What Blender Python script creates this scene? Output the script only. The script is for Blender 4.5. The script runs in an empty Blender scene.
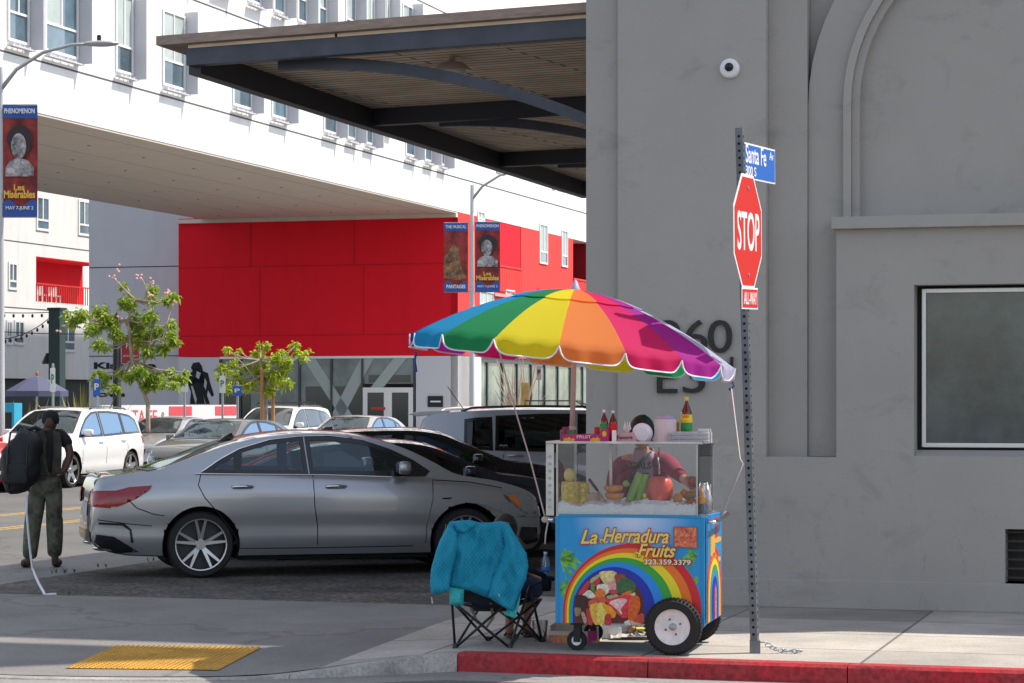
import bpy, bmesh, math, random
from mathutils import Vector, Matrix, noise as mnoise
from mathutils.bvhtree import BVHTree
from mathutils.geometry import delaunay_2d_cdt
R = math.radians
rnd = random.Random(7)
scene = bpy.context.scene
COL = scene.collection
F = 2400.0; H0 = 400.0; CH = 1.75

def W(px, py, Y):
    return Vector(((px - 512) / F * Y, Y, CH - (py - H0) / F * Y))
def G(px, py, z=0.0):
    Y = (CH - z) * F / (py - H0)
    return Vector(((px - 512) / F * Y, Y, z))

# ------------------------------------------------------------------ materials
MATS = {}
def mat(name, col, rough=0.6, metal=0.0, vary=0.0, vscale=5.0, bump=0.0, bscale=40.0,
        col2=None, coat=0.0, trans=0.0, emit=None, alpha=1.0, spec=0.5, ior=1.45, stretch=None, sheen=0.0):
    if name in MATS: return MATS[name]
    m = bpy.data.materials.new(name); m.use_nodes = True
    nt = m.node_tree; b = nt.nodes['Principled BSDF']
    b.inputs['Base Color'].default_value = (*col, 1)
    b.inputs['Roughness'].default_value = rough
    b.inputs['Metallic'].default_value = metal
    b.inputs['Coat Weight'].default_value = coat
    b.inputs['Coat Roughness'].default_value = 0.03
    b.inputs['Transmission Weight'].default_value = trans
    b.inputs['Specular IOR Level'].default_value = spec
    b.inputs['IOR'].default_value = ior
    b.inputs['Sheen Weight'].default_value = sheen
    b.inputs['Alpha'].default_value = alpha
    if emit:
        b.inputs['Emission Color'].default_value = (*emit[:3], 1); b.inputs['Emission Strength'].default_value = emit[3]
    vec = None
    if vary or bump or col2:
        tc = nt.nodes.new('ShaderNodeTexCoord'); vec = tc.outputs['Object']
        if stretch:
            mp = nt.nodes.new('ShaderNodeMapping'); mp.inputs['Scale'].default_value = stretch
            nt.links.new(vec, mp.inputs['Vector']); vec = mp.outputs['Vector']
    if vary or col2:
        n = nt.nodes.new('ShaderNodeTexNoise'); n.inputs['Scale'].default_value = vscale
        n.inputs['Detail'].default_value = 6; n.inputs['Roughness'].default_value = 0.65
        nt.links.new(vec, n.inputs['Vector'])
        cr = nt.nodes.new('ShaderNodeValToRGB')
        c2 = col2 if col2 else tuple(c * (1 - vary) for c in col)
        c1 = col if col2 else tuple(min(1, c * (1 + vary * 0.5)) for c in col)
        cr.color_ramp.elements[0].position = 0.35; cr.color_ramp.elements[0].color = (*c2, 1)
        cr.color_ramp.elements[1].position = 0.65; cr.color_ramp.elements[1].color = (*c1, 1)
        nt.links.new(n.outputs['Fac'], cr.inputs['Fac']); nt.links.new(cr.outputs['Color'], b.inputs['Base Color'])
    if bump:
        n2 = nt.nodes.new('ShaderNodeTexNoise'); n2.inputs['Scale'].default_value = bscale; n2.inputs['Detail'].default_value = 4
        nt.links.new(vec, n2.inputs['Vector'])
        bp = nt.nodes.new('ShaderNodeBump'); bp.inputs['Strength'].default_value = bump; bp.inputs['Distance'].default_value = 0.02
        nt.links.new(n2.outputs['Fac'], bp.inputs['Height']); nt.links.new(bp.outputs['Normal'], b.inputs['Normal'])
    MATS[name] = m
    return m

def translucent(name, col, amt=0.5, rough=0.8):
    if name in MATS: return MATS[name]
    m = bpy.data.materials.new(name); m.use_nodes = True; nt = m.node_tree
    b = nt.nodes['Principled BSDF']; out = nt.nodes['Material Output']
    b.inputs['Base Color'].default_value = (*col, 1); b.inputs['Roughness'].default_value = rough
    t = nt.nodes.new('ShaderNodeBsdfTranslucent'); t.inputs['Color'].default_value = (*col, 1)
    mx = nt.nodes.new('ShaderNodeMixShader'); mx.inputs[0].default_value = amt
    nt.links.new(b.outputs[0], mx.inputs[1]); nt.links.new(t.outputs[0], mx.inputs[2]); nt.links.new(mx.outputs[0], out.inputs[0])
    MATS[name] = m; return m

def clear(name, tint=(1, 1, 1), gloss=0.08, rough=0.02, haze=0.0, hcol=(0.8, 0.8, 0.8), fk=1.0, gcol=(1, 1, 1)):
    """see-through sheet: transparent + a fresnel gloss + a bit of milky haze"""
    if name in MATS: return MATS[name]
    m = bpy.data.materials.new(name); m.use_nodes = True; nt = m.node_tree
    nt.nodes.remove(nt.nodes['Principled BSDF']); out = nt.nodes['Material Output']
    tr = nt.nodes.new('ShaderNodeBsdfTransparent'); tr.inputs[0].default_value = (*tint, 1)
    gl = nt.nodes.new('ShaderNodeBsdfGlossy'); gl.inputs['Roughness'].default_value = rough
    fr = nt.nodes.new('ShaderNodeFresnel'); fr.inputs[0].default_value = 1.5
    gl.inputs[0].default_value = (*gcol, 1); ad = nt.nodes.new('ShaderNodeMath'); ad.operation = 'MULTIPLY_ADD'; ad.inputs[1].default_value = fk; ad.inputs[2].default_value = gloss; ad.use_clamp = True
    nt.links.new(fr.outputs[0], ad.inputs[0])
    df = nt.nodes.new('ShaderNodeBsdfDiffuse'); df.inputs[0].default_value = (*hcol, 1)
    m0 = nt.nodes.new('ShaderNodeMixShader')
    if haze:
        tc = nt.nodes.new('ShaderNodeTexCoord'); n = nt.nodes.new('ShaderNodeTexNoise'); n.inputs['Scale'].default_value = 9
        n.inputs['Detail'].default_value = 5; n.inputs['Distortion'].default_value = 2.0
        mr = nt.nodes.new('ShaderNodeMapRange'); mr.inputs[1].default_value = .4; mr.inputs[2].default_value = .75; mr.inputs[3].default_value = haze * .4; mr.inputs[4].default_value = haze * 2
        nt.links.new(tc.outputs['Object'], n.inputs['Vector']); nt.links.new(n.outputs['Fac'], mr.inputs[0]); nt.links.new(mr.outputs[0], m0.inputs[0])
    else: m0.inputs[0].default_value = 0
    nt.links.new(tr.outputs[0], m0.inputs[1]); nt.links.new(df.outputs[0], m0.inputs[2])
    mx = nt.nodes.new('ShaderNodeMixShader')
    nt.links.new(ad.outputs[0], mx.inputs[0]); nt.links.new(m0.outputs[0], mx.inputs[1]); nt.links.new(gl.outputs[0], mx.inputs[2])
    nt.links.new(mx.outputs[0], out.inputs[0]); MATS[name] = m; return m

# ------------------------------------------------------------------ mesh builder
class MB:
    def __init__(s, M=None): s.v = []; s.f = []; s.mi = []; s.M = M; s.cur = 0
    def vert(s, p):
        p = Vector(p)
        if s.M is not None: p = s.M @ p
        s.v.append(p); return len(s.v) - 1
    def face(s, idx): s.f.append(tuple(idx)); s.mi.append(s.cur)
    def quad(s, a, b, c, d): s.face([s.vert(a), s.vert(b), s.vert(c), s.vert(d)]); return s
    def poly(s, pts): s.face([s.vert(p) for p in pts]); return s
    def box(s, x0, x1, y0, y1, z0, z1):
        i = [s.vert(p) for p in ((x0,y0,z0),(x1,y0,z0),(x1,y1,z0),(x0,y1,z0),(x0,y0,z1),(x1,y0,z1),(x1,y1,z1),(x0,y1,z1))]
        for q in ((3,2,1,0),(4,5,6,7),(0,1,5,4),(1,2,6,5),(2,3,7,6),(3,0,4,7)): s.face([i[k] for k in q])
        return s
    def cbox(s, c, d, rot=None):
        c = Vector(c); h = Vector(d) / 2; i = []
        for p in ((-1,-1,-1),(1,-1,-1),(1,1,-1),(-1,1,-1),(-1,-1,1),(1,-1,1),(1,1,1),(-1,1,1)):
            q = Vector((p[0]*h.x, p[1]*h.y, p[2]*h.z))
            if rot is not None: q = rot @ q
            i.append(s.vert(c + q))
        for q in ((3,2,1,0),(4,5,6,7),(0,1,5,4),(1,2,6,5),(2,3,7,6),(3,0,4,7)): s.face([i[k] for k in q])
        return s
    def tube(s, pts, r, n=8, cap=True):
        pts = [Vector(p) for p in pts]; rr = r if isinstance(r, (list, tuple)) else [r] * len(pts)
        rings = []; prev = None
        for i, p in enumerate(pts):
            t = (pts[min(i+1, len(pts)-1)] - pts[max(i-1, 0)]).normalized()
            if prev is None:
                a = Vector((0,0,1)) if abs(t.z) < .9 else Vector((1,0,0)); x = t.cross(a).normalized()
            else: x = (prev - t * prev.dot(t)).normalized()
            prev = x; y = t.cross(x)
            rings.append([s.vert(p + (x*math.cos(2*math.pi*k/n) + y*math.sin(2*math.pi*k/n)) * rr[i]) for k in range(n)])
        for a, b in zip(rings, rings[1:]):
            for k in range(n): s.face((a[k], a[(k+1)%n], b[(k+1)%n], b[k]))
        if cap: s.face(rings[0][::-1]); s.face(rings[-1])
        return s
    def lathe(s, prof, n=24, c=(0,0,0), axis='z', close=False):
        """prof list of (r, h)"""
        c = Vector(c); rings = []
        for r, h in prof:
            ring = []
            for k in range(n):
                a = 2*math.pi*k/n; u, v = r*math.cos(a), r*math.sin(a)
                p = {'z': (u,v,h), 'y': (u,h,v), 'x': (h,u,v)}[axis]
                ring.append(s.vert(c + Vector(p)))
            rings.append(ring)
        for a, b in zip(rings, rings[1:]):
            for k in range(n): s.face((a[k], a[(k+1)%n], b[(k+1)%n], b[k]))
        if not close:
            if prof[0][0] > 1e-5: s.face(rings[0][::-1])
            if prof[-1][0] > 1e-5: s.face(rings[-1])
        else:
            a, b = rings[-1], rings[0]
            for k in range(n): s.face((a[k], a[(k+1)%n], b[(k+1)%n], b[k]))
        return s
    def prism(s, pts2, d0, d1, plane='xz'):
        """2D outline extruded; plane xz extrudes along y, xy along z, yz along x"""
        def P(p, d): return {'xz': (p[0], d, p[1]), 'xy': (p[0], p[1], d), 'yz': (d, p[0], p[1])}[plane]
        a = [s.vert(P(p, d0)) for p in pts2]; b = [s.vert(P(p, d1)) for p in pts2]; n = len(pts2)
        s.face(a[::-1]); s.face(b)
        for k in range(n): s.face((a[k], a[(k+1)%n], b[(k+1)%n], b[k]))
        return s
    def ell(s, c, r, n=14, m=9, rot=None):
        c = Vector(c); r = Vector(r) if not isinstance(r, (int, float)) else Vector((r,r,r)); rings = []
        for i in range(1, m):
            t = math.pi*i/m; ring = []
            for k in range(n):
                a = 2*math.pi*k/n; q = Vector((r.x*math.sin(t)*math.cos(a), r.y*math.sin(t)*math.sin(a), r.z*math.cos(t)))
                if rot is not None: q = rot @ q
                ring.append(s.vert(c+q))
            rings.append(ring)
        q = Vector((0,0,r.z)); q = rot @ q if rot is not None else q
        t0 = s.vert(c+q); t1 = s.vert(c-q)
        for k in range(n):
            s.face((t0, rings[0][k], rings[0][(k+1)%n])); s.face((t1, rings[-1][(k+1)%n], rings[-1][k]))
        for a, b in zip(rings, rings[1:]):
            for k in range(n): s.face((a[k], b[k], b[(k+1)%n], a[(k+1)%n]))
        return s
    def build(s, name, mats, parent=None, smooth=False, loc=None, bevel=0, fix=True, auto=None):
        me = bpy.data.meshes.new(name); me.from_pydata([tuple(v) for v in s.v], [], s.f)
        if not isinstance(mats, (list, tuple)): mats = [mats]
        for m in mats: me.materials.append(m)
        if len(mats) > 1: me.polygons.foreach_set('material_index', s.mi)
        if fix or bevel:
            bm = bmesh.new(); bm.from_mesh(me)
            if bevel:
                bmesh.ops.remove_doubles(bm, verts=bm.verts, dist=1e-5)
                es = [e for e in bm.edges if len(e.link_faces) == 2 and e.calc_face_angle(0) > .6]
                bmesh.ops.bevel(bm, geom=es, offset=bevel, segments=2, affect='EDGES', profile=.7, clamp_overlap=True)
            if fix: bmesh.ops.recalc_face_normals(bm, faces=bm.faces)
            bm.to_mesh(me); bm.free()
        if smooth:
            me.polygons.foreach_set('use_smooth', [True] * len(me.polygons))
            if auto: me.set_sharp_from_angle(angle=R(auto))
        o = bpy.data.objects.new(name, me); COL.objects.link(o)
        if parent: o.parent = parent
        if loc is not None: o.location = loc
        return o

def tag(o, label=None, cat=None, group=None, kind=None):
    if label: o['label'] = label
    if cat: o['category'] = cat
    if group: o['group'] = group
    if kind: o['kind'] = kind
    return o
def thing(name, label, cat, loc=(0,0,0), rz=0, group=None):
    o = bpy.data.objects.new(name, None); COL.objects.link(o); o.location = loc; o.rotation_euler = (0,0,rz)
    o.empty_display_size = .2
    return tag(o, label, cat, group)
def copy_tree(o, parent=None):
    c = o.copy(); COL.objects.link(c); c.parent = parent
    for ch in [k for k in bpy.data.objects if k.parent == o]: copy_tree(ch, c)
    return c

def text_mesh(s, w, h, t=0.004, shear=0.0, bold=0.0, spacing=1.0):
    """text as an upright mesh builder piece: x 0..w, z 0..h, thickness t toward -y. returns verts, faces"""
    cu = bpy.data.curves.new('txt', 'FONT'); cu.body = s; cu.size = 1; cu.extrude = 0.05; cu.shear = shear; cu.offset = bold
    cu.space_character = spacing; cu.resolution_u = 4
    o = bpy.data.objects.new('txt', cu); COL.objects.link(o)
    dg = bpy.context.evaluated_depsgraph_get(); me = bpy.data.meshes.new_from_object(o.evaluated_get(dg))
    xs = [v.co.x for v in me.vertices]; ys = [v.co.y for v in me.vertices]
    x0, x1, y0, y1 = min(xs), max(xs), min(ys), max(ys)
    V = [Vector(((v.co.x-x0)/(x1-x0)*w, -t if v.co.z > 0 else 0, (v.co.y-y0)/(y1-y0)*h)) for v in me.vertices]
    Fs = [tuple(p.vertices) for p in me.polygons]
    bpy.data.objects.remove(o); bpy.data.curves.remove(cu); bpy.data.meshes.remove(me)
    return V, Fs
def add_text(mb, s, w, h, M, **k):
    V, Fs = text_mesh(s, w, h, **k); b = len(mb.v)
    for v in V: mb.vert(M @ v)
    for f in Fs: mb.face([b + i for i in f])
    return mb

def pl(pts, x):
    """smooth (cubic monotone-ish) interpolation through points"""
    if x <= pts[0][0]: return pts[0][1]
    if x >= pts[-1][0]: return pts[-1][1]
    n = len(pts)
    for i in range(n-1):
        if pts[i][0] <= x <= pts[i+1][0]: break
    def slope(k): return (pts[k+1][1]-pts[k][1])/(pts[k+1][0]-pts[k][0])
    def tan(k):
        if k == 0: return slope(0)
        if k == n-1: return slope(n-2)
        a, b = slope(k-1), slope(k)
        return 0 if a*b <= 0 else 2*a*b/(a+b)
    h = pts[i+1][0]-pts[i][0]; t = (x-pts[i][0])/h
    return ((2*t**3-3*t*t+1)*pts[i][1] + (t**3-2*t*t+t)*h*tan(i) + (-2*t**3+3*t*t)*pts[i+1][1] + (t**3-t*t)*h*tan(i+1))

def inpoly(p, poly):
    c = False; j = len(poly)-1
    for i in range(len(poly)):
        if (poly[i][1] > p[1]) != (poly[j][1] > p[1]) and p[0] < (poly[j][0]-poly[i][0])*(p[1]-poly[i][1])/(poly[j][1]-poly[i][1])+poly[i][0]: c = not c
        j = i
    return c
def tri_poly(poly, step=0.05, holes=()):
    """triangulated patch of a 2D polygon with interior points"""
    def dens(pg):
        o = []
        for i in range(len(pg)):
            a, b = Vector(pg[i]), Vector(pg[(i+1) % len(pg)]); n = max(1, int((b-a).length/step))
            for k in range(n): o.append(a + (b-a)*k/n)
        return o
    V = dens(poly); E = [(i, (i+1) % len(V)) for i in range(len(V))]
    for h in holes:
        b = len(V); D = dens(h); V += D; E += [(b+i, b+(i+1) % len(D)) for i in range(len(D))]
    xs = [p[0] for p in poly]; ys = [p[1] for p in poly]
    x = min(xs) + step/2
    while x < max(xs):
        y = min(ys) + step/2
        while y < max(ys):
            if inpoly((x, y), poly) and not any(inpoly((x, y), h) for h in holes): V.append(Vector((x, y)))
            y += step
        x += step
    r = delaunay_2d_cdt(V, E, [], 0, 1e-5)
    vv, ff = r[0], r[2]; out = []
    for f in ff:
        c = sum((vv[i] for i in f), Vector((0, 0)))/len(f)
        if inpoly(c, poly) and not any(inpoly(c, h) for h in holes): out.append(tuple(f))
    return vv, out
def offset_poly(poly, d):
    n = len(poly); A = sum(poly[i][0]*poly[(i+1)%n][1]-poly[(i+1)%n][0]*poly[i][1] for i in range(n)); sg = 1 if A > 0 else -1
    out = []
    for i in range(n):
        p0, p1, p2 = Vector(poly[i-1]), Vector(poly[i]), Vector(poly[(i+1)%n])
        a = (p1-p0).normalized(); b = (p2-p1).normalized()
        na = Vector((a.y, -a.x))*sg; nb = Vector((b.y, -b.x))*sg; m = (na+nb)
        if m.length < 1e-4: m = na
        m.normalize(); k = d/max(.5, m.dot(na)); q = p1+m*k; out.append((q.x, q.y))
    return out

def skin(name, chains, mat_, parent=None, sub=2):
    """chains: list of node lists [(pos, r), ...]; nodes that coincide are merged. first node of first chain is the root."""
    pts = []; rad = []; E = []; key = {}
    for ch in chains:
        prev = None
        for p, r in ch:
            k = tuple(round(c, 4) for c in p)
            if k not in key: key[k] = len(pts); pts.append(p); rad.append(r)
            i = key[k]
            if prev is not None and prev != i: E.append((prev, i))
            prev = i
    me = bpy.data.meshes.new(name); me.from_pydata(pts, E, [])
    o = bpy.data.objects.new(name, me); COL.objects.link(o)
    bm = bmesh.new(); bm.from_mesh(me); lay = bm.verts.layers.skin.verify(); bm.verts.ensure_lookup_table()
    for i, v in enumerate(bm.verts):
        r = rad[i]; v[lay].radius = (r, r) if isinstance(r, (int, float)) else r
        v[lay].use_root = (i == 0)
    bm.to_mesh(me); bm.free()
    o.modifiers.new('s', 'SKIN'); 
    md = o.modifiers.new('ss', 'SUBSURF'); md.levels = sub; md.render_levels = sub
    dg = bpy.context.evaluated_depsgraph_get(); m2 = bpy.data.meshes.new_from_object(o.evaluated_get(dg))
    bpy.data.objects.remove(o); bpy.data.meshes.remove(me)
    m2.materials.clear(); m2.materials.append(mat_); m2.polygons.foreach_set('use_smooth', [True]*len(m2.polygons))
    m2.name = name
    o = bpy.data.objects.new(name, m2); COL.objects.link(o)
    if parent: o.parent = parent
    return o

# ------------------------------------------------------------------ frames
AL = R(16.5); U = Vector((math.cos(AL), -math.sin(AL), 0)); N = Vector((math.sin(AL), math.cos(AL), 0))
C0 = Vector((0.643, 20.86, 0))
def AB(a, b, z=0): return C0 + U*a - N*b + Vector((0,0,z))
def wf(px, py, y=0.0):
    """pixel -> (a, z) on the corner building's front plane at local depth y"""
    r = (px-512)/F; a = (r*(C0.y+y*N.y)-C0.x-y*N.x)/(U.x-r*U.y)
    Y = C0.y+a*U.y+y*N.y
    return a, CH-(py-H0)/F*Y
BL = R(17.2); UB = Vector((math.cos(BL), -math.sin(BL), 0)); DB = Vector((math.sin(BL), math.cos(BL), 0))
CB = Vector((-2.14, 95, 0))
def ff(px, py, off=0.0):
    """pixel -> (t, z) on the long street facade (runs along DB through CB)"""
    O = CB + UB*off; r = (px-512)/F; t = (r*O.y-O.x)/(DB.x-r*DB.y)
    return t, CH-(py-H0)/F*(O.y+t*DB.y)
def fr(px, py, off=0.0):
    """pixel -> (s, z) on the frontal plane through CB running to the left (-UB), off = deeper"""
    O = CB + DB*off; r = (px-512)/F; s = (O.x - r*O.y)/(UB.x - r*UB.y)
    return -s, CH-(py-H0)/F*(O.y-s*UB.y)
# ------------------------------------------------------------------ world, sun, camera
SUN = Vector((.976*math.cos(R(56)), .233*math.cos(R(56)), math.sin(R(56)))).normalized()
w = bpy.data.worlds.new('World'); scene.world = w; w.use_nodes = True
sky = w.node_tree.nodes.new('ShaderNodeTexSky'); sky.sky_type = 'NISHITA'; sky.sun_disc = False
sky.sun_elevation = math.asin(SUN.z); sky.sun_rotation = math.atan2(SUN.x, SUN.y); sky.dust_density = 1.0
bg = w.node_tree.nodes['Background']; bg.inputs[1].default_value = 0.15
hs_ = w.node_tree.nodes.new('ShaderNodeHueSaturation'); hs_.inputs['Saturation'].default_value = .6
w.node_tree.links.new(sky.outputs[0], hs_.inputs['Color']); w.node_tree.links.new(hs_.outputs[0], bg.inputs[0])
sl = bpy.data.lights.new('sun', 'SUN'); sl.energy = 3.7; sl.angle = R(.5); sl.color = (1, .93, .83)
so = bpy.data.objects.new('sun', sl); COL.objects.link(so); so.rotation_euler = SUN.to_track_quat('Z', 'Y').to_euler()
cam = bpy.data.cameras.new('camera'); cam.lens = 36*F/1024; cam.sensor_width = 36; cam.shift_y = 58.5/1024
cam.clip_end = 3000; cam.clip_start = .5
co = bpy.data.objects.new('camera', cam); COL.objects.link(co); co.location = (0,0,CH); co.rotation_euler = (R(90),0,0)
scene.camera = co
vs = scene.view_settings; vs.view_transform = 'Standard'; vs.look = 'None'; vs.exposure = 0.76; vs.gamma = 1

# ------------------------------------------------------------------ ground
def ground_mat(name, c1, c2, sc=.6, fine=60, brick=None, bump=.25, crack=0, speck=0.25):
    m = bpy.data.materials.new(name); m.use_nodes = True; nt = m.node_tree; b = nt.nodes['Principled BSDF']
    b.inputs['Roughness'].default_value = .85; b.inputs['Specular IOR Level'].default_value = .3
    L = nt.links.new; tc = nt.nodes.new('ShaderNodeTexCoord').outputs['Object']
    n = nt.nodes.new('ShaderNodeTexNoise'); n.inputs['Scale'].default_value = sc; n.inputs['Detail'].default_value = 8; n.inputs['Roughness'].default_value = .7; L(tc, n.inputs['Vector'])
    cr = nt.nodes.new('ShaderNodeValToRGB'); cr.color_ramp.elements[0].position = .38; cr.color_ramp.elements[1].position = .62
    cr.color_ramp.elements[0].color = (*c2, 1); cr.color_ramp.elements[1].color = (*c1, 1); L(n.outputs['Fac'], cr.inputs['Fac'])
    last = cr.outputs['Color']
    n2 = nt.nodes.new('ShaderNodeTexNoise'); n2.inputs['Scale'].default_value = fine; n2.inputs['Detail'].default_value = 3; L(tc, n2.inputs['Vector'])
    mr = nt.nodes.new('ShaderNodeMapRange'); mr.inputs[1].default_value = .3; mr.inputs[2].default_value = .7; mr.inputs[3].default_value = 1-speck; mr.inputs[4].default_value = 1+speck; L(n2.outputs['Fac'], mr.inputs[0])
    vm = nt.nodes.new('ShaderNodeVectorMath'); vm.operation = 'SCALE'; L(last, vm.inputs[0]); L(mr.outputs[0], vm.inputs['Scale']); last = vm.outputs[0]
    if brick:
        br = nt.nodes.new('ShaderNodeTexBrick'); br.offset = 0; br.inputs['Scale'].default_value = 1; br.inputs['Brick Width'].default_value = brick[0]; br.inputs['Row Height'].default_value = brick[1]
        br.inputs['Mortar Size'].default_value = .012; br.inputs['Color1'].default_value = (.60, .58, .57, 1); br.inputs['Color2'].default_value = (1.12, 1.10, 1.06, 1); br.inputs['Mortar'].default_value = (.38, .37, .36, 1)
        L(tc, br.inputs['Vector']); mm = nt.nodes.new('ShaderNodeVectorMath'); mm.operation = 'MULTIPLY'; L(last, mm.inputs[0]); L(br.outputs['Color'], mm.inputs[1]); last = mm.outputs[0]
    if crack:
        vo = nt.nodes.new('ShaderNodeTexVoronoi'); vo.feature = 'DISTANCE_TO_EDGE'; vo.inputs['Scale'].default_value = crack
        n3 = nt.nodes.new('ShaderNodeTexNoise'); n3.inputs['Scale'].default_value = 2; n3.inputs['Detail'].default_value = 5; L(tc, n3.inputs['Vector'])
        av = nt.nodes.new('ShaderNodeVectorMath'); av.operation = 'ADD'; L(tc, av.inputs[0]); L(n3.outputs['Color'], av.inputs[1]); L(av.outputs[0], vo.inputs['Vector'])
        m3 = nt.nodes.new('ShaderNodeMapRange'); m3.inputs[1].default_value = .0; m3.inputs[2].default_value = .012; m3.inputs[3].default_value = .72; m3.inputs[4].default_value = 1; L(vo.outputs['Distance'], m3.inputs[0])
        v4 = nt.nodes.new('ShaderNodeVectorMath'); v4.operation = 'SCALE'; L(last, v4.inputs[0]); L(m3.outputs[0], v4.inputs['Scale']); last = v4.outputs[0]
    L(last, b.inputs['Base Color'])
    bp = nt.nodes.new('ShaderNodeBump'); bp.inputs['Strength'].default_value = bump; bp.inputs['Distance'].default_value = .01; L(n2.outputs['Fac'], bp.inputs['Height']); L(bp.outputs[0], b.inputs['Normal'])
    return m
M_asph = ground_mat('road_asphalt', (.13,.125,.12), (.095,.092,.09), .5, 70, crack=.25)
M_lot = ground_mat('lot_asphalt', (.135,.115,.10), (.05,.045,.042), 1.1, 22, bump=1.0, speck=.75, crack=.5)
M_walk = ground_mat('sidewalk_concrete', (.44,.41,.375), (.31,.29,.27), .8, 50, brick=(1.5, 1.13), speck=.15)
M_walk2 = ground_mat('ramp_concrete', (.22,.207,.195), (.165,.155,.15), .7, 50, speck=.12, crack=.18)
M_conc = ground_mat('pale_concrete', (.27,.255,.24), (.2,.19,.18), .5, 40, speck=.15, crack=.3)
M_kerb = ground_mat('kerb_concrete', (.36,.34,.32), (.2,.19,.18), 3, 50, speck=.2)
M_red_kerb = ground_mat('red_kerb_paint', (.44,.022,.03), (.29,.035,.04), 2.2, 30, speck=.3)
def frame_obj(o): o.location = C0; o.rotation_euler = (0,0,-AL)
# road sheet: everywhere, out to the horizon, with the lot and walks as raised sheets
m = MB(); m.box(-900, 900, -300, 1600, -.6, -.13); o = m.build('road', M_asph); tag(o, kind='structure'); frame_obj(o)
KB = 4.38
def a_at(px, b):   # a coordinate of a pixel column at kerb distance b
    return wf(px, 500, -b)[0]
A_RED = a_at(458, KB)
def kb(a):
    if a >= A_RED: return KB
    t = min(1, (A_RED-a)/3.0); return KB + 1.32*(1-(1-t)**2.2)
def sw_z(a, b):
    """sidewalk height with the kerb ramp on the left"""
    t = max(0, min(1, (A_RED - .05 - a)/1.25)); t = t*t*(3-2*t)
    s = max(0, min(1, (b - 2.2)/(kb(a)-2.2)))
    return -.118*t*s
# right sidewalk sheet a from 0 right, b 0..KB ; left a<0, b .7..KB
def sheet(name, m_, a0, a1, b0, b1, zf, da=.25, db=.2, kind='structure', zoff=0):
    mb = MB(); na = max(1, int((a1-a0)/da)); nb = max(1, int((b1-b0)/db)); ids = []
    for i in range(na+1):
        a = a0+(a1-a0)*i/na; e1_ = kb(a)-.16; ids.append([mb.vert((a, -(b0+(e1_-b0)*j/nb), zf(a, b0+(e1_-b0)*j/nb)+zoff)) for j in range(nb+1)])
    for i in range(na):
        for j in range(nb): mb.face((ids[i][j], ids[i][j+1], ids[i+1][j+1], ids[i+1][j]))
    o = mb.build(name, m_, smooth=True); frame_obj(o); tag(o, kind=kind)
    # make normals point up
    if o.data.polygons[0].normal.z < 0: o.data.flip_normals()
    return o
sheet('sidewalk', M_walk, -.6, 40, -.4, KB-.16, sw_z)
sheet('ramp_sidewalk', M_walk2, -9.5, -.6, .7, KB-.16, sw_z)
# kerb: solid strip following the height
def kerb(name, m_, a0, a1):
    mb = MB(); n = max(1, int((a1-a0)/.12)); rows = []
    for i in range(n+1):
        a = a0+(a1-a0)*i/n; w1 = kb(a); w0 = w1-.16; z = sw_z(a, w1); j = mnoise.noise(Vector((a*3, 1, 0)))*.006
        rows.append([mb.vert(p) for p in ((a,-w0,z-.3),(a,-w0,z+.001),(a,-w1+.02,z+.001+j*.3),(a,-w1-j,z-.02),(a,-w1-j-.01,-.3))])
    for p, q in zip(rows, rows[1:]):
        for k in range(4): mb.face((p[k],p[k+1],q[k+1],q[k]))
    mb.face(rows[0]); mb.face(rows[-1][::-1])
    o = mb.build(name, m_, smooth=True, auto=40); frame_obj(o); tag(o, kind='structure')
for k in range(6):
    kerb('red_kerb', M_red_kerb, A_RED+k*1.35, A_RED+(k+1)*1.35-.008)
kerb('kerb', M_kerb, A_RED-.95, A_RED-.006); kerb('kerb', M_kerb, -9.5, A_RED-.956)
kerb('red_kerb', M_red_kerb, A_RED+8.1, 40)
# gutter strip
m = MB(); pv = None
for i in range(100):
    a = -9.5+49.5*(i/99)**1.0 if i > 60 else -9.5+.2*i
    row = [m.vert((a,-kb(a)+.02,-.126)), m.vert((a,-kb(a)-.5,-.126)), m.vert((a,-kb(a)-.5,-.2)), m.vert((a,-kb(a)+.02,-.2))]
    if pv:
        for j in range(4): m.face((pv[j],pv[(j+1)%4],row[(j+1)%4],row[j]))
    pv = row
o = m.build('gutter', M_conc); tag(o, kind='structure'); frame_obj(o)
# lot
m = MB(); m.box(-5.9, 0.0, -.7, 60, -.2, -.012); m.box(0, 20, 26, 60, -.2, -.012); o = m.build('parking_lot', M_lot); tag(o, kind='structure'); frame_obj(o)
# side street near walk (flush, worn)
m = MB(); m.box(-7.2, -5.9, -.7, 90, -.2, -.02); o = m.build('side_walkway', M_conc); tag(o, kind='structure'); frame_obj(o)
M_white_paint = mat('worn_white_paint', (.6,.6,.58), .8, vary=.5, vscale=8); M_yel_paint = mat('worn_yellow_paint', (.42,.27,.07), .8, vary=.5, vscale=8)
def line(name, m_, a0, a1, b0, b1): 
    mb = MB(); mb.box(a0, a1, -b1, -b0, -.14, -.126); o = mb.build(name, m_); frame_obj(o); tag(o, kind='structure')
line('lane_line', M_white_paint, -7.5, -7.38, -60, -1)
for a in (-11.7, -11.92, -13.7, -13.92): line('lane_line', M_yel_paint, a, a+.09, -70, 2)
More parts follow.
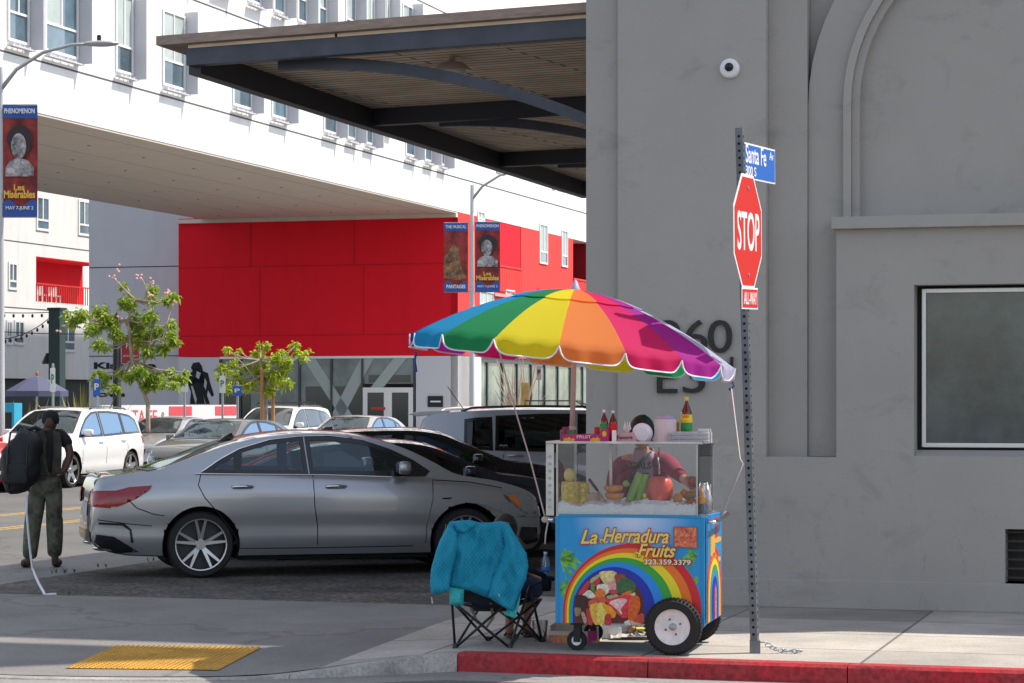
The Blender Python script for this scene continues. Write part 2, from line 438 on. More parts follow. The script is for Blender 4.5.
# weeds along the lot edge
M_weed = mat('weed', (.09,.12,.03), .8)
mb = MB()
for k in range(90):
    if k < 82: p = AB(-5.9+rnd.gauss(0,.04), -.4-rnd.random()**1.5*9)
    else: p = AB(-5.6+rnd.random()*5.2, .72+rnd.gauss(0,.02))
    if mnoise.noise(p*1.6) < .12: continue
    for q in range(9):
        a = rnd.random()*6.28; l = .015+.035*rnd.random(); d = Vector((math.cos(a), math.sin(a), 0)); t = Vector((-d.y, d.x, 0))*.004
        mb.quad(p-t, p+t, p+d*l*.6+t+Vector((0,0,l)), p+d*l*.6-t+Vector((0,0,l)))
tag(mb.build('weeds', M_weed, fix=False), 'low green weeds in the crack at the parking lot edge', 'weeds', kind='stuff')
# far sidewalk
m = MB(); m.box(-60, -19.6, -1, 160, -.3, 0.0); o = m.build('far_sidewalk', M_conc); tag(o, kind='structure'); frame_obj(o)
m = MB(); m.box(-19.6, -19.44, -1, 160, -.3, .004); o = m.build('far_kerb', M_kerb); tag(o, kind='structure'); frame_obj(o)
# tactile paving
M_tac = mat('tactile_yellow', (.50,.27,.035), .75, vary=.25, vscale=4)
def ab(p): 
    d = p-C0; return d.dot(U), -d.dot(N)
mb = MB(); q = []
for px, py in ((117,645),(262,647),(218,670),(65,668)):
    z_ = -.05
    for it in range(12): a, b = ab(G(px, py, z_)); z_ = .5*z_+.5*(sw_z(a, min(b, kb(a)))+.006)
    q.append((a, b))
a0 = (q[0][0]+q[3][0])/2; a1 = (q[1][0]+q[2][0])/2; b0 = (q[0][1]+q[1][1])/2; b1 = 0
# sheared so that it keeps the photographed outline
def tp(s, t): 
    top = Vector(q[0]).lerp(Vector(q[1]), s); bot = Vector(q[3]).lerp(Vector(q[2]), s); p = top.lerp(bot, t); return p.x, min(p.y, kb(p.x)-.05)
n1, n2 = 12, 12; ids = []
for i in range(n1+1): ids.append([mb.vert((*(lambda c: (c[0], -c[1]))(tp(i/n1, j/n2)), sw_z(*tp(i/n1, j/n2))+.006)) for j in range(n2+1)])
for i in range(n1):
    for j in range(n2): mb.face((ids[i][j], ids[i][j+1], ids[i+1][j+1], ids[i+1][j]))
for i in range(28):
    for j in range(24):
        a, b = tp((i+.5)/28, (j+.5)/24); z = sw_z(a, b)+.006
        mb.lathe([(.013, 0), (.010, .006)], 6, (a, -b, z))
o = mb.build('tactile_paving', M_tac); frame_obj(o); tag(o, 'yellow tactile paving mat with raised domes on the kerb ramp', 'tactile paving')

# ------------------------------------------------------------------ corner building
M_wall = mat('grey_stucco', (.335,.325,.315), .9, bump=.12, bscale=60, vary=.06, vscale=1.3)
def stucco(name, c, stain=.2):
    m = mat(name, c, .9, bump=.15, bscale=70, vary=.05, vscale=.8); nt = m.node_tree; b = nt.nodes['Principled BSDF']; L = nt.links.new
    src = b.inputs['Base Color'].links[0].from_socket; tc = nt.nodes.new('ShaderNodeTexCoord').outputs['Object']
    mp = nt.nodes.new('ShaderNodeMapping'); mp.inputs['Scale'].default_value = (1, 1, 1.3); L(tc, mp.inputs['Vector'])
    n = nt.nodes.new('ShaderNodeTexNoise'); n.inputs['Scale'].default_value = 1.7; n.inputs['Detail'].default_value = 9; n.inputs['Roughness'].default_value = .72; n.inputs['Distortion'].default_value = .6; L(mp.outputs[0], n.inputs['Vector'])
    mr = nt.nodes.new('ShaderNodeMapRange'); mr.inputs[1].default_value = .55; mr.inputs[2].default_value = .75; mr.inputs[3].default_value = 1; mr.inputs[4].default_value = 1-stain; L(n.outputs['Fac'], mr.inputs[0])
    v = nt.nodes.new('ShaderNodeVectorMath'); v.operation = 'SCALE'; L(src, v.inputs[0]); L(mr.outputs[0], v.inputs['Scale'])
    # scuffs and scratches, mostly in a band above the foot of the wall
    mp2 = nt.nodes.new('ShaderNodeMapping'); mp2.inputs['Scale'].default_value = (7, 1, 2.2); L(tc, mp2.inputs['Vector'])
    n2 = nt.nodes.new('ShaderNodeTexNoise'); n2.inputs['Scale'].default_value = 1.3; n2.inputs['Detail'].default_value = 8; n2.inputs['Roughness'].default_value = .75; L(mp2.outputs[0], n2.inputs['Vector'])
    m2 = nt.nodes.new('ShaderNodeMapRange'); m2.inputs[1].default_value = .58; m2.inputs[2].default_value = .70; m2.inputs[3].default_value = 0; m2.inputs[4].default_value = .34; L(n2.outputs['Fac'], m2.inputs[0])
    sx_ = nt.nodes.new('ShaderNodeSeparateXYZ'); L(tc, sx_.inputs[0])
    m3 = nt.nodes.new('ShaderNodeMapRange'); m3.inputs[1].default_value = 1.05; m3.inputs[2].default_value = .75; m3.inputs[3].default_value = .10; m3.inputs[4].default_value = 1; L(sx_.outputs[2], m3.inputs[0])
    mu_ = nt.nodes.new('ShaderNodeMath'); mu_.operation = 'MULTIPLY'; L(m2.outputs[0], mu_.inputs[0]); L(m3.outputs[0], mu_.inputs[1])
    sb_ = nt.nodes.new('ShaderNodeMath'); sb_.operation = 'SUBTRACT'; sb_.inputs[0].default_value = 1; L(mu_.outputs[0], sb_.inputs[1])
    v2 = nt.nodes.new('ShaderNodeVectorMath'); v2.operation = 'SCALE'; L(v.outputs[0], v2.inputs[0]); L(sb_.outputs[0], v2.inputs['Scale']); L(v2.outputs[0], b.inputs['Base Color'])
    return m
M_wall = stucco('grey_stucco_wall', (.36,.335,.305), .24); M_wall_lt = stucco('pale_grey_stucco', (.375,.350,.318), .22)
bd = thing('corner_building', 'grey stucco corner building with arched recess, window and big address numbers', 'building', C0, -AL)
HL, HT = 6.6, 11.75
AT = 6.5
def wpart(name, boxes, m_=M_wall, bevel=.006):
    mb = MB()
    for b in boxes: mb.box(*b)
    return mb.build(name, m_, bd, bevel=bevel)
aL = wf(619,300)[0]; aP = wf(767,300)[0]; aS = wf(806,300)[0]; aB = wf(838,300)[0]
wpart('wall', [(0, AT, .32, 40, 0, HT), (AT+.01, 32, .32, 40, 0, HL)], bevel=0)
wpart('added_shadow_screen', [(-.0, 7.0, .40, .46, HT+1.55, 18.5)] + [(q, q+.12, 402e-3, .455, HT, HT+1.55) for q in (.3, 3.0, AT-.4)], bevel=0)  # unseen screen added above the roof to shade the sidewalk, gap lets a streak through
wpart('corner_strip', [(0, aL, 0.0, .32, 0, HT)])
wpart('wall_panel', [(aL, aP, -.05, .32, 0, HT)], M_wall_lt)
wpart('recess_strip', [(aP, aS, .06, .32, 0, HT)])
zD = 1.27; zL0 = wf(900, 229)[1]; zL1 = wf(900, 217)[1]
wpart('dado', [(aL+.3, aB, -.09, .30, .24, zD)], bevel=0)
# bay with the window opening
wa0, wz1 = wf(914, 285, -.09); wz0 = wf(914, 456, -.09)[1]; wa1 = wa0+2.4
va0, vz1 = wf(1005, 529, -.09); vz0 = wf(1005, 584, -.09)[1]
wpart('bay_wall', [(aB, wa0, -.09, .32, .24, zL0), (wa0, wa1, -.09, .32, wz1, zL0), (wa0, wa1, -.09, .32, vz1, wz0),
    (wa0, va0, -.09, .32, .24, vz1), (va0, va0+.7, -.09, .32, .24, vz0), (va0+.7, wa1, -.09, .32, .24, vz1), (wa1, 7.5, -.09, .32, .24, zL0)], bevel=0)
wpart('ledge', [(aB-.03, 8, -.17, .32, zL0, zL1)])
wpart('baseboard', [(0, 12, -.112, .25, 0, .24)], bevel=.01)
wpart('tympanum', [(aB, 8, .16, .315, zL1, HL)])
# arch band and mouldings
ac, zs = wf(1032, 96, 0); 
def arch(name, ro, ri, y0, y1, m_, n=32, low=False):
    mb = MB(); P = []
    zl_ = zD+.003 if low else zL1
    pts_o = [(ac-ro, zl_)] + [(ac-ro*math.cos(math.pi*k/n), zs+ro*math.sin(math.pi*k/n)) for k in range(n+1)] + [(ac+ro, zL1)]
    pts_i = [(ac-ri, zl_)] + [(ac-ri*math.cos(math.pi*k/n), zs+ri*math.sin(math.pi*k/n)) for k in range(n+1)] + [(ac+ri, zL1)]
    a = [[mb.vert((p[0], y, p[1])) for p in pp] for pp in (pts_o, pts_i) for y in (y0, y1)]
    for k in range(len(pts_o)-1):
        for q, r_ in ((0,1),(1,3),(3,2),(2,0)): mb.face((a[q][k], a[q][k+1], a[r_][k+1], a[r_][k]))
    return mb.build(name, m_, bd, smooth=True, auto=35)
ro = ac-wf(806.4,200)[0]; r1 = ac-wf(842,200)[0]; r2 = ac-wf(850,200)[0]; r3 = ac-wf(858,200)[0]
arch('arch_band', ro, r1, .10, .25, M_wall, low=True); arch('arch_moulding', r1-.002, r2, .05, .25, M_wall_lt); arch('arch_moulding', r2-.002, r3, .09, .25, M_wall)
wpart('deep_recess', [(aS, aB, .22, .318, zD, HT), (aB, AT, .20, .32, HL, HT)])
# window
M_alu = mat('brushed_aluminium', (.62,.61,.60), .35, .9); M_dark = mat('black_trim', (.012,.012,.013), .5)
M_frost = mat('painted_reflection_glass', (.06,.075,.075), .12, vary=.55, vscale=2.2, spec=.7, coat=.4)  # mottled tone painted into the glass for reflections
wn = MB(); fz0 = wf(922,447,.1)[1]; fz1 = wf(922,289,.1)[1]; fa0 = wf(922,400,.1)[0]; fa1 = wa1-.06; t = .035
for b in ((fa0,fa0+t,.08,.16,fz0,fz1),(fa1-t,fa1,.08,.16,fz0,fz1),(fa0+t,fa1-t,.08,.16,fz0,fz0+t),(fa0+t,fa1-t,.08,.16,fz1-t,fz1)): wn.box(*b)
wi = wn.build('window', M_alu, bd, bevel=.004)
MB().box(fa0+t,fa1-t,.12,.14,fz0+t,fz1-t).build('pane', M_frost, wi)
MB().box(wa0,wa1,.17,.31,wz0,wz1).build('window_backing', M_dark, bd)
MB().prism([(-.088,wz0-.001),(.075,fz0-.025),(.168,fz0-.025),(.168,wz0-.001)], wa0+.002, wa1, 'yz').build('window_sill', M_wall_lt, bd)
v = MB(); v.box(va0,va0+.7,.2,.3,vz0,vz1); vt = v.build('vent', M_dark, bd)
v = MB()
for k in range(6): v.box(va0+.01, va0+.69, .0, .012, vz0+.04+k*.075, vz0+.055+k*.075)
v.build('vent_slats', mat('rusty_bar', (.06,.04,.03), .7), vt)
# numbers
M_num = mat('black_metal_letter', (.015,.015,.016), .4)
def wtext(s, x0, x1, y0, y1, name='address_number'):
    a0, z1 = wf(x0, y0, -.07); a1, z0 = wf(x1, y1, -.07); mb = MB()
    add_text(mb, s, a1-a0, z1-z0, Matrix.Translation((a0, -.052, z0)), t=.03, bold=.0)
    mb.build(name, M_num, bd)
wtext('9', 656, 680, 320, 353); wtext('6', 684, 707, 320, 353); wtext('0', 708, 732, 320, 353)
wtext('E', 657, 677, 361, 393); wtext('3', 683, 705, 361, 393); wtext('rd', 710, 733, 357, 375)
# dome camera
a, z = wf(729, 68, -.1); dc = thing('security_camera', 'small white dome security camera high on the grey wall', 'security camera', C0+U*a-N*.05+Vector((0,0,z)), -AL)
MB().lathe([(.085,0),(.085,-.03),(.075,-.045),(.06,-.05)], 28, axis='y').build('housing', mat('white_plastic', (.75,.75,.75), .35), dc, smooth=True, auto=40)
MB().ell((.0,-.05,.008), (.038,.035,.038), 20, 12).build('dome', mat('smoked_dome', (.01,.01,.012), .05), dc, smooth=True)
# ------------------------------------------------------------------ canopy
M_steel = mat('blue_grey_steel', (.07,.075,.10), .5, .2, vary=.3, vscale=2); M_steel_d = mat('dark_steel', (.05,.05,.062), .55, .2)
M_fascia = mat('weathered_fascia', (.34,.25,.20), .8, vary=.25, vscale=4, stretch=(1,1,6))
def plank(name, c1, c2, wd=.16):
    m = mat(name, c1, .8, vary=.2, vscale=2, stretch=(1, 8, 1)); nt = m.node_tree; L = nt.links.new; b = nt.nodes['Principled BSDF']
    br = nt.nodes.new('ShaderNodeTexBrick'); br.offset = .37; br.inputs['Scale'].default_value = 1; br.inputs['Brick Width'].default_value = 3.1; br.inputs['Row Height'].default_value = wd
    br.inputs['Mortar Size'].default_value = .014; br.inputs['Color1'].default_value = (*c1, 1); br.inputs['Color2'].default_value = (*c2, 1); br.inputs['Mortar'].default_value = (.02,.016,.012,1)
    tc = nt.nodes.new('ShaderNodeTexCoord'); L(tc.outputs['Object'], br.inputs['Vector'])
    src = b.inputs['Base Color'].links[0].from_node; nz = nt.nodes.new('ShaderNodeTexNoise'); nz.inputs['Scale'].default_value = 3; L(tc.outputs['Object'], nz.inputs['Vector'])
    mr = nt.nodes.new('ShaderNodeMapRange'); mr.inputs[3].default_value = .65; mr.inputs[4].default_value = 1.3; L(nz.outputs['Fac'], mr.inputs[0])
    v = nt.nodes.new('ShaderNodeVectorMath'); v.operation = 'SCALE'; L(br.outputs['Color'], v.inputs[0]); L(mr.outputs[0], v.inputs['Scale']); L(v.outputs[0], b.inputs['Base Color']); return m
M_plank = plank('ceiling_planks', (.88,.70,.52), (.74,.58,.43))
PL = W(156, 36, 23.4); PR = W(600, 1, 21.4)     # front edge
e = (PR-PL); e.z = 0; e.normalize(); dd = Vector((math.sin(AL), math.cos(AL), 0)); rzc = math.atan2(e.y, e.x)
cn = thing('entrance_canopy', 'timber ceiling canopy on blue grey steel beams beside the grey corner building', 'canopy', (PL.x, PL.y, 0), rzc)
inv = Matrix.Rotation(-rzc, 4, 'Z') @ Matrix.Translation((-PL.x, -PL.y, 0))
def cp(s, t, z):   # s along the front edge, t back along dd, local coords
    return inv @ (Vector((PL.x, PL.y, 0)) + e*s + dd*t + Vector((0,0,z)))
LN = (PR-PL).length + .0; TD = 15.5; z0 = PL.z; slope = (PR.z-PL.z)/LN
def zc(s): return z0 + slope*s
def slab(name, s0, s1, t0, t1, za, zb, m_, sl=1):
    mb = MB(); P = [cp(s0,t0,za+slope*s0*sl), cp(s1,t0,za+slope*s1*sl), cp(s1,t1,za+slope*s1*sl), cp(s0,t1,za+slope*s0*sl)]; Q = [p+Vector((0,0,zb-za)) for p in P]
    i = [mb.vert(p) for p in P+Q]
    for q in ((3,2,1,0),(4,5,6,7),(0,1,5,4),(1,2,6,5),(2,3,7,6),(3,0,4,7)): mb.face([i[k] for k in q])
    return mb.build(name, m_, cn)
slab('roof_sheet', 0, LN, 0, TD, z0-.09, z0, M_fascia)
slab('ceiling', .32, LN, .1, TD-.2, z0-.125, z0-.093, M_plank)
slab('front_beam', .30, LN, .10, .24, z0-.29, z0-.127, M_steel)
slab('side_beam', .26, .40, .24, TD-.2, z0-.36, z0-.127, M_steel_d)
slab('back_beam', .4, LN, TD-.4, TD-.25, z0-.34, z0-.127, M_steel_d)
for tt in (5.2, 10.4): slab('cross_beam', .40, LN, tt, tt+.14, z0-.32, z0-.127, M_steel_d)
# curved braces from the beam down to the building wall
def brace(t_):
    mb = MB(); n = 16; prev = None
    for k in range(n+1):
        s = 1.2+(LN+.3-1.2)*k/n; q = k/n; zz = zc(s)-.30-.95*q*q; row = [mb.vert(cp(s, t_+dt, zz+dz)) for dt, dz in ((0,.055),(.10,.055),(.10,-.055),(0,-.055))]
        if prev:
            for j in range(4): mb.face((prev[j], prev[(j+1)%4], row[(j+1)%4], row[j]))
        else: mb.face(row)
        prev = row
    mb.face(prev); mb.build('curved_brace', M_steel, cn)
for t_ in (.4, 5.4, 10.6): brace(t_)
# canopy lamp
q = W(452, 66, 23.9); lt = thing('canopy_lamp', 'shallow round dish lamp hanging under the timber canopy', 'lamp', (q.x, q.y, q.z), 0)
MB().lathe([(.03,.32),(.03,.05),(.12,.03),(.19,-.03),(.195,-.05),(.15,-.05)], 24).build('shade', mat('pale_enamel', (.50,.42,.38), .4), lt, smooth=True, auto=40)
MB().lathe([(.145,-.045),(.13,-.075),(.0,-.09)], 20).build('diffuser', mat('lamp_lens', (.7,.68,.62), .3), lt, smooth=True)
# ------------------------------------------------------------------ white and red apartment block
def streaky(name, c, amt=.12, sc=.5, rough=.8, spec=.3):
    m = mat(name, c, rough, vary=.03, vscale=1, spec=spec); nt = m.node_tree; L = nt.links.new; b = nt.nodes['Principled BSDF']
    src = b.inputs['Base Color'].links[0].from_socket; tc = nt.nodes.new('ShaderNodeTexCoord').outputs['Object']
    mp = nt.nodes.new('ShaderNodeMapping'); mp.inputs['Scale'].default_value = (1.2, 1.2, .12); L(tc, mp.inputs['Vector'])
    n = nt.nodes.new('ShaderNodeTexNoise'); n.inputs['Scale'].default_value = sc*2; n.inputs['Detail'].default_value = 8; n.inputs['Roughness'].default_value = .7; L(mp.outputs[0], n.inputs['Vector'])
    mr = nt.nodes.new('ShaderNodeMapRange'); mr.inputs[1].default_value = .5; mr.inputs[2].default_value = .8; mr.inputs[3].default_value = 1; mr.inputs[4].default_value = 1-amt; L(n.outputs['Fac'], mr.inputs[0])
    v = nt.nodes.new('ShaderNodeVectorMath'); v.operation = 'SCALE'; L(src, v.inputs[0]); L(mr.outputs[0], v.inputs['Scale']); L(v.outputs[0], b.inputs['Base Color']); return m
M_white = streaky('white_render', (.78,.77,.755), .2); M_red = streaky('red_render', (.78,.007,.022), .1); M_redf = streaky('red_render_facade', (.66,.05,.045), .1)
M_grey = streaky('pale_grey_render', (.60,.59,.62), .08); M_soffit = streaky('soffit_panel', (.64,.57,.49), .1); M_groove = mat('joint_dark', (.1,.09,.09), .9)
M_fr = mat('white_frame', (.78,.78,.77), .4); M_gl = mat('blue_window_glass', (.10,.16,.20), .06, spec=1.0, vary=.6, vscale=.35, coat=.3)
M_blind = mat('window_blind', (.42,.48,.46), .5, vary=.15, vscale=1); M_fin = mat('grey_fin', (.55,.55,.58), .5)
# local frame: x = +UB outwards to the street, y = DB along the facade, origin CB
ab_ = thing('apartment_building', 'long white and red apartment block bridging over a driveway', 'building', CB, -BL)
HB = 32.0; zb = 9.2; D = 11.0
def bp_(name, boxes, m_, bevel=0, parent=ab_, idx=None):
    mb = MB()
    for i, b in enumerate(boxes):
        if idx: mb.cur = idx[i]
        mb.box(*b)
    return mb.build(name, m_, parent, bevel=bevel)
t_end = 95
bp_('upper_wall', [(-D, 0, -60, -.001, zb, HB), (-D, 0, 0, 95, zb, 52.5)], M_white)
bp_('soffit', [(-D+.02, -.02, -60, -.01, zb-.06, zb-.004)], M_soffit)
# soffit joints and anchor points
mb = MB(); 
for x in (-1.0, -3.4, -5.8, -8.2): mb.box(x, x+.02, -60, -.02, zb-.063, zb-.058)
for x in (-2.2, -4.6, -7.0, -9.4):
    for k in range(14): mb.lathe([(.05, zb-.075), (.05, zb-.05)], 8, (x, -2-3.6*k, 0))
mb.build('soffit_joint', mat('soffit_joint_grey', (.25,.22,.19), .9), ab_)
bp_('soffit_beam', [(-12.1, .0, -.25, -.005, zb-.22, zb-.065)], M_soffit)
# facade grooves
bp_('facade_joint', [(0, .006, -60, t_end, 10.52, 10.57), (0, .006, -60, t_end, 13.62, 13.67), (0,.006,-60,t_end,16.8,16.85), (0,.006,2.0,2.04,9.3,10.5)], M_groove)
# red block and ground floor below the bridge end
bp_('red_wall', [(-12.1, -.02, 0, 12, 3.52, zb-.01)], M_red)
bp_('red_joint', [(-12.1,-.02,-.012,0,7.15,7.19), (-12.1,-.02,-.012,0,4.35,4.39), (-8.9,-8.86,-.012,0,7.19,zb-.2), (-4.4,-4.36,-.012,0,7.19,zb-.2), (-8.5,-8.46,-.012,0,4.39,7.15),(-4.0,-3.96,-.012,0,4.39,7.15)], mat('red_joint', (.52,.005,.014), .9))
# red facade (street side) as wall pieces around the balconies
def fl(px0, px1, py0, py1):   # facade rectangle from pixels
    t0, za = ff(px0, py1); t1, zt = ff(px1, py0); m_ = (px0+px1)/2; _, z1 = ff(m_, py0); _, z0 = ff(m_, py1); return t0, t1, z0, z1
b1 = (fl(493,521,214,272)); b2 = fl(573,592,236,284)
b1 = (b1[0], b1[1], 6.3, 9.15); b2 = (b2[0], b2[1], 6.3, 9.15)
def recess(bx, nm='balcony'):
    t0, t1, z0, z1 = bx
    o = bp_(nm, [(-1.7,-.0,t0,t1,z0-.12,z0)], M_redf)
    bp_('balcony_wall', [(-1.75,-1.7,t0,t1,z0,z1)], mat('recess_shade_maroon', (.22,.003,.01), .8), parent=o)  # balcony shade put into the red of the back wall
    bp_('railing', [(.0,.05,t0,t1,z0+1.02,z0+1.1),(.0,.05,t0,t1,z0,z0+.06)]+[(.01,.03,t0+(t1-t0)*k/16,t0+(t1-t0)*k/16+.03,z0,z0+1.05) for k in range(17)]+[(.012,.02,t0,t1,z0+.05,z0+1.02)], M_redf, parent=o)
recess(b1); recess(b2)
bp_('red_facade', [(-.3,0,0,b1[0],3.52,zb-.005),(-.3,0,b1[0],b1[1],3.52,b1[2]-.12),(-.3,0,b1[1],b2[0],3.52,zb-.005),(-.3,0,b2[0],b2[1],3.52,b2[2]-.12),(-.3,0,b2[1],t_end,3.52,zb-.005)], M_redf)
for b_ in ((-1.7,-.3,b1[0]-.1,b1[0],3.6,zb-.01),(-1.7,-.3,b1[1],b1[1]+.1,3.6,zb-.01),(-1.7,-.3,b2[0]-.1,b2[0],3.6,zb-.01),(-1.7,-.3,b2[1],b2[1]+.1,3.6,zb-.01)): bp_('recess_side', [b_], mat('recess_shade_maroon', (.22,.003,.01), .8))  # side walls coloured darker to stand for the recess shade
bp_('recess_side', [(-.3,-.002,b1[1]-.012,b1[1]-.002,b1[2],b1[3])], mat('recess_shade_maroon', (.22,.003,.01), .8))  # reveal strip in the same painted shade
bp_('balcony_sill', [(.0,.12,b1[0]-.05,b1[1]+.05,b1[2]-.24,b1[2]-.12),(0,.12,b2[0]-.05,b2[1]+.05,b2[2]-.24,b2[2]-.12)], mat('pink_sill', (.7,.3,.28), .7))
bp_('core_wall', [(-12.0,-1.8,12.1,t_end,0,zb-.02)], M_grey)
# windows
def window(t0, t1, z0, z1, fin=True, sill=True, blind=True, transom=.33, mull=True, x=0.0):
    f = MB(); w_ = .07; fx = (x+.0, x+.05)
    f.box(*fx,t0,t0+w_,z0,z1); f.box(*fx,t1-w_,t1,z0,z1); f.box(*fx,t0+w_,t1-w_,z0,z0+w_); f.box(*fx,t0+w_,t1-w_,z1-w_,z1)
    zt = z0+(z1-z0)*transom; f.box(x,x+.045,t0+w_,t1-w_,zt-.03,zt+.03)
    if mull: f.box(x,x+.042,(t0+t1)/2-.025,(t0+t1)/2+.025,zt+.03,z1-w_)
    wi = f.build('window', M_fr, ab_)
    p = MB(); p.cur = 1 if (blind and rnd.random() < .75) else 0
    p.box(x+.005,x+.015,t0+w_,(t0+t1)/2,zt,z1-w_); p.cur = 1 if (blind and rnd.random() < .5) else 0
    p.box(x+.005,x+.015,(t0+t1)/2,t1-w_,zt,z1-w_); p.cur = 0; p.box(x+.005,x+.015,t0+w_,t1-w_,z0+w_,zt)
    p.build('pane', [M_gl, M_blind], wi)
    if fin:
        MB().box(x+.0,x+.42,t1+.05,t1+.11,z0-.1,z1+.12).build('fin', M_fin, wi)
    if sill:
        s = MB(); s.box(x+.05,x+.22,t0-.1,t1-.0,z0-.16,z0-.12)
        for k in range(4): s.box(x+.05,x+.20,t0+(t1-t0)*k/4,t0+(t1-t0)*k/4+.05,z0-.12,z0-.07)
        s.build('sill', M_fin, wi)
rowA = [(-40,-24),(7,28),(44,77),(115,132),(162,184),(232,251),(271,286),(323,336),(346,355),(364,372),(405,414),(424,431),(438,444)]
for x0, x1 in rowA: window(ff(x0,0)[0], ff(x1,0)[0], 10.85, 13.05, transom=.34)
window(ff(383,0)[0], ff(390,0)[0], 11.6, 12.9, fin=False)
rowB = [(-8,8),(40,60),(90,110),(130,150),(176,190),(212,228),(247,260),(273,284),(297,306),(318,326),(345,355),(366,374),(383,389),(402,412),(428,436),(450,458),(470,477),(488,494),(520,526)]
for x0, x1 in rowB: window(ff(x0,0)[0], ff(x1,0)[0], 14.25, 16.45, transom=.34)
for x0, x1, y0, y1 in ((496,505,168,174),(552,555,184,190),(557,564,185,191)): 
    t0,t1,z0,z1 = fl(x0,x1,y0,y1); f = MB(); f.box(0,.03,t0,t1,z0,z1); f.build('window', M_gl, ab_)
for x0, x1, y0, y1 in ((539,547,224,264),(561,567,230,267),(477,484,211,222),(479,493,291,310),(505,514,290,300),(559,568,300,312)):
    t0,t1,z0,z1 = fl(x0,x1,y0,y1); window(t0,t1,z0,z1,fin=False,sill=False,transom=.3)
bp_('recessed_opening', [(0,.02,*fl(537,546,289,293)[:2],*fl(537,546,289,293)[2:])], M_red)
# ground floor: frontal glass front with mural wall, street side glass
def fs(px, py): s, z = fr(px, py); return s, z
gs = lambda px: fs(px, 400)[0]
bp_('mural_wall', [(-12.1, gs(220), .0, .3, 0, 3.5)], M_grey)
bp_('white_pier', [(gs(416), -.0, .0, 3.0, 0, 3.5)], mat('white_pier', (.62,.62,.66), .7))
bp_('fascia_strip', [(gs(220), gs(416), -.01, .1, 3.42, 3.515)], M_fr)
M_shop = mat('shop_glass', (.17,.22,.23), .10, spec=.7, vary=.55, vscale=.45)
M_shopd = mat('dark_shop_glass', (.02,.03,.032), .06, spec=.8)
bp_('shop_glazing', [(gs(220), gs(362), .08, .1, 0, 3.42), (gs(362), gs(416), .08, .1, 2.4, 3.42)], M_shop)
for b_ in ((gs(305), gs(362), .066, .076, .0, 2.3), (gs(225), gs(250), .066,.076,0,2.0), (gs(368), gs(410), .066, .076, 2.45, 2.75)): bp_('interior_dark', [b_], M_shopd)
mb = MB()
for a_, b_ in (((300,355),(350,432)),((362,355),(322,432)),((395,356),(368,390))):   # slanted columns seen behind the glass
    A_ = fs(*a_); B_ = fs(*b_); mb.poly([(A_[0],.055,A_[1]),(A_[0]+.55,.055,A_[1]),(B_[0]+.55,.055,max(0,B_[1])),(B_[0],.055,max(0,B_[1]))])
mb.build('slanted_column', mat('pale_column', (.36,.42,.41), .3), ab_, fix=False)
mb = MB()
for px in (220,240,299,331,362,414): mb.box(gs(px)-.04, gs(px)+.04, .0, .06, 0, 3.42)
mb.build('mullion', mat('dark_mullion', (.05,.06,.065), .4), ab_)
dz = 2.15; s0, s1 = gs(363), gs(413)
dr = bp_('door_frame', [(s0,s0+.1,-.02,.05,0,dz+.1),(s1-.1,s1,-.02,.05,0,dz+.1),((s0+s1)/2-.08,(s0+s1)/2+.08,-.02,.05,0,dz),(s0+.1,s1-.1,-.02,.05,dz,dz+.1)], M_fr)
for q0, q1 in ((s0+.1,(s0+s1)/2-.08),((s0+s1)/2+.08,s1-.1)):
    d_ = bp_('door', [(q0,q0+.09,-.01,.03,.02,dz),(q1-.09,q1,-.01,.03,.02,dz),(q0+.09,q1-.09,-.01,.03,.02,.2),(q0+.09,q1-.09,-.01,.03,dz-.1,dz)], M_fr, parent=ab_)
    bp_('pane', [(q0+.09,q1-.09,.0,.02,.2,dz-.1)], M_shopd, parent=d_)
q0 = s0+.35; bp_('open_sign', [(q0,q0+.6,-.03,-.012,1.35,1.47)], mat('red_sign', (.5,.04,.03), .5))
q0, z1 = fs(428, 396); q1, z0 = fs(443, 407); pq = bp_('wall_plaque', [(q0,q1,-.05,-.003,z0,z1)], M_dark); bp_('plaque_bar', [(q0+.12,q1-.08,-.056,-.052,(z0+z1)/2-.03,(z0+z1)/2+.03)], M_fr, parent=pq)
# street side ground floor glazing
M_side = mat('green_shop_glass', (.16,.21,.17), .08, spec=.8, vary=.7, vscale=.6)
bp_('street_pier', [(-.3,0,0,2.0,0,3.5),(-.3,0,t_end-1,t_end,0,3.5)], M_white)
bp_('street_glazing', [(-.2,-.15,2.0,t_end-1,0,3.5)], M_side)
mb = MB(); t = 2.0
while t < t_end-1: mb.box(-.15,-.08,t,t+.12,0,3.5); t += 2.1
mb.box(-.15,-.07,2,t_end-1,3.3,3.5); mb.build('street_mullion', mat('dark_mullion', (.05,.06,.065), .4), ab_)
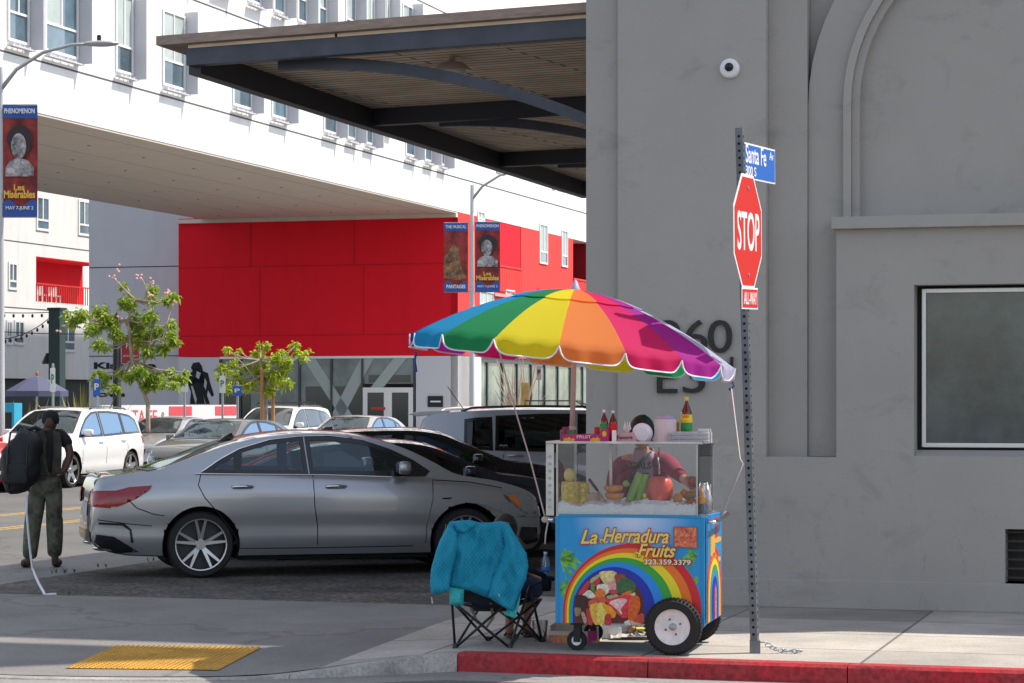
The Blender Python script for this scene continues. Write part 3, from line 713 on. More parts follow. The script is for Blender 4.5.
# mural couple: plain black silhouettes
M_ink = mat('mural_black', (.012,.012,.014), .8)
mu = thing('wall_mural', 'black painted silhouette of an embracing couple on the grey ground floor wall', 'mural', CB, -BL)
def mur(pts):
    mb = MB(); P = [fs(*p) for p in pts]; P = [(p[0], p[1]) for p in P]; mb.prism(P, -.012, -.004); return mb
mur([(190,404),(191,392),(188,384),(190,374),(195,368),(200,370),(203,376),(205,385),(203,394),(205,404)]).build('left_figure', M_ink, mu)
mur([(191,368),(193,363),(199,362),(202,366),(203,371),(208,373),(210,382),(214,395),(212,397),(208,390),(207,395),(210,404),(206,404),(203,394),(204,385),(198,382),(193,385),(193,379),(198,375),(196,371),(193,371)]).build('right_figure', M_ink, mu)
M_pal = mat('mural_pale', (.45,.45,.47), .8)
for pts in ([(197,371),(201,373),(199,379),(196,377)],[(205,378),(207,382),(206,390),(204,386)],[(191,386),(193,386),(197,399),(196,404),(194,398)]):
    mb = MB(); mb.prism([fs(*p) for p in pts], -.018, -.013); mb.build('pale_highlight', M_pal, mu)
# grey wall behind the bridge (left), with lettering
gw = thing('grey_side_building', 'pale grey windowless block behind the bridge with black lettering low on its wall', 'building', CB, -BL)
g0 = fr(89, 300, 1.6)[0]
mb = MB(); mb.box(g0, -12.15, 1.6, 9, 0, 14); mb.build('wall', M_grey, gw)
mb = MB(); 
for z_ in (fr(130,267,1.6)[1], fr(130,347,1.6)[1], fr(130,356,1.6)[1]): mb.box(g0,-12.15,1.588,1.6,z_-.02,z_+.02)
mb.build('joint', M_groove, gw)
mb = MB()
for s, x0, x1, y0, y1 in (('Kiss the',94,156,362,369),('one you',92,135,375,382),('love',94,125,391,397)):
    A_ = fr(x0,y1,1.6); B_ = fr(x1,y0,1.6); add_text(mb, s, B_[0]-A_[0], B_[1]-A_[1], Matrix.Translation((A_[0],1.588,A_[1])), t=.01, bold=.04)
mb.build('lettering', M_ink, gw)
# far left building
fb = thing('far_apartment_building', 'white apartment building with red balcony recess seen below the bridge at left', 'building', (0,0,0), -BL)
Yf = 147.0; Of = Vector(((88-512)/F*Yf, Yf, 0)); fb.location = Of
def f3(px, py):
    r = (px-512)/F; t = (r*Of.y-Of.x)/(DB.x-r*DB.y); return t, CH-(py-H0)/F*(Of.y+t*DB.y)
tl = f3(-60,300)[0]
zr0 = f3(60,303)[1]; zr1 = f3(60,259)[1]; tr0 = f3(36,280)[0]
mb = MB(); mb.box(-9,0,tl,tr0,3.0,40); mb.box(-9,0,tr0,3,3.0,zr0); mb.box(-9,0,tr0,3,zr1,40); mb.box(-9,-2.0,tr0,3,zr0,zr1); mb.build('wall', M_white, fb)
mb = MB(); mb.box(-2.0,-1.9,tr0,3,zr0,zr1); mb.box(-1.9,0.0,tr0,3,zr1-.06,zr1-.003); mb.build('red_recess', M_red, fb)
mb = MB(); mb.box(0,.05,tr0,3,zr0+1.0,zr0+1.08)
for k in range(40): mb.box(.0,.04,tr0+.28*k,tr0+.28*k+.06,zr0,zr0+1.0)
mb.build('railing', M_redf, fb)
mb = MB(); mb.box(-9,-.4,tl,3,0,3.0); mb.build('ground_floor', mat('charcoal_front', (.03,.033,.04), .6), fb)
mb = MB(); z_ = f3(40,245)[1]; mb.box(0,.01,tl,3,z_,z_+.06); z_ = f3(40,310)[1]; mb.box(0,.01,tl,3,z_,z_+.06); mb.build('joint', M_groove, fb)
for x0,x1,y0,y1 in ((36,49,196,231),(78,90,200,236),(8,17,262,290),(6,12,320,345),(14,24,320,345),(60,75,320,352),(-12,0,196,225)):
    t0 = f3(x0,0)[0]; t1 = f3(x1,0)[0]; mm_ = (x0+x1)/2; z1 = f3(mm_,y0)[1]; z0 = f3(mm_,y1)[1]
    q = MB(); w_ = .15; q.box(0,.06,t0,t0+w_,z0,z1); q.box(0,.06,t1-w_,t1,z0,z1); q.box(0,.06,t0+w_,t1-w_,z0,z0+w_); q.box(0,.06,t0+w_,t1-w_,z1-w_,z1); q.box(0,.05,t0+w_,t1-w_,z0+(z1-z0)*.28,z0+(z1-z0)*.28+.12); q.box(0,.05,(t0+t1)/2-.06,(t0+t1)/2+.06,z0+(z1-z0)*.28+.12,z1-w_)
    wi = q.build('window', M_fr, fb); MB().box(.0,.02,t0+w_,t1-w_,z0+w_,z1-w_).build('pane', M_gl, wi)
q = MB(); t0 = f3(38,0)[0]; t1 = f3(62,0)[0]
for k in range(3): q.box(-1.9,-1.85,t0+(t1-t0)*k/2,t0+(t1-t0)*k/2+.2,zr0,zr1-.6)
q.box(-1.9,-1.85,t0,t1,zr1-.8,zr1-.6); q.build('balcony_door', M_fr, fb)
for k, x in enumerate((52, 66)):   # plastic chairs on the balcony
    t0 = f3(x,0)[0]; p = Of + DB*t0 + UB*(-.8) + Vector((0,0,zr0)); ch = thing('balcony_chair', ('white plastic chair nearer the glass door on the far balcony' if k == 0 else 'white plastic chair further right on the far balcony'), 'chair', p, .6, 'white chairs on the far balcony')
    MB().box(-.3,.3,-.3,.3,.42,.47).build('seat', M_fr, ch); MB().box(-.3,.3,.27,.32,.47,1.0).build('backrest', M_fr, ch)
    for sx in (-.27,.27):
        for sy in (-.27,.27): MB().box(sx-.03,sx+.03,sy-.03,sy+.03,0,.42).build('leg', M_fr, ch)

# ------------------------------------------------------------------ street lamps with banners
M_galv = mat('galvanised_steel', (.36,.38,.40), .45, .5); M_pole = mat('pale_pole', (.50,.52,.53), .5, .2)
M_ban_b = mat('banner_blue', (.035,.10,.36), .7); M_ban_r = mat('banner_red', (.42,.05,.04), .7, col2=(.10,.015,.02), vscale=2.2)
M_ban_d = mat('banner_figures', (.42,.22,.10), .8, col2=(.03,.025,.03), vscale=7); M_ban_p = mat('banner_pale', (.55,.55,.56), .8, col2=(.05,.05,.055), vscale=5.5)
M_let = mat('banner_lettering_white', (.7,.72,.75), .7); M_gold = mat('banner_lettering_gold', (.75,.50,.08), .7)
def street_lamp(px, Y, label, banners, armr):
    p = Vector(((px-512)/F*Y, Y, 0)); t = thing('street_lamp', label, 'street lamp', p, 0, 'street lamps along the far pavement')
    MB().lathe([(.16,0),(.16,.3),(.10,.35),(.085,4),(.06,8.9),(.05,9.1)], 14).build('pole', M_pole, t, smooth=True, auto=40)
    A = [Vector((0,0,8.6)), Vector((.35,0,9.05)), Vector((.95,-.05,9.42)), Vector((1.6,-.1,9.58)), Vector((2.0,-.12,9.6))]
    MB().tube(A, [.05,.045,.04,.035,.03], 8).build('arm', M_galv, t, smooth=True)
    MB().ell((2.25,-.14,9.6),(.4,.16,.07),14,8).build('lamp_head', M_galv, t, smooth=True)
    MB().lathe([(.05,9.65),(.05,9.78),(.0,9.8)],10,(2.2,-.14,0)).build('photocell', M_dark, t)
    for (x0, x1, z0, z1, kind) in banners:
        lab = {'L': 'theatre banner with brownish figures, PANTAGES at its foot', 'R': 'theatre banner with pale portrait'}[kind]
        wd = x1-x0; ht = z1-z0; bt = thing('banner', None, None, (p.x+x0, p.y, z0), 0)
        bt['label'] = lab + (' on the leftmost lamp post' if px < 100 else ' on the lamp by the red wall'); bt['category'] = 'banner'; bt['group'] = 'theatre banners on lamp posts'
        def sx(x, z): return -.03 + .05*math.sin(z*2.2+x0*3)*x/wd
        def strip(name, m_, u0, u1, v0, v1, off=0.0, n=8):
            mb = MB()
            for k in range(n):
                va = v0+(v1-v0)*k/n; vb = v0+(v1-v0)*(k+1)/n
                mb.quad((u0*wd+sx(u0*wd,va)*.0, sx(u0*wd,va)-off, va*ht),(u1*wd, sx(u1*wd,va)-off, va*ht),(u1*wd, sx(u1*wd,vb)-off, vb*ht),(u0*wd, sx(u0*wd,vb)-off, vb*ht))
            return mb.build(name, m_, bt, fix=False)
        strip('cloth', M_ban_r, 0, 1, 0, 1, 0, 16)
        strip('blue_band', M_ban_b, 0, 1, .88, 1, .012); 
        mb = MB(); pts = [(0,0)]+[(k/10, .12+.035*math.sin(k*.9)) for k in range(11)]+[(1,0)]; mb.poly([(a*wd,-.055,b*ht) for a,b in pts]); mb.build('blue_foot', M_ban_b, bt, fix=False)
        if kind == 'R':
            pts = [(.5+.36*math.cos(a)*(1+.1*math.sin(3*a)), .62+.15*math.sin(a)) for a in [k*math.pi/12 for k in range(24)]]
            mb = MB(); mb.poly([(a*wd,-.062,(b+.05)*ht) for a,b in pts]); mb.build('dark_oval', mat('banner_dark', (.04,.03,.035), .8), bt, fix=False)
            mb = MB(); mb.poly([(wd*(.47+.22*math.cos(a)), -.068, ht*(.63+.115*math.sin(a))) for a in [k*math.pi/10 for k in range(20)]]); mb.poly([(wd*x,-.067,ht*z) for x,z in ((.08,.36),(.9,.36),(.92,.44),(.75,.5),(.56,.52),(.38,.52),(.2,.49),(.1,.44))]); mb.build('pale_shape', M_ban_p, bt, fix=False)
            mb = MB(); add_text(mb, 'PHENOMENON', wd*.88, ht*.045, Matrix.Translation((wd*.06,-.10,ht*.92)), t=.01, bold=.02); add_text(mb, 'MAY 7-JUNE 2', wd*.8, ht*.04, Matrix.Translation((wd*.1,-.07,ht*.055)), t=.01, bold=.02); mb.build('white_lettering', M_let, bt)
            mb = MB(); add_text(mb, 'Les', wd*.3, ht*.055, Matrix.Translation((wd*.34,-.08,ht*.235)), t=.01, bold=.02); add_text(mb, 'Mis\u00e9rables', wd*.9, ht*.07, Matrix.Translation((wd*.05,-.08,ht*.165)), t=.01, bold=.03); mb.build('gold_lettering', M_gold, bt)
        else:
            mb = MB(); mb.poly([(wd*x,-.062,ht*z) for x,z in ((0,.2),(.0,.5),(.12,.55),(.25,.62),(.4,.72),(.52,.66),(.7,.62),(.82,.52),(1,.48),(1,.2),(.6,.17))]); mb.build('figure_group', M_ban_d, bt, fix=False)
            mb = MB(); add_text(mb, 'THE MUSICAL', wd*.86, ht*.045, Matrix.Translation((wd*.07,-.10,ht*.92)), t=.01, bold=.02); add_text(mb, 'PANTAGES', wd*.8, ht*.055, Matrix.Translation((wd*.1,-.07,ht*.05)), t=.01, bold=.04); mb.build('white_lettering', M_let, bt)
        for z_ in (.0, ht): MB().tube([(-abs(x0) if x0 > 0 else wd+abs(x1),0,z_), (wd if x0 > 0 else 0,-.02,z_)], .02, 6).build('bracket', M_galv, bt)
def zz(py, Y): return CH-(py-H0)/F*Y
def bx(px, pole, Y): return (px-pole)/F*Y
street_lamp(0.5, 53, 'tall grey street lamp at the left edge with curved arm', [(bx(3,0.5,53), bx(37.5,0.5,53), zz(217,53), zz(105,53), 'R')], 0)
street_lamp(472, 82, 'tall grey street lamp in front of the red wall with two banners', [(bx(444,472,82), bx(468,472,82), zz(292,82), zz(223,82), 'L'), (bx(475,472,82), bx(500,472,82), zz(292,82), zz(222,82), 'R')], 0)

# ------------------------------------------------------------------ trees
M_bark = mat('pale_bark', (.42,.34,.26), .9, vary=.3, vscale=8)
def leafmat(name, c1, c2):
    m = bpy.data.materials.new(name); m.use_nodes = True; nt = m.node_tree; b = nt.nodes['Principled BSDF']; L = nt.links.new
    oi = nt.nodes.new('ShaderNodeNewGeometry'); cr = nt.nodes.new('ShaderNodeValToRGB'); cr.color_ramp.elements[0].color = (*c2,1); cr.color_ramp.elements[1].color = (*c1,1)
    L(oi.outputs['Random Per Island'], cr.inputs[0]); L(cr.outputs[0], b.inputs['Base Color']); b.inputs['Roughness'].default_value = .6
    t = nt.nodes.new('ShaderNodeBsdfTranslucent'); L(cr.outputs[0], t.inputs[0]); mx = nt.nodes.new('ShaderNodeMixShader'); mx.inputs[0].default_value = .4
    L(b.outputs[0], mx.inputs[1]); L(t.outputs[0], mx.inputs[2]); L(mx.outputs[0], nt.nodes['Material Output'].inputs[0]); return m
M_leaf = leafmat('bright_leaf', (.46,.56,.06), (.15,.26,.02)); M_leaf2 = leafmat('yellow_green_leaf', (.55,.62,.05), (.22,.33,.02)); M_bloss = mat('pink_blossom', (.75,.42,.42), .7)
def leaves(mb, c, r, n, size=.13, flat=.6):
    for k in range(n):
        d = Vector((rnd.gauss(0,1), rnd.gauss(0,1), rnd.gauss(0,1)*flat)); d = d.normalized()*r*(rnd.random()**.4); p = Vector(c)+d
        a = Vector((rnd.gauss(0,1), rnd.gauss(0,1), rnd.gauss(0,.6))).normalized(); b = a.cross(Vector((rnd.gauss(0,.5), rnd.gauss(0,.5), 1))).normalized()
        s = size*(.6+.8*rnd.random()); droop = Vector((0,0,-s*.4))
        mb.face([mb.vert(p), mb.vert(p+a*s*.5+b*s*.22), mb.vert(p+a*s+droop), mb.vert(p+a*s*.5-b*s*.22)])
def tree(px, Y, label, clumps, trunk, mleaf, blossoms=(), n=55, lean=0, forks=()):
    """clumps: pixel positions (px,py,radius px, depth m)"""
    base = Vector(((px-512)/F*Y, Y, 0)); t = thing('street_tree', label, 'tree', base, 0, 'young street trees')
    def loc(x, y, dy=0): return W(x, y, Y)-base+Vector((0,dy,0))
    tr = MB(); lb = MB()
    tops = []
    T = [loc(*p) for p in trunk]; T[0].z = 0; rr = [.06-.03*i/len(T) for i in range(len(T))]; tr.tube(T, rr, 8)
    for f in forks:
        P = [loc(*p) for p in f]; tr.tube(P, [.032-.022*i/(len(P)-1) for i in range(len(P))], 6)
    for (x, y, r, dy) in clumps:
        c = loc(x, y, dy); rad = r/F*Y*1.2; leaves(lb, c, rad, int(n*(r/7)**2), .13, .8)
        near = min(T[len(T)//2:], key=lambda q: (q-c).length); m_ = near.lerp(c, .5)+Vector((0,0,-.1)); tr.tube([near, m_, c], [.03,.02,.008], 5)
    tr.build('trunk', M_bark, t, smooth=True); lb.build('crown', mleaf, t, fix=False)
    if blossoms:
        b = MB()
        for (x, y) in blossoms:
            c = loc(x, y, rnd.uniform(-.3,.3))
            for k in range(5): b.ell(c+Vector((rnd.gauss(0,.06), rnd.gauss(0,.06), rnd.gauss(0,.05))), .032, 6, 4)
        b.build('blossom', M_bloss, t)
cl = []
for (x,y,r) in ((128,303,9),(122,285,4),(150,290,6),(152,300,5),(100,313,9),(85,316,7),(75,322,7),(110,322,9),(135,322,10),(150,318,8),(168,300,6),(177,297,5),(95,330,8),(118,335,7),(140,338,11),(155,332,8),(170,325,6),(172,336,6),(175,343,5),(148,352,7),(163,348,7),(108,349,4),(96,343,6),(103,380,9),(97,374,6),(112,388,5),(142,372,8),(155,378,9),(168,374,7),(180,378,6),(148,386,7),(162,384,6),(175,386,5),(183,372,3),(132,378,6),(120,372,5),(70,315,4)):
    cl.append((x,y,r*.85,rnd.uniform(-.5,.5)))
tree(147, 60, 'larger young street tree with pink blossoms in front of the grey wall', cl, [(148,432),(148,405),(145,395),(138,380),(132,360),(130,340),(128,320),(135,300)], M_leaf,
     [(117,271),(111,277),(140,278),(150,296),(163,299),(176,302),(100,312),(80,318),(72,324),(102,322),(165,292),(118,318),(60,330),(95,322),(152,283)], n=190,
     forks=[[(138,380),(148,350),(155,320),(150,295),(140,275)],[(130,340),(112,325),(95,316),(78,320)],[(148,350),(165,330),(172,305)],[(135,300),(125,290),(113,277)],[(145,395),(160,380),(178,374)]])
cl = [(x,y,r*.9,rnd.uniform(-.4,.4)) for (x,y,r) in ((228,350,4),(238,351,3),(268,346,4),(257,355,6),(262,363,7),(277,358,6),(282,352,4),(294,346,5),(297,353,4),(303,358,4),(308,352,3),(222,368,5),(232,376,7),(240,384,7),(230,388,5),(250,386,6),(264,378,8),(276,376,8),(285,368,6),(283,384,6),(270,390,6),(255,370,6),(291,383,3),(246,366,5),(234,364,5),(218,377,3),(288,361,4),(260,345,3))]
tree(266, 67, 'smaller yellow green street tree in front of the shop glass', cl, [(266,440),(266,410),(265,392),(262,375),(260,360)], M_leaf2, n=180, forks=[[(265,392),(250,372),(232,352)],[(264,385),(280,362),(295,346)],[(262,375),(285,365),(304,356)],[(265,395),(240,385),(224,372)]])
# tree stakes
for k, (x, Y) in enumerate(((262,66.8),(273,67.2))):
    b = Vector(((x-512)/F*Y, Y, 0)); t = MB().lathe([(.05,0),(.05,2.6),(0,2.62)],8,b).build('tree_stake', mat('orange_timber', (.42,.22,.09), .8), smooth=True, auto=40); tag(t, 'orange brown timber stake on the %s side of the smaller street tree' % ('left' if k == 0 else 'right'), 'stake', 'tree stakes')
# bare twiggy tree and timber post by the street glazing
b = Vector(((519-512)/F*78, 78, 0)); t = thing('bare_tree', 'leafless pale twiggy tree in front of the green glass', 'tree', b)
mb = MB()
for k in range(26):
    a = rnd.uniform(-1,1); h = rnd.uniform(1.9,3.4); mb.tube([(0,0,.0),(a*.15,0,1.0),(a*.5,rnd.uniform(-.2,.2),h*.7),(a*.8+rnd.uniform(-.2,.2),0,h)],[.04,.03,.02,.008],5)
mb.build('branch', mat('dry_twig', (.50,.38,.28), .8), t)
b = Vector(((525-512)/F*76, 76, 0)); tag(MB().box(b.x-.12,b.x+.12,b.y-.1,b.y+.1,0,2.3).build('timber_post', mat('yellow_timber', (.55,.33,.10), .7, vary=.3, vscale=5), bevel=.01), 'short yellow timber post beside the bare tree', 'post')
# ------------------------------------------------------------------ things on the far left pavement
def at0(px, Y): return Vector(((px-512)/F*Y, Y, 0))
# dark square post with string lights
p = at0(57, 66); t = thing('dark_post', 'tall dark green square post holding string lights', 'post', p, -BL); h = zz(310,66)
MB().box(-.17,.17,-.17,.17,0,h).build('post', mat('dark_green_paint', (.008,.03,.028), .5), t, bevel=.01); MB().box(-.2,.2,-.2,.2,h,h+.06).build('cap', M_dark, t)
MB().lathe([(.05,-.0),(.16,-.25),(.16,-.3)],10,(-.28,0,zz(353,66))).build('spotlight', M_dark, t)
def cable(name, pts, r, m_, label, cat='cable', bulbs=0, group=None):
    A = [Vector(q) for q in pts]; 
    if bulbs: t = thing(name, label, cat, A[0], 0, group); off = A[0]; par = t
    else: off = Vector((0,0,0)); par = None
    o = MB().tube([q-off for q in A], r, 5).build('wire' if bulbs else name, m_, par)
    if not bulbs: tag(o, label, cat, group); return o
    for i in range(bulbs):
        f = (i+.5)/bulbs*(len(A)-1); q = A[int(f)].lerp(A[min(int(f)+1,len(A)-1)], f-int(f))-off; MB().ell(q+Vector((0,0,-.08)),(.035,.035,.055),7,5).build('bulb', M_dark, t, smooth=True)
sag = lambda x0,y0,x1,y1,s,Y,n=14: [W(x0+(x1-x0)*k/n, y0+(y1-y0)*k/n+s*4*(k/n)*(1-k/n), Y) for k in range(n+1)]
cable('string_lights', sag(-10,312,56,312,1,66), .012, M_dark, 'upper straight string of small bulbs running left from the dark post', 'string lights', 7, 'string lights')
cable('string_lights', sag(-8,338,56,312,9,66), .012, M_dark, 'sagging string of small bulbs hanging from the dark post', 'string lights', 12, 'string lights')
cable('overhead_cable', sag(-10,331,96,334,1,64), .012, M_dark, 'thin dark cable crossing in front of the far white building')
# patio umbrella
p = at0(37, 62); t = thing('patio_umbrella', 'faded purple blue patio umbrella at the left behind the white car', 'umbrella', p)
n = 8; zt = zz(376,62); ze = zz(391,62); rr_ = 31/F*62
M_pu = translucent('faded_purple_cloth', (.13,.14,.24), .35); mb = MB(); prof = [(0.0,zt),(.35*rr_,zt-.08),(rr_,ze),(rr_,ze-.14)]
rings = [[mb.vert((r_*math.cos(2*math.pi*(k+.3)/n), r_*math.sin(2*math.pi*(k+.3)/n), z_)) for k in range(n)] for r_, z_ in prof]
for a, b in zip(rings, rings[1:]):
    for k in range(n): mb.face((a[k],a[(k+1)%n],b[(k+1)%n],b[k]))
mb.build('canopy', M_pu, t); MB().lathe([(.03,0),(.03,zt)],8).build('pole', M_fr, t); MB().ell((0,0,zt+.05),(.04,.04,.08),8,6).build('finial', mat('orange_plastic', (.5,.15,.04), .5), t)
# blue box
p = at0(9, 58); t = thing('blue_newspaper_box', 'bright blue box at the left edge under the patio umbrella', 'box', p, -BL)
MB().box(-.25,.25,-.2,.2,.25,zz(403,58)).build('cabinet', mat('bright_blue_paint', (.02,.33,.52), .4), t, bevel=.02); MB().box(-.18,.18,-.215,-.203,.95,1.45).build('window', M_dark, t); 
for sx in (-.2,.2): MB().box(sx-.02,sx+.02,-.15,.15,0,.25).build('leg', M_dark, t)
# yuccas
M_yuc = leafmat('dry_yucca_leaf', (.50,.42,.14), (.10,.13,.04))
for k, (px_, Y_, hh, lab) in enumerate(((30,60,1.9,'spiky yellow green plant between the blue box and the umbrella pole'),(83,63,2.2,'spiky dry yellow plant right of the dark green post'),(70,61,1.7,'low spiky plant just behind the white car roof'))):
    b = at0(px_, Y_); mb = MB()
    for q in range(70):
        a = rnd.random()*6.28; el = rnd.uniform(.5,1.5); L_ = hh*rnd.uniform(.7,1.15); d = Vector((math.cos(a)*math.cos(el), math.sin(a)*math.cos(el), math.sin(el))); s = Vector((-math.sin(a), math.cos(a), 0))*.03
        mb.face([mb.vert(b+s+Vector((0,0,.1))), mb.vert(b-s+Vector((0,0,.1))), mb.vert(b+d*L_*.6-s*1.2), mb.vert(b+d*L_+Vector((0,0,-.08))), mb.vert(b+d*L_*.6+s*1.2)])
    tag(mb.build('spiky_plant', M_yuc, fix=False), lab, 'plant', 'spiky plants')
# black lamp column with red banner
p = at0(117, 63); t = thing('black_lamp_post', 'thick black post behind the blossoming tree', 'post', p); h = zz(318,63)
MB().lathe([(.16,0),(.16,.6),(.12,.65),(.1,h),(.02,h+.15)],12).build('pole', M_dark, t, smooth=True, auto=40)
t = thing('red_banner', 'small red square banner hanging on the black post', 'banner', at0(121,63)+Vector((0,0,zz(363,63))))
MB().box(.02,.48,-.02,.0,0,.72).build('cloth', mat('dull_red_cloth', (.36,.035,.04), .7), t); q = MB(); add_text(q,'PD',.16,.14,Matrix.Translation((.14,-.022,.38)),t=.004); add_text(q,'ARTS DISTRICT',.4,.05,Matrix.Translation((.05,-.022,.16)),t=.004); q.build('lettering', M_let, t)
for z_ in (0,.72): MB().tube([(0,0,z_),(.5,0,z_)],.012,6).build('bracket', M_dark, t)
# parking signs
M_signw = mat('white_sign', (.72,.75,.72), .5); M_green = mat('sign_green', (.04,.30,.12), .5); M_blue = mat('sign_blue', (.03,.12,.50), .5)
def psign(px, Y, y0, y1, wpx, m_, label, txt, mt, cat='sign', name='parking_sign'):
    p = at0(px, Y); t = thing(name, label, cat, p, 0, 'small signs on the far pavement'); z0, z1 = zz(y1,Y), zz(y0,Y); wd = wpx/F*Y
    MB().lathe([(.03,0),(.03,z1+.1),(0,z1+.11)],8).build('post', M_galv, t, smooth=True, auto=40)
    MB().box(-wd/2,wd/2,-.05,-.035,z0,z1).build('panel', m_, t, bevel=.004)
    q = MB(); add_text(q, txt, wd*.6, (z1-z0)*.4, Matrix.Translation((-wd*.3,-.052,z0+(z1-z0)*.35)), t=.006, bold=.03); q.build('symbol', mt, t)
psign(53, 56, 368, 392, 5, M_signw, 'narrow white parking sign in front of the dark green post', 'P', M_green)
psign(184.5, 64, 374, 392, 7, M_signw, 'white parking sign in front of the mural, left of the pair', 'P', M_green)
psign(222.5, 65.5, 376, 393, 6, M_signw, 'white parking sign at the right edge of the mural wall', 'P', M_green)
psign(97, 58, 379, 396, 7.5, M_blue, 'blue and white sign in front of the love lettering', 'P', M_signw)
psign(237.5, 62, 386, 396, 9, M_blue, 'square blue accessible parking sign left of the small tree', 'P', M_signw)
psign(539, 74, 366, 380, 5, mat('pale_pink_sign',(.5,.35,.35),.5), 'narrow pinkish sign in front of the green street glazing', 'P', M_dark)
# low white fence banner
a0, a1 = 100, 238; P0 = Vector(((a0-512)/F*68, 68, 0)); P1 = Vector(((a1-512)/F*72, 72, 0)); dv = (P1-P0); Lb = dv.length; rz = math.atan2(dv.y, dv.x)
t = thing('fence_banner', 'white construction fence banner with red lettering and red panels along the driveway', 'banner', P0, rz)
h = zz(405,70); MB().box(0,Lb,0,.03,.1,h).build('sheet', mat('white_vinyl', (.8,.78,.78), .5), t)
M_pr = mat('coral_red_print', (.72,.10,.12), .6); mb = MB()
def bxp(px): return (px-a0)/(a1-a0)*Lb
for x0,x1 in ((167,190),(214,236)): mb.box(bxp(x0),bxp(x1),-.008,-.002,h-.31,h-.04)
mb.build('red_panel', M_pr, t); q = MB(); add_text(q,'SANTA FE',bxp(155)-bxp(113),.38,Matrix.Translation((bxp(113),-.004,h-.52)),t=.006,bold=.0); q.build('red_lettering', M_pr, t)
q = MB(); add_text(q,'&',bxp(163)-bxp(159),.3,Matrix.Translation((bxp(159),-.004,h-.5)),t=.006); q.build('grey_lettering', mat('grey_ink',(.25,.25,.27),.7), t)
# ------------------------------------------------------------------ cars
M_tyre = mat('tyre_rubber', (.018,.018,.018), .8); M_rimd = mat('dark_wheel_well', (.008,.008,.008), .9); M_rim = mat('machined_alloy', (.55,.55,.56), .3, .9); M_chrome = mat('chrome', (.75,.75,.77), .12, 1.0)
M_trim = mat('gloss_black_trim', (.01,.01,.011), .15, coat=.3); M_plast = mat('black_plastic', (.02,.02,.021), .6)
M_lamp_r = mat('red_tail_lens', (.30,.006,.012), .08, coat=.6, vary=.3, vscale=30); M_lamp_w = mat('clear_headlamp', (.30,.31,.32), .08, .3, coat=1, vary=.12, vscale=30); M_amber = mat('amber_lens', (.75,.20,.02), .15, coat=.5)
M_seat = mat('seat_dark', (.03,.028,.028), .7); M_seatl = mat('seat_tan', (.16,.12,.10), .7)
M_gcar = clear('car_glass_tint', (.62,.70,.70), .03, .02, gcol=(.75,.9,1)); M_gcard = clear('dark_privacy_glass', (.12,.14,.14), .03, .02)
M_gop = mat('car_glass_opaque', (.03,.045,.055), .04, spec=.9, coat=.5, vary=.7, vscale=2.2)
def paint(name, c, metal=.0, rough=.35, coat=1.0):
    m = mat(name, c, rough, metal, coat=coat); return m
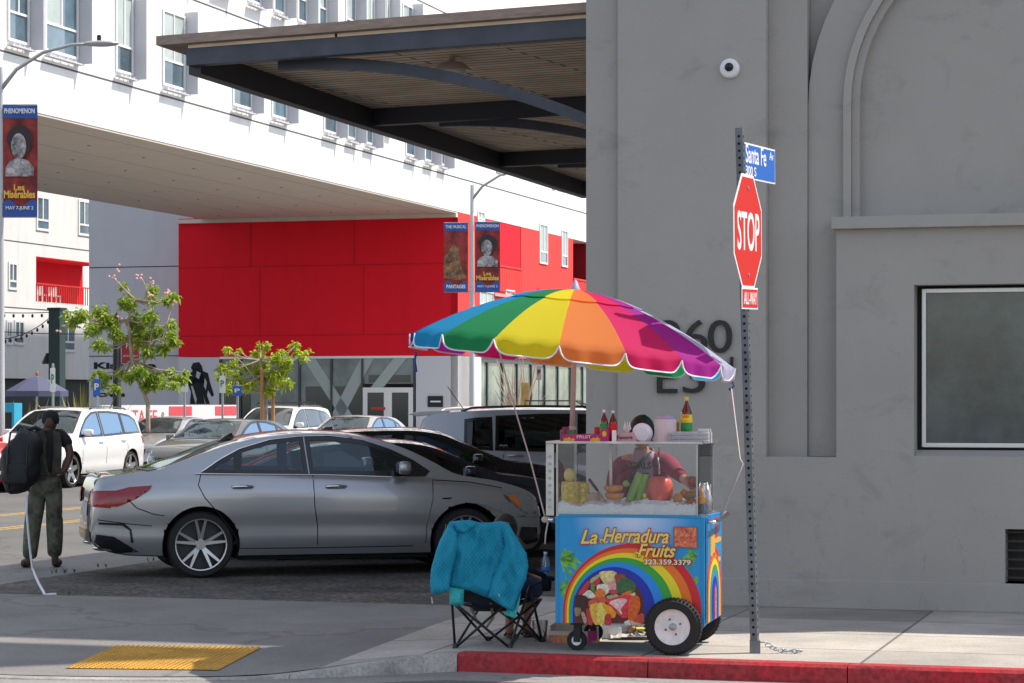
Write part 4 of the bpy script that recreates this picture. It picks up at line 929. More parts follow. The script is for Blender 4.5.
def car(name, label, loc, rz, group, L=4.6, Wd=1.8, wb=2.7, fo=.9, tr=.33, top=None, belt=None, bot=None, plan=None, wins=(), wscr=None, rear=None, pnt=None,
        cut=True, k=.36, fine=.05, rimkind='five', seams=(), handles=(), mirror=None, rails=False, head=None, tail=None, front=None, back=None, side_extra=(), glass=None, rail_h=.04, seat_x=(), inset=.05, clad=False, track=None, crown=.92):
    """x forward. xf = front axle x."""
    t = thing(name, label, 'car', loc, rz, group)
    hx = L/2; xf = hx-fo; xr = xf-wb
    xs = []; x = -hx
    while x < hx-1e-6: xs.append(x); x += fine if abs(abs(x)-hx) > .3 else fine*.4
    xs.append(hx)
    NS = [.0,.06,.12,.19,.26,.34,.42,.5,.58,.66,.74,.82,.88,.94,1.0]
    def sec(x):
        w_ = pl(plan, x)*Wd/2; zt = pl(top, x); zb_ = pl(bot, x); zs_ = min(pl(belt, x), zt-.012); hc = zt-zs_
        P = [(0,zb_),(.5*w_,zb_),(.80*w_,zb_)]
        # body side: sill tuck, max width mid, shoulder
        for q in NS:
            z = zb_+.02+(zs_-.03-zb_-.02)*q
            e = 1-.045*(1-min(1,q/.35))**2 - .045*max(0,(q-.72)/.28)**2 + .012*math.sin(q*math.pi) - .016*math.exp(-((q-.36)/.13)**2) + .006*math.exp(-((q-.80)/.05)**2)
            P.append((w_*e*.985, z))
        ws = w_*.985*(1-.045) - .012
        P.append((ws-.012, zs_-.006))
        zr = zs_+crown*hc; kk = k*(zr-zs_)
        wr = max(ws-.02-kk*(1.0), ws*.45)
        for q in (.08,.2,.32,.45,.58,.7,.8,.9,1): P.append((ws-.015-(ws-.015-wr)*q, zs_+(zr-zs_)*q))
        P2 = []
        for v in (.96,.9,.8,.65,.45,.22,0): P2.append((wr*v, zr+(zt-zr)*(1-v**2.2)))
        return P+P2
    def inside_win(x, z, W_):
        return any(inpoly((x, z), q) for q in W_)
    wpolys = [q for q in wins]
    S = [sec(x) for x in xs]; n = len(S[0])
    bm = bmesh.new(); V = []
    nb = 3+len(NS)
    ra = tr+inset
    for x, s in zip(xs, S):
        row = []
        for sg in (1,-1):
            r_ = []
            for j, (y, z) in enumerate(s):
                px_, pz = x, z
                if j in (0, n-1) and sg == -1: r_.append(row[0][j]); continue
                r_.append(bm.verts.new((px_, y*sg, pz)))
            row.append(r_)
        V.append(row)
    for i in range(len(xs)-1):
        for sg in (0,1):
            a, b = V[i][sg], V[i+1][sg]
            for j in range(n-1):
                q = (a[j], b[j], b[j+1], a[j+1])
                try: bm.faces.new(q if sg == 0 else q[::-1])
                except ValueError: pass
    for i in (0, len(xs)-1):
        loop = V[i][0] + V[i][1][1:-1][::-1]
        try: bm.faces.new(loop if i == 0 else loop[::-1])
        except ValueError: pass
    bmesh.ops.recalc_face_normals(bm, faces=bm.faces)
    me = bpy.data.meshes.new('body'); bm.to_mesh(me); bm.free()
    body = bpy.data.objects.new('body', me); COL.objects.link(body)
    cyl = MB()
    for xc in (xf, xr):
        for sg in (1,-1): cyl.lathe([(ra, .47*sg), (ra, 1.3*sg)], 56, (xc, 0, tr), axis='y')
    co_ = cyl.build('cutter', M_rimd)
    md = body.modifiers.new('b', 'BOOLEAN'); md.operation = 'DIFFERENCE'; md.solver = 'EXACT'; md.object = co_
    dg = bpy.context.evaluated_depsgraph_get(); m2 = bpy.data.meshes.new_from_object(body.evaluated_get(dg))
    cm = co_.data; bpy.data.objects.remove(body); bpy.data.objects.remove(co_); bpy.data.meshes.remove(me); bpy.data.meshes.remove(cm)
    bm = bmesh.new(); bm.from_mesh(m2)
    kill = []
    for fc_ in bm.faces:
        c = fc_.calc_center_median(); nrm_ = fc_.normal
        hit = False
        for xc in (xf, xr):
            if abs(c.y) < 1.2 and math.hypot(c.x-xc, c.z-tr) < ra+.004 and abs(c.y) > .3: hit = True
        zb_l = pl(belt, c.x)-.03
        if cut and c.z > zb_l and abs(c.y) > .25 and inside_win(c.x, c.z, wpolys): hit = True
        if cut and c.z > zb_l and wscr and c.z > pl(belt, c.x)+.01 and inpoly((c.x, c.y), wscr): hit = True
        if cut and c.z > zb_l and rear and c.z > pl(belt, c.x)+.01 and inpoly((c.x, c.y), rear): hit = True
        if hit: kill.append(fc_)
    bmesh.ops.delete(bm, geom=kill, context='FACES')
    me = m2; bm.to_mesh(me); bm.free(); me.materials.clear(); me.materials.append(pnt); me.name = 'body'
    me.polygons.foreach_set('material_index', [0]*len(me.polygons))
    me.polygons.foreach_set('use_smooth', [True]*len(me.polygons)); me.set_sharp_from_angle(angle=R(38))
    body = bpy.data.objects.new('body', me); COL.objects.link(body); body.parent = t
    # full (uncut) bvh for projections
    vv = []; fc = []
    for x, s in zip(xs, S):
        for sg in (1,-1):
            for (y, z) in s: vv.append((x, y*sg, z))
    for i in range(len(xs)-1):
        for sg in (0,1):
            b0 = (i*2+sg)*n; b1 = ((i+1)*2+sg)*n
            for j in range(n-1): fc.append((b0+j, b1+j, b1+j+1, b0+j+1))
    for i in (0, len(xs)-1):
        b0 = i*2*n; fc.append(list(range(b0, b0+n)) + list(range(b0+2*n-2, b0+n, -1)))
    bvh = BVHTree.FromPolygons(vv, fc)
    def proj(poly, mode, holes=(), step=.06, off=.005, mb=None, sg=1):
        mb = mb or MB(); pv, pf = tri_poly(poly, step, holes); idx = []
        for p in pv:
            if mode == 'side': o_, d = Vector((p[0], 3*sg, p[1])), Vector((0,-sg,0))
            elif mode == 'top': o_, d = Vector((p[0], p[1], 3)), Vector((0,0,-1))
            elif mode == 'front': o_, d = Vector((5, p[0], p[1])), Vector((-1,0,0))
            else: o_, d = Vector((-5, p[0], p[1])), Vector((1,0,0))
            h = bvh.ray_cast(o_, d)
            if h[0] is None: idx.append(None); continue
            nn = h[1] if h[1].dot(d) < 0 else -h[1]
            nn = (nn*.5 - d*.5).normalized()
            idx.append(mb.vert(h[0]+nn*off))
        for f in pf:
            g = [idx[i] for i in f]
            if None not in g: mb.face(g)
        return mb
    gl = glass or M_gcar
    if not cut: gl = M_gop
    # trim ring and panes
    rw = .028 if cut else .02
    for sg in (1,-1):
        for q in wins:
            m_ = proj(q, 'side', sg=sg, off=.002 if cut else .006); o = m_.build('side_window', gl if cut else M_gop, t, smooth=True, fix=False)
            r_ = proj(offset_poly(q, rw), 'side', holes=[offset_poly(q, -.018)], sg=sg, off=.007 if cut else .008, step=.05); r_.build('window_seal', M_trim, o, fix=False)
    for q, nm in ((wscr,'windscreen'),(rear,'rear_window')):
        if q:
            o = proj(q, 'top', off=.002 if cut else .006, step=.09).build(nm, (M_gcar if nm == 'windscreen' else gl) if cut else M_gop, t, smooth=True, fix=False)
            proj(offset_poly(q, .03), 'top', holes=[offset_poly(q, -.025)], off=.006, step=.07).build('window_seal', M_trim, o, fix=False)
    # seams
    if seams:
        for s in seams:
            for sg in (1,-1):
                mb = MB(); P = []
                for a, b in zip(s, s[1:]):
                    for k_ in range(8):
                        x = a[0]+(b[0]-a[0])*k_/8; z = a[1]+(b[1]-a[1])*k_/8; h = bvh.ray_cast(Vector((x,3*sg,z)), Vector((0,-sg,0)))
                        if h[0]: P.append(h[0]-Vector((0,sg*.0005,0)))
                if len(P) > 2: mb.tube(P, .0055, 4); mb.build('panel_seam', M_trim, t)
    for (x, z) in handles:
        for sg in (1,-1):
            h = bvh.ray_cast(Vector((x,3*sg,z)), Vector((0,-sg,0)))[0]
            if h:
                mb = MB(); mb.tube([h+Vector((-.11,-.01*sg,0)), h+Vector((-.09,.03*sg,.003)), h+Vector((.0,.038*sg,.006)), h+Vector((.09,.03*sg,.003)), h+Vector((.11,-.01*sg,0))], [.01,.014,.016,.014,.01], 8)
                mb.build('door_handle', pnt if rimkind != 'five' else M_chrome, t, smooth=True)
    if mirror:
        x, z = mirror
        for sg in (1,-1):
            h = bvh.ray_cast(Vector((x,3*sg,z)), Vector((0,-sg,0)))[0]
            if h:
                mi = MB().cbox(h+Vector((.0,.13*sg,.06)), (.12,.21,.13)).build('mirror', pnt, t, smooth=True, bevel=.045)
                MB().cbox(h+Vector((-.061,.13*sg,.06)), (.004,.16,.09)).build('mirror_glass', M_chrome, mi)
                MB().tube([h+Vector((0,-.02*sg,-.01)), h+Vector((0,.08*sg,.01))], .025, 6).build('mirror_arm', M_plast, mi, smooth=True)
    for kind, polys, m_ in (('headlight', head, M_lamp_w), ('tail_light', tail, M_lamp_r)):
        if polys:
            for sg in (1,-1):
                mb = MB()
                for mode, q in polys:
                    if mode == 'side': proj(q, 'side', sg=sg, off=.02, step=.03, mb=mb)
                    else: proj([(p[0]*sg, p[1]) for p in q], mode, off=.02, step=.03, mb=mb)
                mb.build(kind, m_, t, smooth=True, fix=False)
    for nm, mode, q, m_ in side_extra:
        for sg in ((1,-1) if mode in ('side','frontpair','backpair') else (1,)):
            md = {'frontpair':'front','backpair':'back'}.get(mode, mode)
            qq = [(p[0]*sg, p[1]) for p in q] if mode in ('frontpair','backpair') else q
            proj(qq, md, sg=sg, off=.011, step=.035).build(nm, m_, t, smooth=True, fix=False)
    # wheel wells and wheels
    yw = Wd/2*min(pl(plan, xf), 1)*.97
    wl = MB()
    for xc in (xf, xr):
        for sg in (1,-1):
            n_ = 40; A = [(xc+(ra+.003)*math.cos(math.pi*(k_/n_*1.25-.125)), tr+(ra+.003)*math.sin(math.pi*(k_/n_*1.25-.125))) for k_ in range(n_+1)]
            for p, q in zip(A, A[1:]): wl.quad((p[0],sg*(yw-.012),p[1]),(q[0],sg*(yw-.012),q[1]),(q[0],sg*.45,q[1]),(p[0],sg*.45,p[1]))
            wl.poly([(p[0],sg*.45,p[1]) for p in A])
    wl.box(xr+ra, xf-ra, -yw*.9, yw*.9, pl(bot,0)-.03, pl(bot,0)+.02)
    wl.build('wheel_well', M_rimd, t, fix=False)
    for xc in (xf, xr):
        for sg in (1,-1):
            c = Vector((xc, sg*(yw-.12), tr)); r = tr
            wh = MB().lathe([(r*.73,-.10),(r*.76,-.115),(r*.93,-.115),(r*.985,-.09),(r,-.05),(r,.05),(r*.985,.09),(r*.93,.115),(r*.76,.115),(r*.73,.10)], 36, axis='y', close=True).build('wheel', M_tyre, t, smooth=True, auto=40, loc=c)
            mb = MB(); yo = .099*sg
            mb.lathe([(r*.74,yo-.19*sg),(r*.74,yo+.02*sg),(r*.775,yo+.022*sg),(r*.775,yo+.012*sg)], 36, axis='y', close=True)
            mb.lathe([(.001,yo+.0*sg),(.05,yo+.0*sg),(.05,yo-.05*sg),(.001,yo-.05*sg)], 14, axis='y')
            ns = 5
            for s_ in range(ns):
                a0_ = 2*math.pi*s_/ns + math.pi/2
                offs = (-.10,.10) if rimkind == 'five' else (0,)
                for o_ in offs:
                    wsp = .015 if rimkind == 'five' else .055
                    ai = a0_+o_*.6; ao = a0_+o_*2.0 if rimkind == 'five' else a0_
                    i_ = Vector((math.cos(ai)*.045, yo-.02*sg, math.sin(ai)*.045)); e_ = Vector((math.cos(ao)*r*.75, yo+.004*sg, math.sin(ao)*r*.75)); d = (e_-i_).normalized(); s2 = Vector((-d.z,0,d.x))
                    dy = Vector((0,.03*sg,0))
                    P = [i_-s2*wsp*1.2, i_+s2*wsp*1.2, e_+s2*wsp*.75, e_-s2*wsp*.75]; ii = [mb.vert(p) for p in P]+[mb.vert(p-dy) for p in P]
                    for q in ((0,1,2,3),(7,6,5,4),(0,4,5,1),(1,5,6,2),(2,6,7,3),(3,7,4,0)): mb.face([ii[u] for u in q])
            mb.build('rim', M_rim, wh)
            MB().lathe([(.001,yo-.09*sg),(r*.55,yo-.09*sg),(r*.73,yo-.09*sg),(r*.73,yo-.11*sg),(.001,yo-.11*sg)], 24, axis='y').build('brake_disc', mat('dull_iron', (.06,.06,.06), .5, .5), wh)
    if rails:
        for sg in (1,-1):
            mb = MB(); P = []
            for k_ in range(13):
                x = rails[0]+(rails[1]-rails[0])*k_/12; y = sg*rails[2]; h = bvh.ray_cast(Vector((x,y,3)), Vector((0,0,-1)))[0]; P.append(Vector((x,y,h.z+(rail_h if 0 < k_ < 12 else .0))))
            mb.tube(P, .018, 6); mb.build('roof_rail', M_trim, t, smooth=True)
    # interior
    if cut:
        mb = MB(); z_ = pl(belt,0)-.12
        mb.box(-hx*.62, hx*.42, -yw*.86, yw*.86, .32, .36)
        mb.box(hx*.30, hx*.44, -yw*.86, yw*.86, .35, z_+.08)
        mb.build('cabin_floor', M_seat, t)
        for x in seat_x:
            for sg in (1,-1):
                s_ = MB(); s_.cbox((x-.02, sg*.36, .52), (.5,.48,.2)); s_.cbox((x-.27, sg*.36, .80), (.14,.46,.55), Matrix.Rotation(-.2,3,'Y')); s_.cbox((x-.36, sg*.36, 1.14), (.09,.24,.18), Matrix.Rotation(-.15,3,'Y'))
                s_.build('car_seat', M_seatl if (name == 'silver_coupe_sedan' and x < 0) else M_seat, t, bevel=.03, smooth=True)
        xw_ = seat_x[0]+.42 if seat_x else .3
        mb = MB(); Rm = Matrix.Translation((xw_, .36, z_+.06)) @ Matrix.Rotation(-1.15, 4, 'Y')
        mb.M = Rm; P = [(.17*math.cos(a_*math.pi/10), .17*math.sin(a_*math.pi/10), 0) for a_ in range(21)]; mb.tube(P, .014, 6); mb.build('steering_wheel', M_plast, t)
    return t, proj, bvh
P_silver = paint('silver_metallic_paint', (.38,.38,.395), .7, .28); P_black = paint('black_car_paint', (.006,.007,.012), 0, .2); P_navy = paint('blue_black_car_paint', (.008,.012,.03), .2, .25)
P_white = paint('white_car_paint', (.78,.78,.78), 0, .4); P_grey = paint('grey_car_paint', (.10,.10,.11), .5, .35); P_lsil = paint('light_silver_paint', (.42,.42,.43), .5, .35); P_red = paint('red_car_paint', (.55,.012,.02), 0, .3)
P_beige = paint('pale_silver_paint', (.40,.39,.38), .4, .4); P_suv = paint('steel_grey_suv_paint', (.36,.37,.39), .5, .35)
plan_s = [(-2.31,.72),(-2.27,.80),(-2.15,.87),(-1.9,.93),(-1.4,.98),(-.6,1),(.6,1),(1.3,.985),(1.8,.93),(2.1,.85),(2.22,.77),(2.29,.68),(2.31,.58)]
# --- the silver four-door coupe in the foreground
cla_top = [(-2.31,.62),(-2.29,.86),(-2.22,1.00),(-2.1,1.025),(-1.75,1.06),(-1.4,1.175),(-1.0,1.325),(-.6,1.42),(-.15,1.46),(.25,1.445),(.55,1.39),(.85,1.285),(1.15,1.13),(1.32,1.03),(1.45,.99),(1.7,.955),(2.0,.885),(2.15,.83),(2.25,.765),(2.31,.62)]
cla_belt = [(-2.31,.55),(-2.28,.82),(-2.2,.93),(-1.9,.985),(-1.4,1.02),(-.7,1.02),(0,1.005),(.8,.985),(1.3,.945),(1.8,.86),(2.1,.76),(2.25,.68),(2.31,.55)]
cla_bot = [(-2.31,.36),(-2.2,.28),(-1.9,.22),(-1,.20),(1,.20),(1.9,.19),(2.2,.22),(2.31,.30)]
SH = .07
w_rear = [(-1.19,1.055),(-1.05,1.145),(-.90,1.225),(-.90,1.05)]
w_r2 = [(-.865,1.05),(-.845,1.25),(-.58,1.325),(-.29,1.365),(-.23,1.365),(-.20,1.04)]
w_f = [(-.13,1.038),(-.16,1.37),(.10,1.37),(.40,1.33),(.67,1.24),(.90,1.13),(1.04,1.035),(1.02,1.015)]
A = G(201, 577); th = R(15)
# rear near wheel contact sits at the photographed pixel
rel = Vector((2.31-.86-2.70, -.83, 0)); loc = A - Matrix.Rotation(th,3,'Z') @ rel; loc.z = -.012
cla, cproj, cb = car('silver_coupe_sedan', 'silver low four door coupe in front, parked side on behind the teal jacket', loc, th, 'cars in the parking lot', L=4.62, Wd=1.78, wb=2.70, fo=.86, tr=.332,
    top=cla_top, belt=cla_belt, bot=cla_bot, plan=plan_s, wins=[w_rear, w_r2, w_f], pnt=P_silver, cut=True, fine=.035,
    wscr=[(.47,-.5),(.47,.5),(.85,.6),(1.29,.66),(1.34,.3),(1.35,0),(1.34,-.3),(1.29,-.66),(.85,-.6)], rear=[(-.85,-.45),(-.85,.45),(-1.35,.56),(-1.72,.60),(-1.76,0),(-1.72,-.60),(-1.35,-.56)],
    seams=[[(-.13,1.0),(-.12,.7),(-.09,.5),(-.09,.29)],[(1.10,.95),(1.09,.75),(1.03,.5),(1.02,.29)],[(-1.25,1.02),(-1.28,.92),(-1.22,.80),(-1.10,.66),(-.98,.52),(-.90,.38),(-.885,.29)],[(-.885,.29),(0,.285),(1.02,.29)],[(-2.25,.585),(-1.95,.545),(-1.70,.52)],[(-1.98,.80),(-1.88,.70),(-1.72,.64),(-1.60,.62)],[(2.02,.64),(1.86,.58),(1.78,.52)],[(1.1,.95),(1.5,.925),(1.9,.85)]],
    handles=[(-.84,.90),(.10,.895)], mirror=(.78,1.02), seat_x=(.25,-.62),
    head=[('side',[(1.86,.80),(2.02,.815),(2.16,.77),(2.26,.70),(2.25,.60),(2.12,.58),(1.98,.66)]),('front',[(.52,.55),(.80,.56),(.86,.72),(.6,.66)])],
    tail=[('side',[(-2.20,.715),(-2.17,.80),(-2.08,.87),(-1.95,.905),(-1.73,.92),(-1.77,.87),(-1.90,.785),(-2.06,.715)]),('back',[(.45,.74),(.50,.86),(.78,.87),(.78,.70)])],
    side_extra=[('grille_badge','front',[(-.06,.46),(.06,.46),(.06,.56),(-.06,.56)],M_chrome),('rear_diffuser','backpair',[(0,.36),(.62,.36),(.62,.46),(0,.46)],M_trim),('licence_plate','back',[(-.26,.60),(.26,.60),(.26,.74),(-.26,.74)],mat('plate_white',(.5,.5,.5),.5)),
       ('rear_air_vent','side',[(-2.24,.56),(-2.0,.55),(-1.93,.49),(-1.91,.36),(-1.935,.36),(-1.95,.48),(-2.02,.53),(-2.24,.54)],M_trim),('rear_valance','side',[(-2.29,.30),(-2.26,.44),(-2.1,.42),(-1.86,.27),(-2.2,.25)],M_trim),
       ('front_intake','side',[(2.05,.46),(2.24,.45),(2.26,.30),(2.1,.28),(2.02,.36)],M_trim),('grille','front',[(-.5,.40),(.5,.40),(.5,.56),(-.5,.56)],M_trim),       ('fender_vent','side',[(1.18,.77),(1.30,.775),(1.27,.758),(1.2,.757)],M_trim)], crown=.93)
for sg in (1,-1):
    cproj([(1.88,.785),(1.96,.79),(2.05,.68),(2.00,.665)], 'side', sg=sg, off=.030, step=.03).build('amber_indicator', M_amber, cla, smooth=True, fix=False)
# chrome window line, lip spoiler, shark fin, exhaust
def strip_along(pts, r, m_, nm, bvh, par, off=.008):
    for sg in (1,-1):
        P = []
        for a, b in zip(pts, pts[1:]):
            for k in range(6):
                x = a[0]+(b[0]-a[0])*k/6; z = a[1]+(b[1]-a[1])*k/6; h = bvh.ray_cast(Vector((x,3*sg,z)), Vector((0,-sg,0)))[0]
                if h: P.append(h+Vector((0,sg*off,0)))
        if P: MB().tube(P, r, 5).build(nm, m_, par, smooth=True)
strip_along([(-1.24,1.05),(-1.06,1.17),(-.86,1.275),(-.55,1.365),(-.25,1.398),(.05,1.405),(.35,1.37)], .010, M_chrome, 'chrome_strip', cb, cla)
strip_along([(-1.3,1.035),(-1.0,1.028),(0,1.012),(1.0,.975)], .008, M_chrome, 'chrome_strip', cb, cla)
mb = MB(); 
P = [(-2.23,y,1.02+.012*(1-(y/.62)**2)) for y in [(-.66+1.32*k/12) for k in range(13)]]; mb.tube(P, .018, 6); mb.build('boot_spoiler', P_silver, cla, smooth=True)
mb = MB(); mb.prism([(-.98,1.33),(-.90,1.385),(-.83,1.43),(-.80,1.38)], -.02, .02); mb.build('aerial_fin', M_trim, cla)
for sg in (1,-1): MB().ell((-2.17, .55*sg, .30), (.12,.09,.035), 12, 8).build('exhaust_tip', M_chrome, cla, smooth=True)
# generic shapes
sed_top = [(-2.31,.62),(-2.29,.90),(-2.22,1.04),(-2.0,1.08),(-1.7,1.12),(-1.35,1.28),(-1.0,1.40),(-.5,1.45),(0,1.46),(.35,1.42),(.7,1.27),(1.0,1.12),(1.2,1.04),(1.5,1.0),(1.9,.92),(2.15,.83),(2.26,.70),(2.31,.52)]
sed_belt = [(-2.31,.55),(-2.28,.84),(-2.2,.95),(-1.7,1.0),(-.7,.98),(0,.96),(.8,.94),(1.2,.93),(1.8,.84),(2.1,.74),(2.25,.62),(2.31,.46)]
sw = [[(-1.35,1.03),(-1.1,1.22),(-.9,1.29),(-.9,1.0)],[(-.84,1.0),(-.84,1.31),(-.5,1.37),(-.12,1.385),(-.12,.99)],[(-.05,.99),(-.05,1.385),(.25,1.355),(.55,1.24),(.85,1.09),(1.0,.99)]]
swscr = [(.38,-.5),(.38,.5),(.75,.6),(1.10,.66),(1.15,0),(1.10,-.66),(.75,-.6)]; srear = [(-1.0,-.45),(-1.0,.45),(-1.4,.56),(-1.66,.6),(-1.68,0),(-1.66,-.6),(-1.4,-.56)]
hs = [('side',[(1.85,.74),(2.1,.76),(2.24,.68),(2.22,.6),(1.95,.62)]),('front',[(.45,.58),(.8,.60),(.8,.74),(.5,.70)])]
ts = [('side',[(-2.25,.75),(-2.24,.92),(-1.95,.92),(-2.05,.76)]),('back',[(.42,.74),(.42,.90),(.78,.90),(.76,.74)])]
gr_ = [('grille','front',[(-.38,.46),(.38,.46),(.42,.68),(-.42,.68)],M_trim),('licence_plate','front',[(-.25,.38),(.25,.38),(.25,.45),(-.25,.45)],mat('plate_white',(.5,.5,.5),.5)),('lower_intake','front',[(-.6,.28),(.6,.28),(.6,.37),(-.6,.37)],M_trim)]
sseams = [[(-.08,.97),(-.08,.3)],[(1.05,.94),(1.0,.7),(.93,.3)],[(-1.0,.99),(-1.05,.6),(-.93,.3)]]
M_gmid = clear('mid_tint_glass', (.16,.22,.26), .03, .02, fk=.45, gcol=(.6,.8,1))
def sedan(name, label, loc, rz, group, pnt, cut, hs_=1.0, L=4.62, seat=(.2,-.65), glass=M_gmid, z_scale=1.0, fine=.06, **kw):
    sc = L/4.62
    f = lambda P: [(a*sc, b*z_scale) for a, b in P]
    return car(name, label, loc, rz, group, L=L, Wd=1.8, wb=2.7*sc, fo=.92*sc, tr=.325, top=f(sed_top), belt=f(sed_belt), bot=f(cla_bot), plan=[(a*sc,b) for a,b in plan_s], wins=[f(q) for q in sw], pnt=pnt, cut=cut, fine=fine,
        wscr=[(a*sc,b) for a,b in swscr], rear=[(a*sc,b) for a,b in srear], seams=[f(s) for s in sseams], handles=[(-.85*sc,.88*z_scale),(.2*sc,.87*z_scale)], mirror=(.82*sc,1.0*z_scale), seat_x=seat if cut else (),
        head=[(m,f(q) if m=='side' else [(a,b*z_scale) for a,b in q]) for m,q in hs], tail=[(m,f(q) if m=='side' else [(a,b*z_scale) for a,b in q]) for m,q in ts], side_extra=gr_, rimkind='star', glass=glass, **kw)
suv_top = [(-2.31,.72),(-2.29,1.05),(-2.24,1.30),(-2.1,1.52),(-1.95,1.62),(-1.5,1.68),(-.8,1.715),(-.1,1.715),(.3,1.67),(.6,1.54),(.9,1.34),(1.12,1.18),(1.25,1.13),(1.6,1.08),(1.95,1.0),(2.15,.92),(2.27,.78),(2.31,.6)]
suv_belt = [(-2.31,.66),(-2.29,1.0),(-2.2,1.12),(-1.7,1.13),(-.7,1.10),(0,1.07),(.8,1.03),(1.2,1.01),(1.8,.93),(2.1,.84),(2.25,.7),(2.31,.55)]
suv_bot = [(-2.31,.40),(-2.2,.30),(-1,.27),(1,.27),(2.2,.28),(2.31,.38)]
uw = [[(-2.0,1.16),(-1.88,1.42),(-1.6,1.52),(-1.15,1.57),(-1.15,1.14)],[(-1.08,1.14),(-1.08,1.58),(-.6,1.61),(-.15,1.61),(-.15,1.11)],[(-.07,1.11),(-.07,1.61),(.2,1.585),(.5,1.46),(.8,1.25),(.98,1.09)]]
def suv(name, label, loc, rz, group, pnt, cut, L=4.66, glass=M_gmid, z_scale=1.0, boxy=False, seat=(.1,-.75), rail=True, fine=.06, Wd=1.89):
    sc = L/4.62; top = suv_top
    if boxy: top = [(-2.31,.72),(-2.30,1.1),(-2.27,1.35),(-2.22,1.58),(-2.12,1.68),(-1.8,1.73),(-.8,1.77),(.1,1.76),(.4,1.70),(.65,1.54),(.95,1.32),(1.15,1.18),(1.3,1.13),(1.6,1.11),(1.95,1.05),(2.17,.98),(2.27,.82),(2.31,.6)]
    w_ = uw if not boxy else [[(-1.62,1.18),(-1.62,1.56),(-1.5,1.58),(-1.3,1.59),(-1.28,1.15)],[(-1.2,1.15),(-1.2,1.61),(-.6,1.64),(-.2,1.64),(-.2,1.12)],[(-.1,1.12),(-.1,1.64),(.25,1.61),(.5,1.48),(.8,1.27),(.98,1.1)]]
    f = lambda P: [(a*sc, b*z_scale) for a, b in P]
    return car(name, label, loc, rz, group, L=L, Wd=Wd, wb=2.8*sc, fo=.88*sc, tr=.37, top=f(top), belt=f(suv_belt), bot=f(suv_bot), plan=[(a*sc,min(1,b*1.02)) for a,b in plan_s], wins=[f(q) for q in w_], pnt=pnt, cut=cut, fine=fine,
        wscr=[(.38*sc,-.55),(.38*sc,.55),(.75*sc,.66),(1.12*sc,.74),(1.16*sc,0),(1.12*sc,-.74),(.75*sc,-.66)], rear=None, seams=[f(s) for s in [[(-.12,1.08),(-.12,.4)],[(1.02,1.02),(.98,.4)],[(-1.1,1.1),(-1.15,.8),(-.95,.4)]]],
        handles=[(-.95*sc,.98),(.12*sc,.96)], mirror=(.8*sc,1.12*z_scale), seat_x=seat if cut else (), head=[('side',f([(1.85,.84),(2.08,.88),(2.24,.8),(2.2,.7),(1.95,.72)])),('front',[(.45,.70),(.82,.72),(.84,.86),(.5,.84)])],
        tail=[('side',f([(-2.24,.92),(-2.24,1.08),(-2.0,1.08),(-2.02,.92)])),('back',[(.5,.9),(.5,1.08),(.82,1.08),(.8,.9)])],
        side_extra=[('grille','front',[(-.4,.55),(.4,.55),(.45,.82),(-.45,.82)],M_trim),('licence_plate','front',[(-.25,.46),(.25,.46),(.25,.54),(-.25,.54)],mat('plate_white',(.5,.5,.5),.5)),('lower_intake','front',[(-.65,.36),(.65,.36),(.65,.45),(-.65,.45)],M_trim),('rear_window','back',[(-.6,1.16),(.6,1.16),(.5,1.5),(-.5,1.5)],M_gop)],
        rimkind='star', glass=glass, rails=(-1.7*sc,.1*sc,.62) if rail else False, crown=.94, k=.30)
GL = 'cars in the parking lot'; GS = 'cars on the side street'
# second row behind the silver coupe
def side_on(px_roof, Y): return Vector(((px_roof-512)/F*Y, Y, -.012))
o = sedan('blue_black_coupe', 'low blue black car just behind the silver coupe', side_on(389, 27.4), R(9), GL, P_navy, True, z_scale=.905, L=4.5, glass=M_gcard)
o = sedan('black_sedan', 'black sedan with a bright green item behind its windscreen, second behind the silver coupe', side_on(405, 30.3), R(5), GL, P_black, True, z_scale=.975, L=4.8)
MB().prism([(-1.12,1.34),(-1.0,1.42),(-.92,1.43),(-.9,1.36)], -.02, .02).build('aerial_fin', M_trim, o[0])
gv = thing('green_fruit_toy', 'small bright green item seen through the black sedan window', 'item', side_on(466, 30.0)+Vector((0,0,zz(458,30)-.0)))
MB().ell((0,0,0),(.075,.075,.085),12,8).build('lump', mat('bright_green', (.12,.75,.03), .4, emit=None), gv, smooth=True)
o = suv('grey_suv', 'steel grey boxy SUV with roof rails and dark windows behind the black sedan', Vector(((588-512)/F*34.5, 34.5, -.012)), R(-3), GL, P_suv, True, L=4.85, boxy=True, glass=M_gcard, z_scale=.94)
MB().prism([(-2.55,1.56),(-2.38,1.60),(-1.95,1.615),(-2.0,1.57),(-2.4,1.53)], -.62, .62).build('tailgate_spoiler', P_suv, o[0], bevel=.008)
MB().tube([(-1.75,-.3,1.6),(-2.0,-.3,1.95)], .006, 5).build('aerial', M_dark, o[0])
# side street, facing the camera
hd = math.atan2(-DB.y, -DB.x)
def st(px, Y): return Vector(((px-512)/F*Y, Y, -.13))
suv('white_suv', 'white SUV facing the camera beside the walking man, on the far side of the street', st(66, 53), hd+R(0), GS, P_white, True, L=4.66)
sedan('light_silver_sedan', 'light silver sedan partly hidden between the white SUV and the grey sedan', st(170, 61), hd+R(0), GS, P_lsil, False)
sedan('dark_grey_sedan', 'dark grey sedan facing the camera, behind the boot of the silver coupe', st(228, 51.5), hd+R(-4), GS, P_grey, True, z_scale=1.02)
o = suv('white_crossover', 'white crossover with black roof bars beside the small tree', st(280, 69), hd+R(-1), GS, P_white, False, z_scale=1.0)
q = MB()
for x in (-.9,.0):
    q.tube([(x,-.72,1.72),(x,-.70,1.80),(x,.70,1.80),(x,.72,1.72)], .02, 6)
q.build('roof_bar', M_plast, o[0])
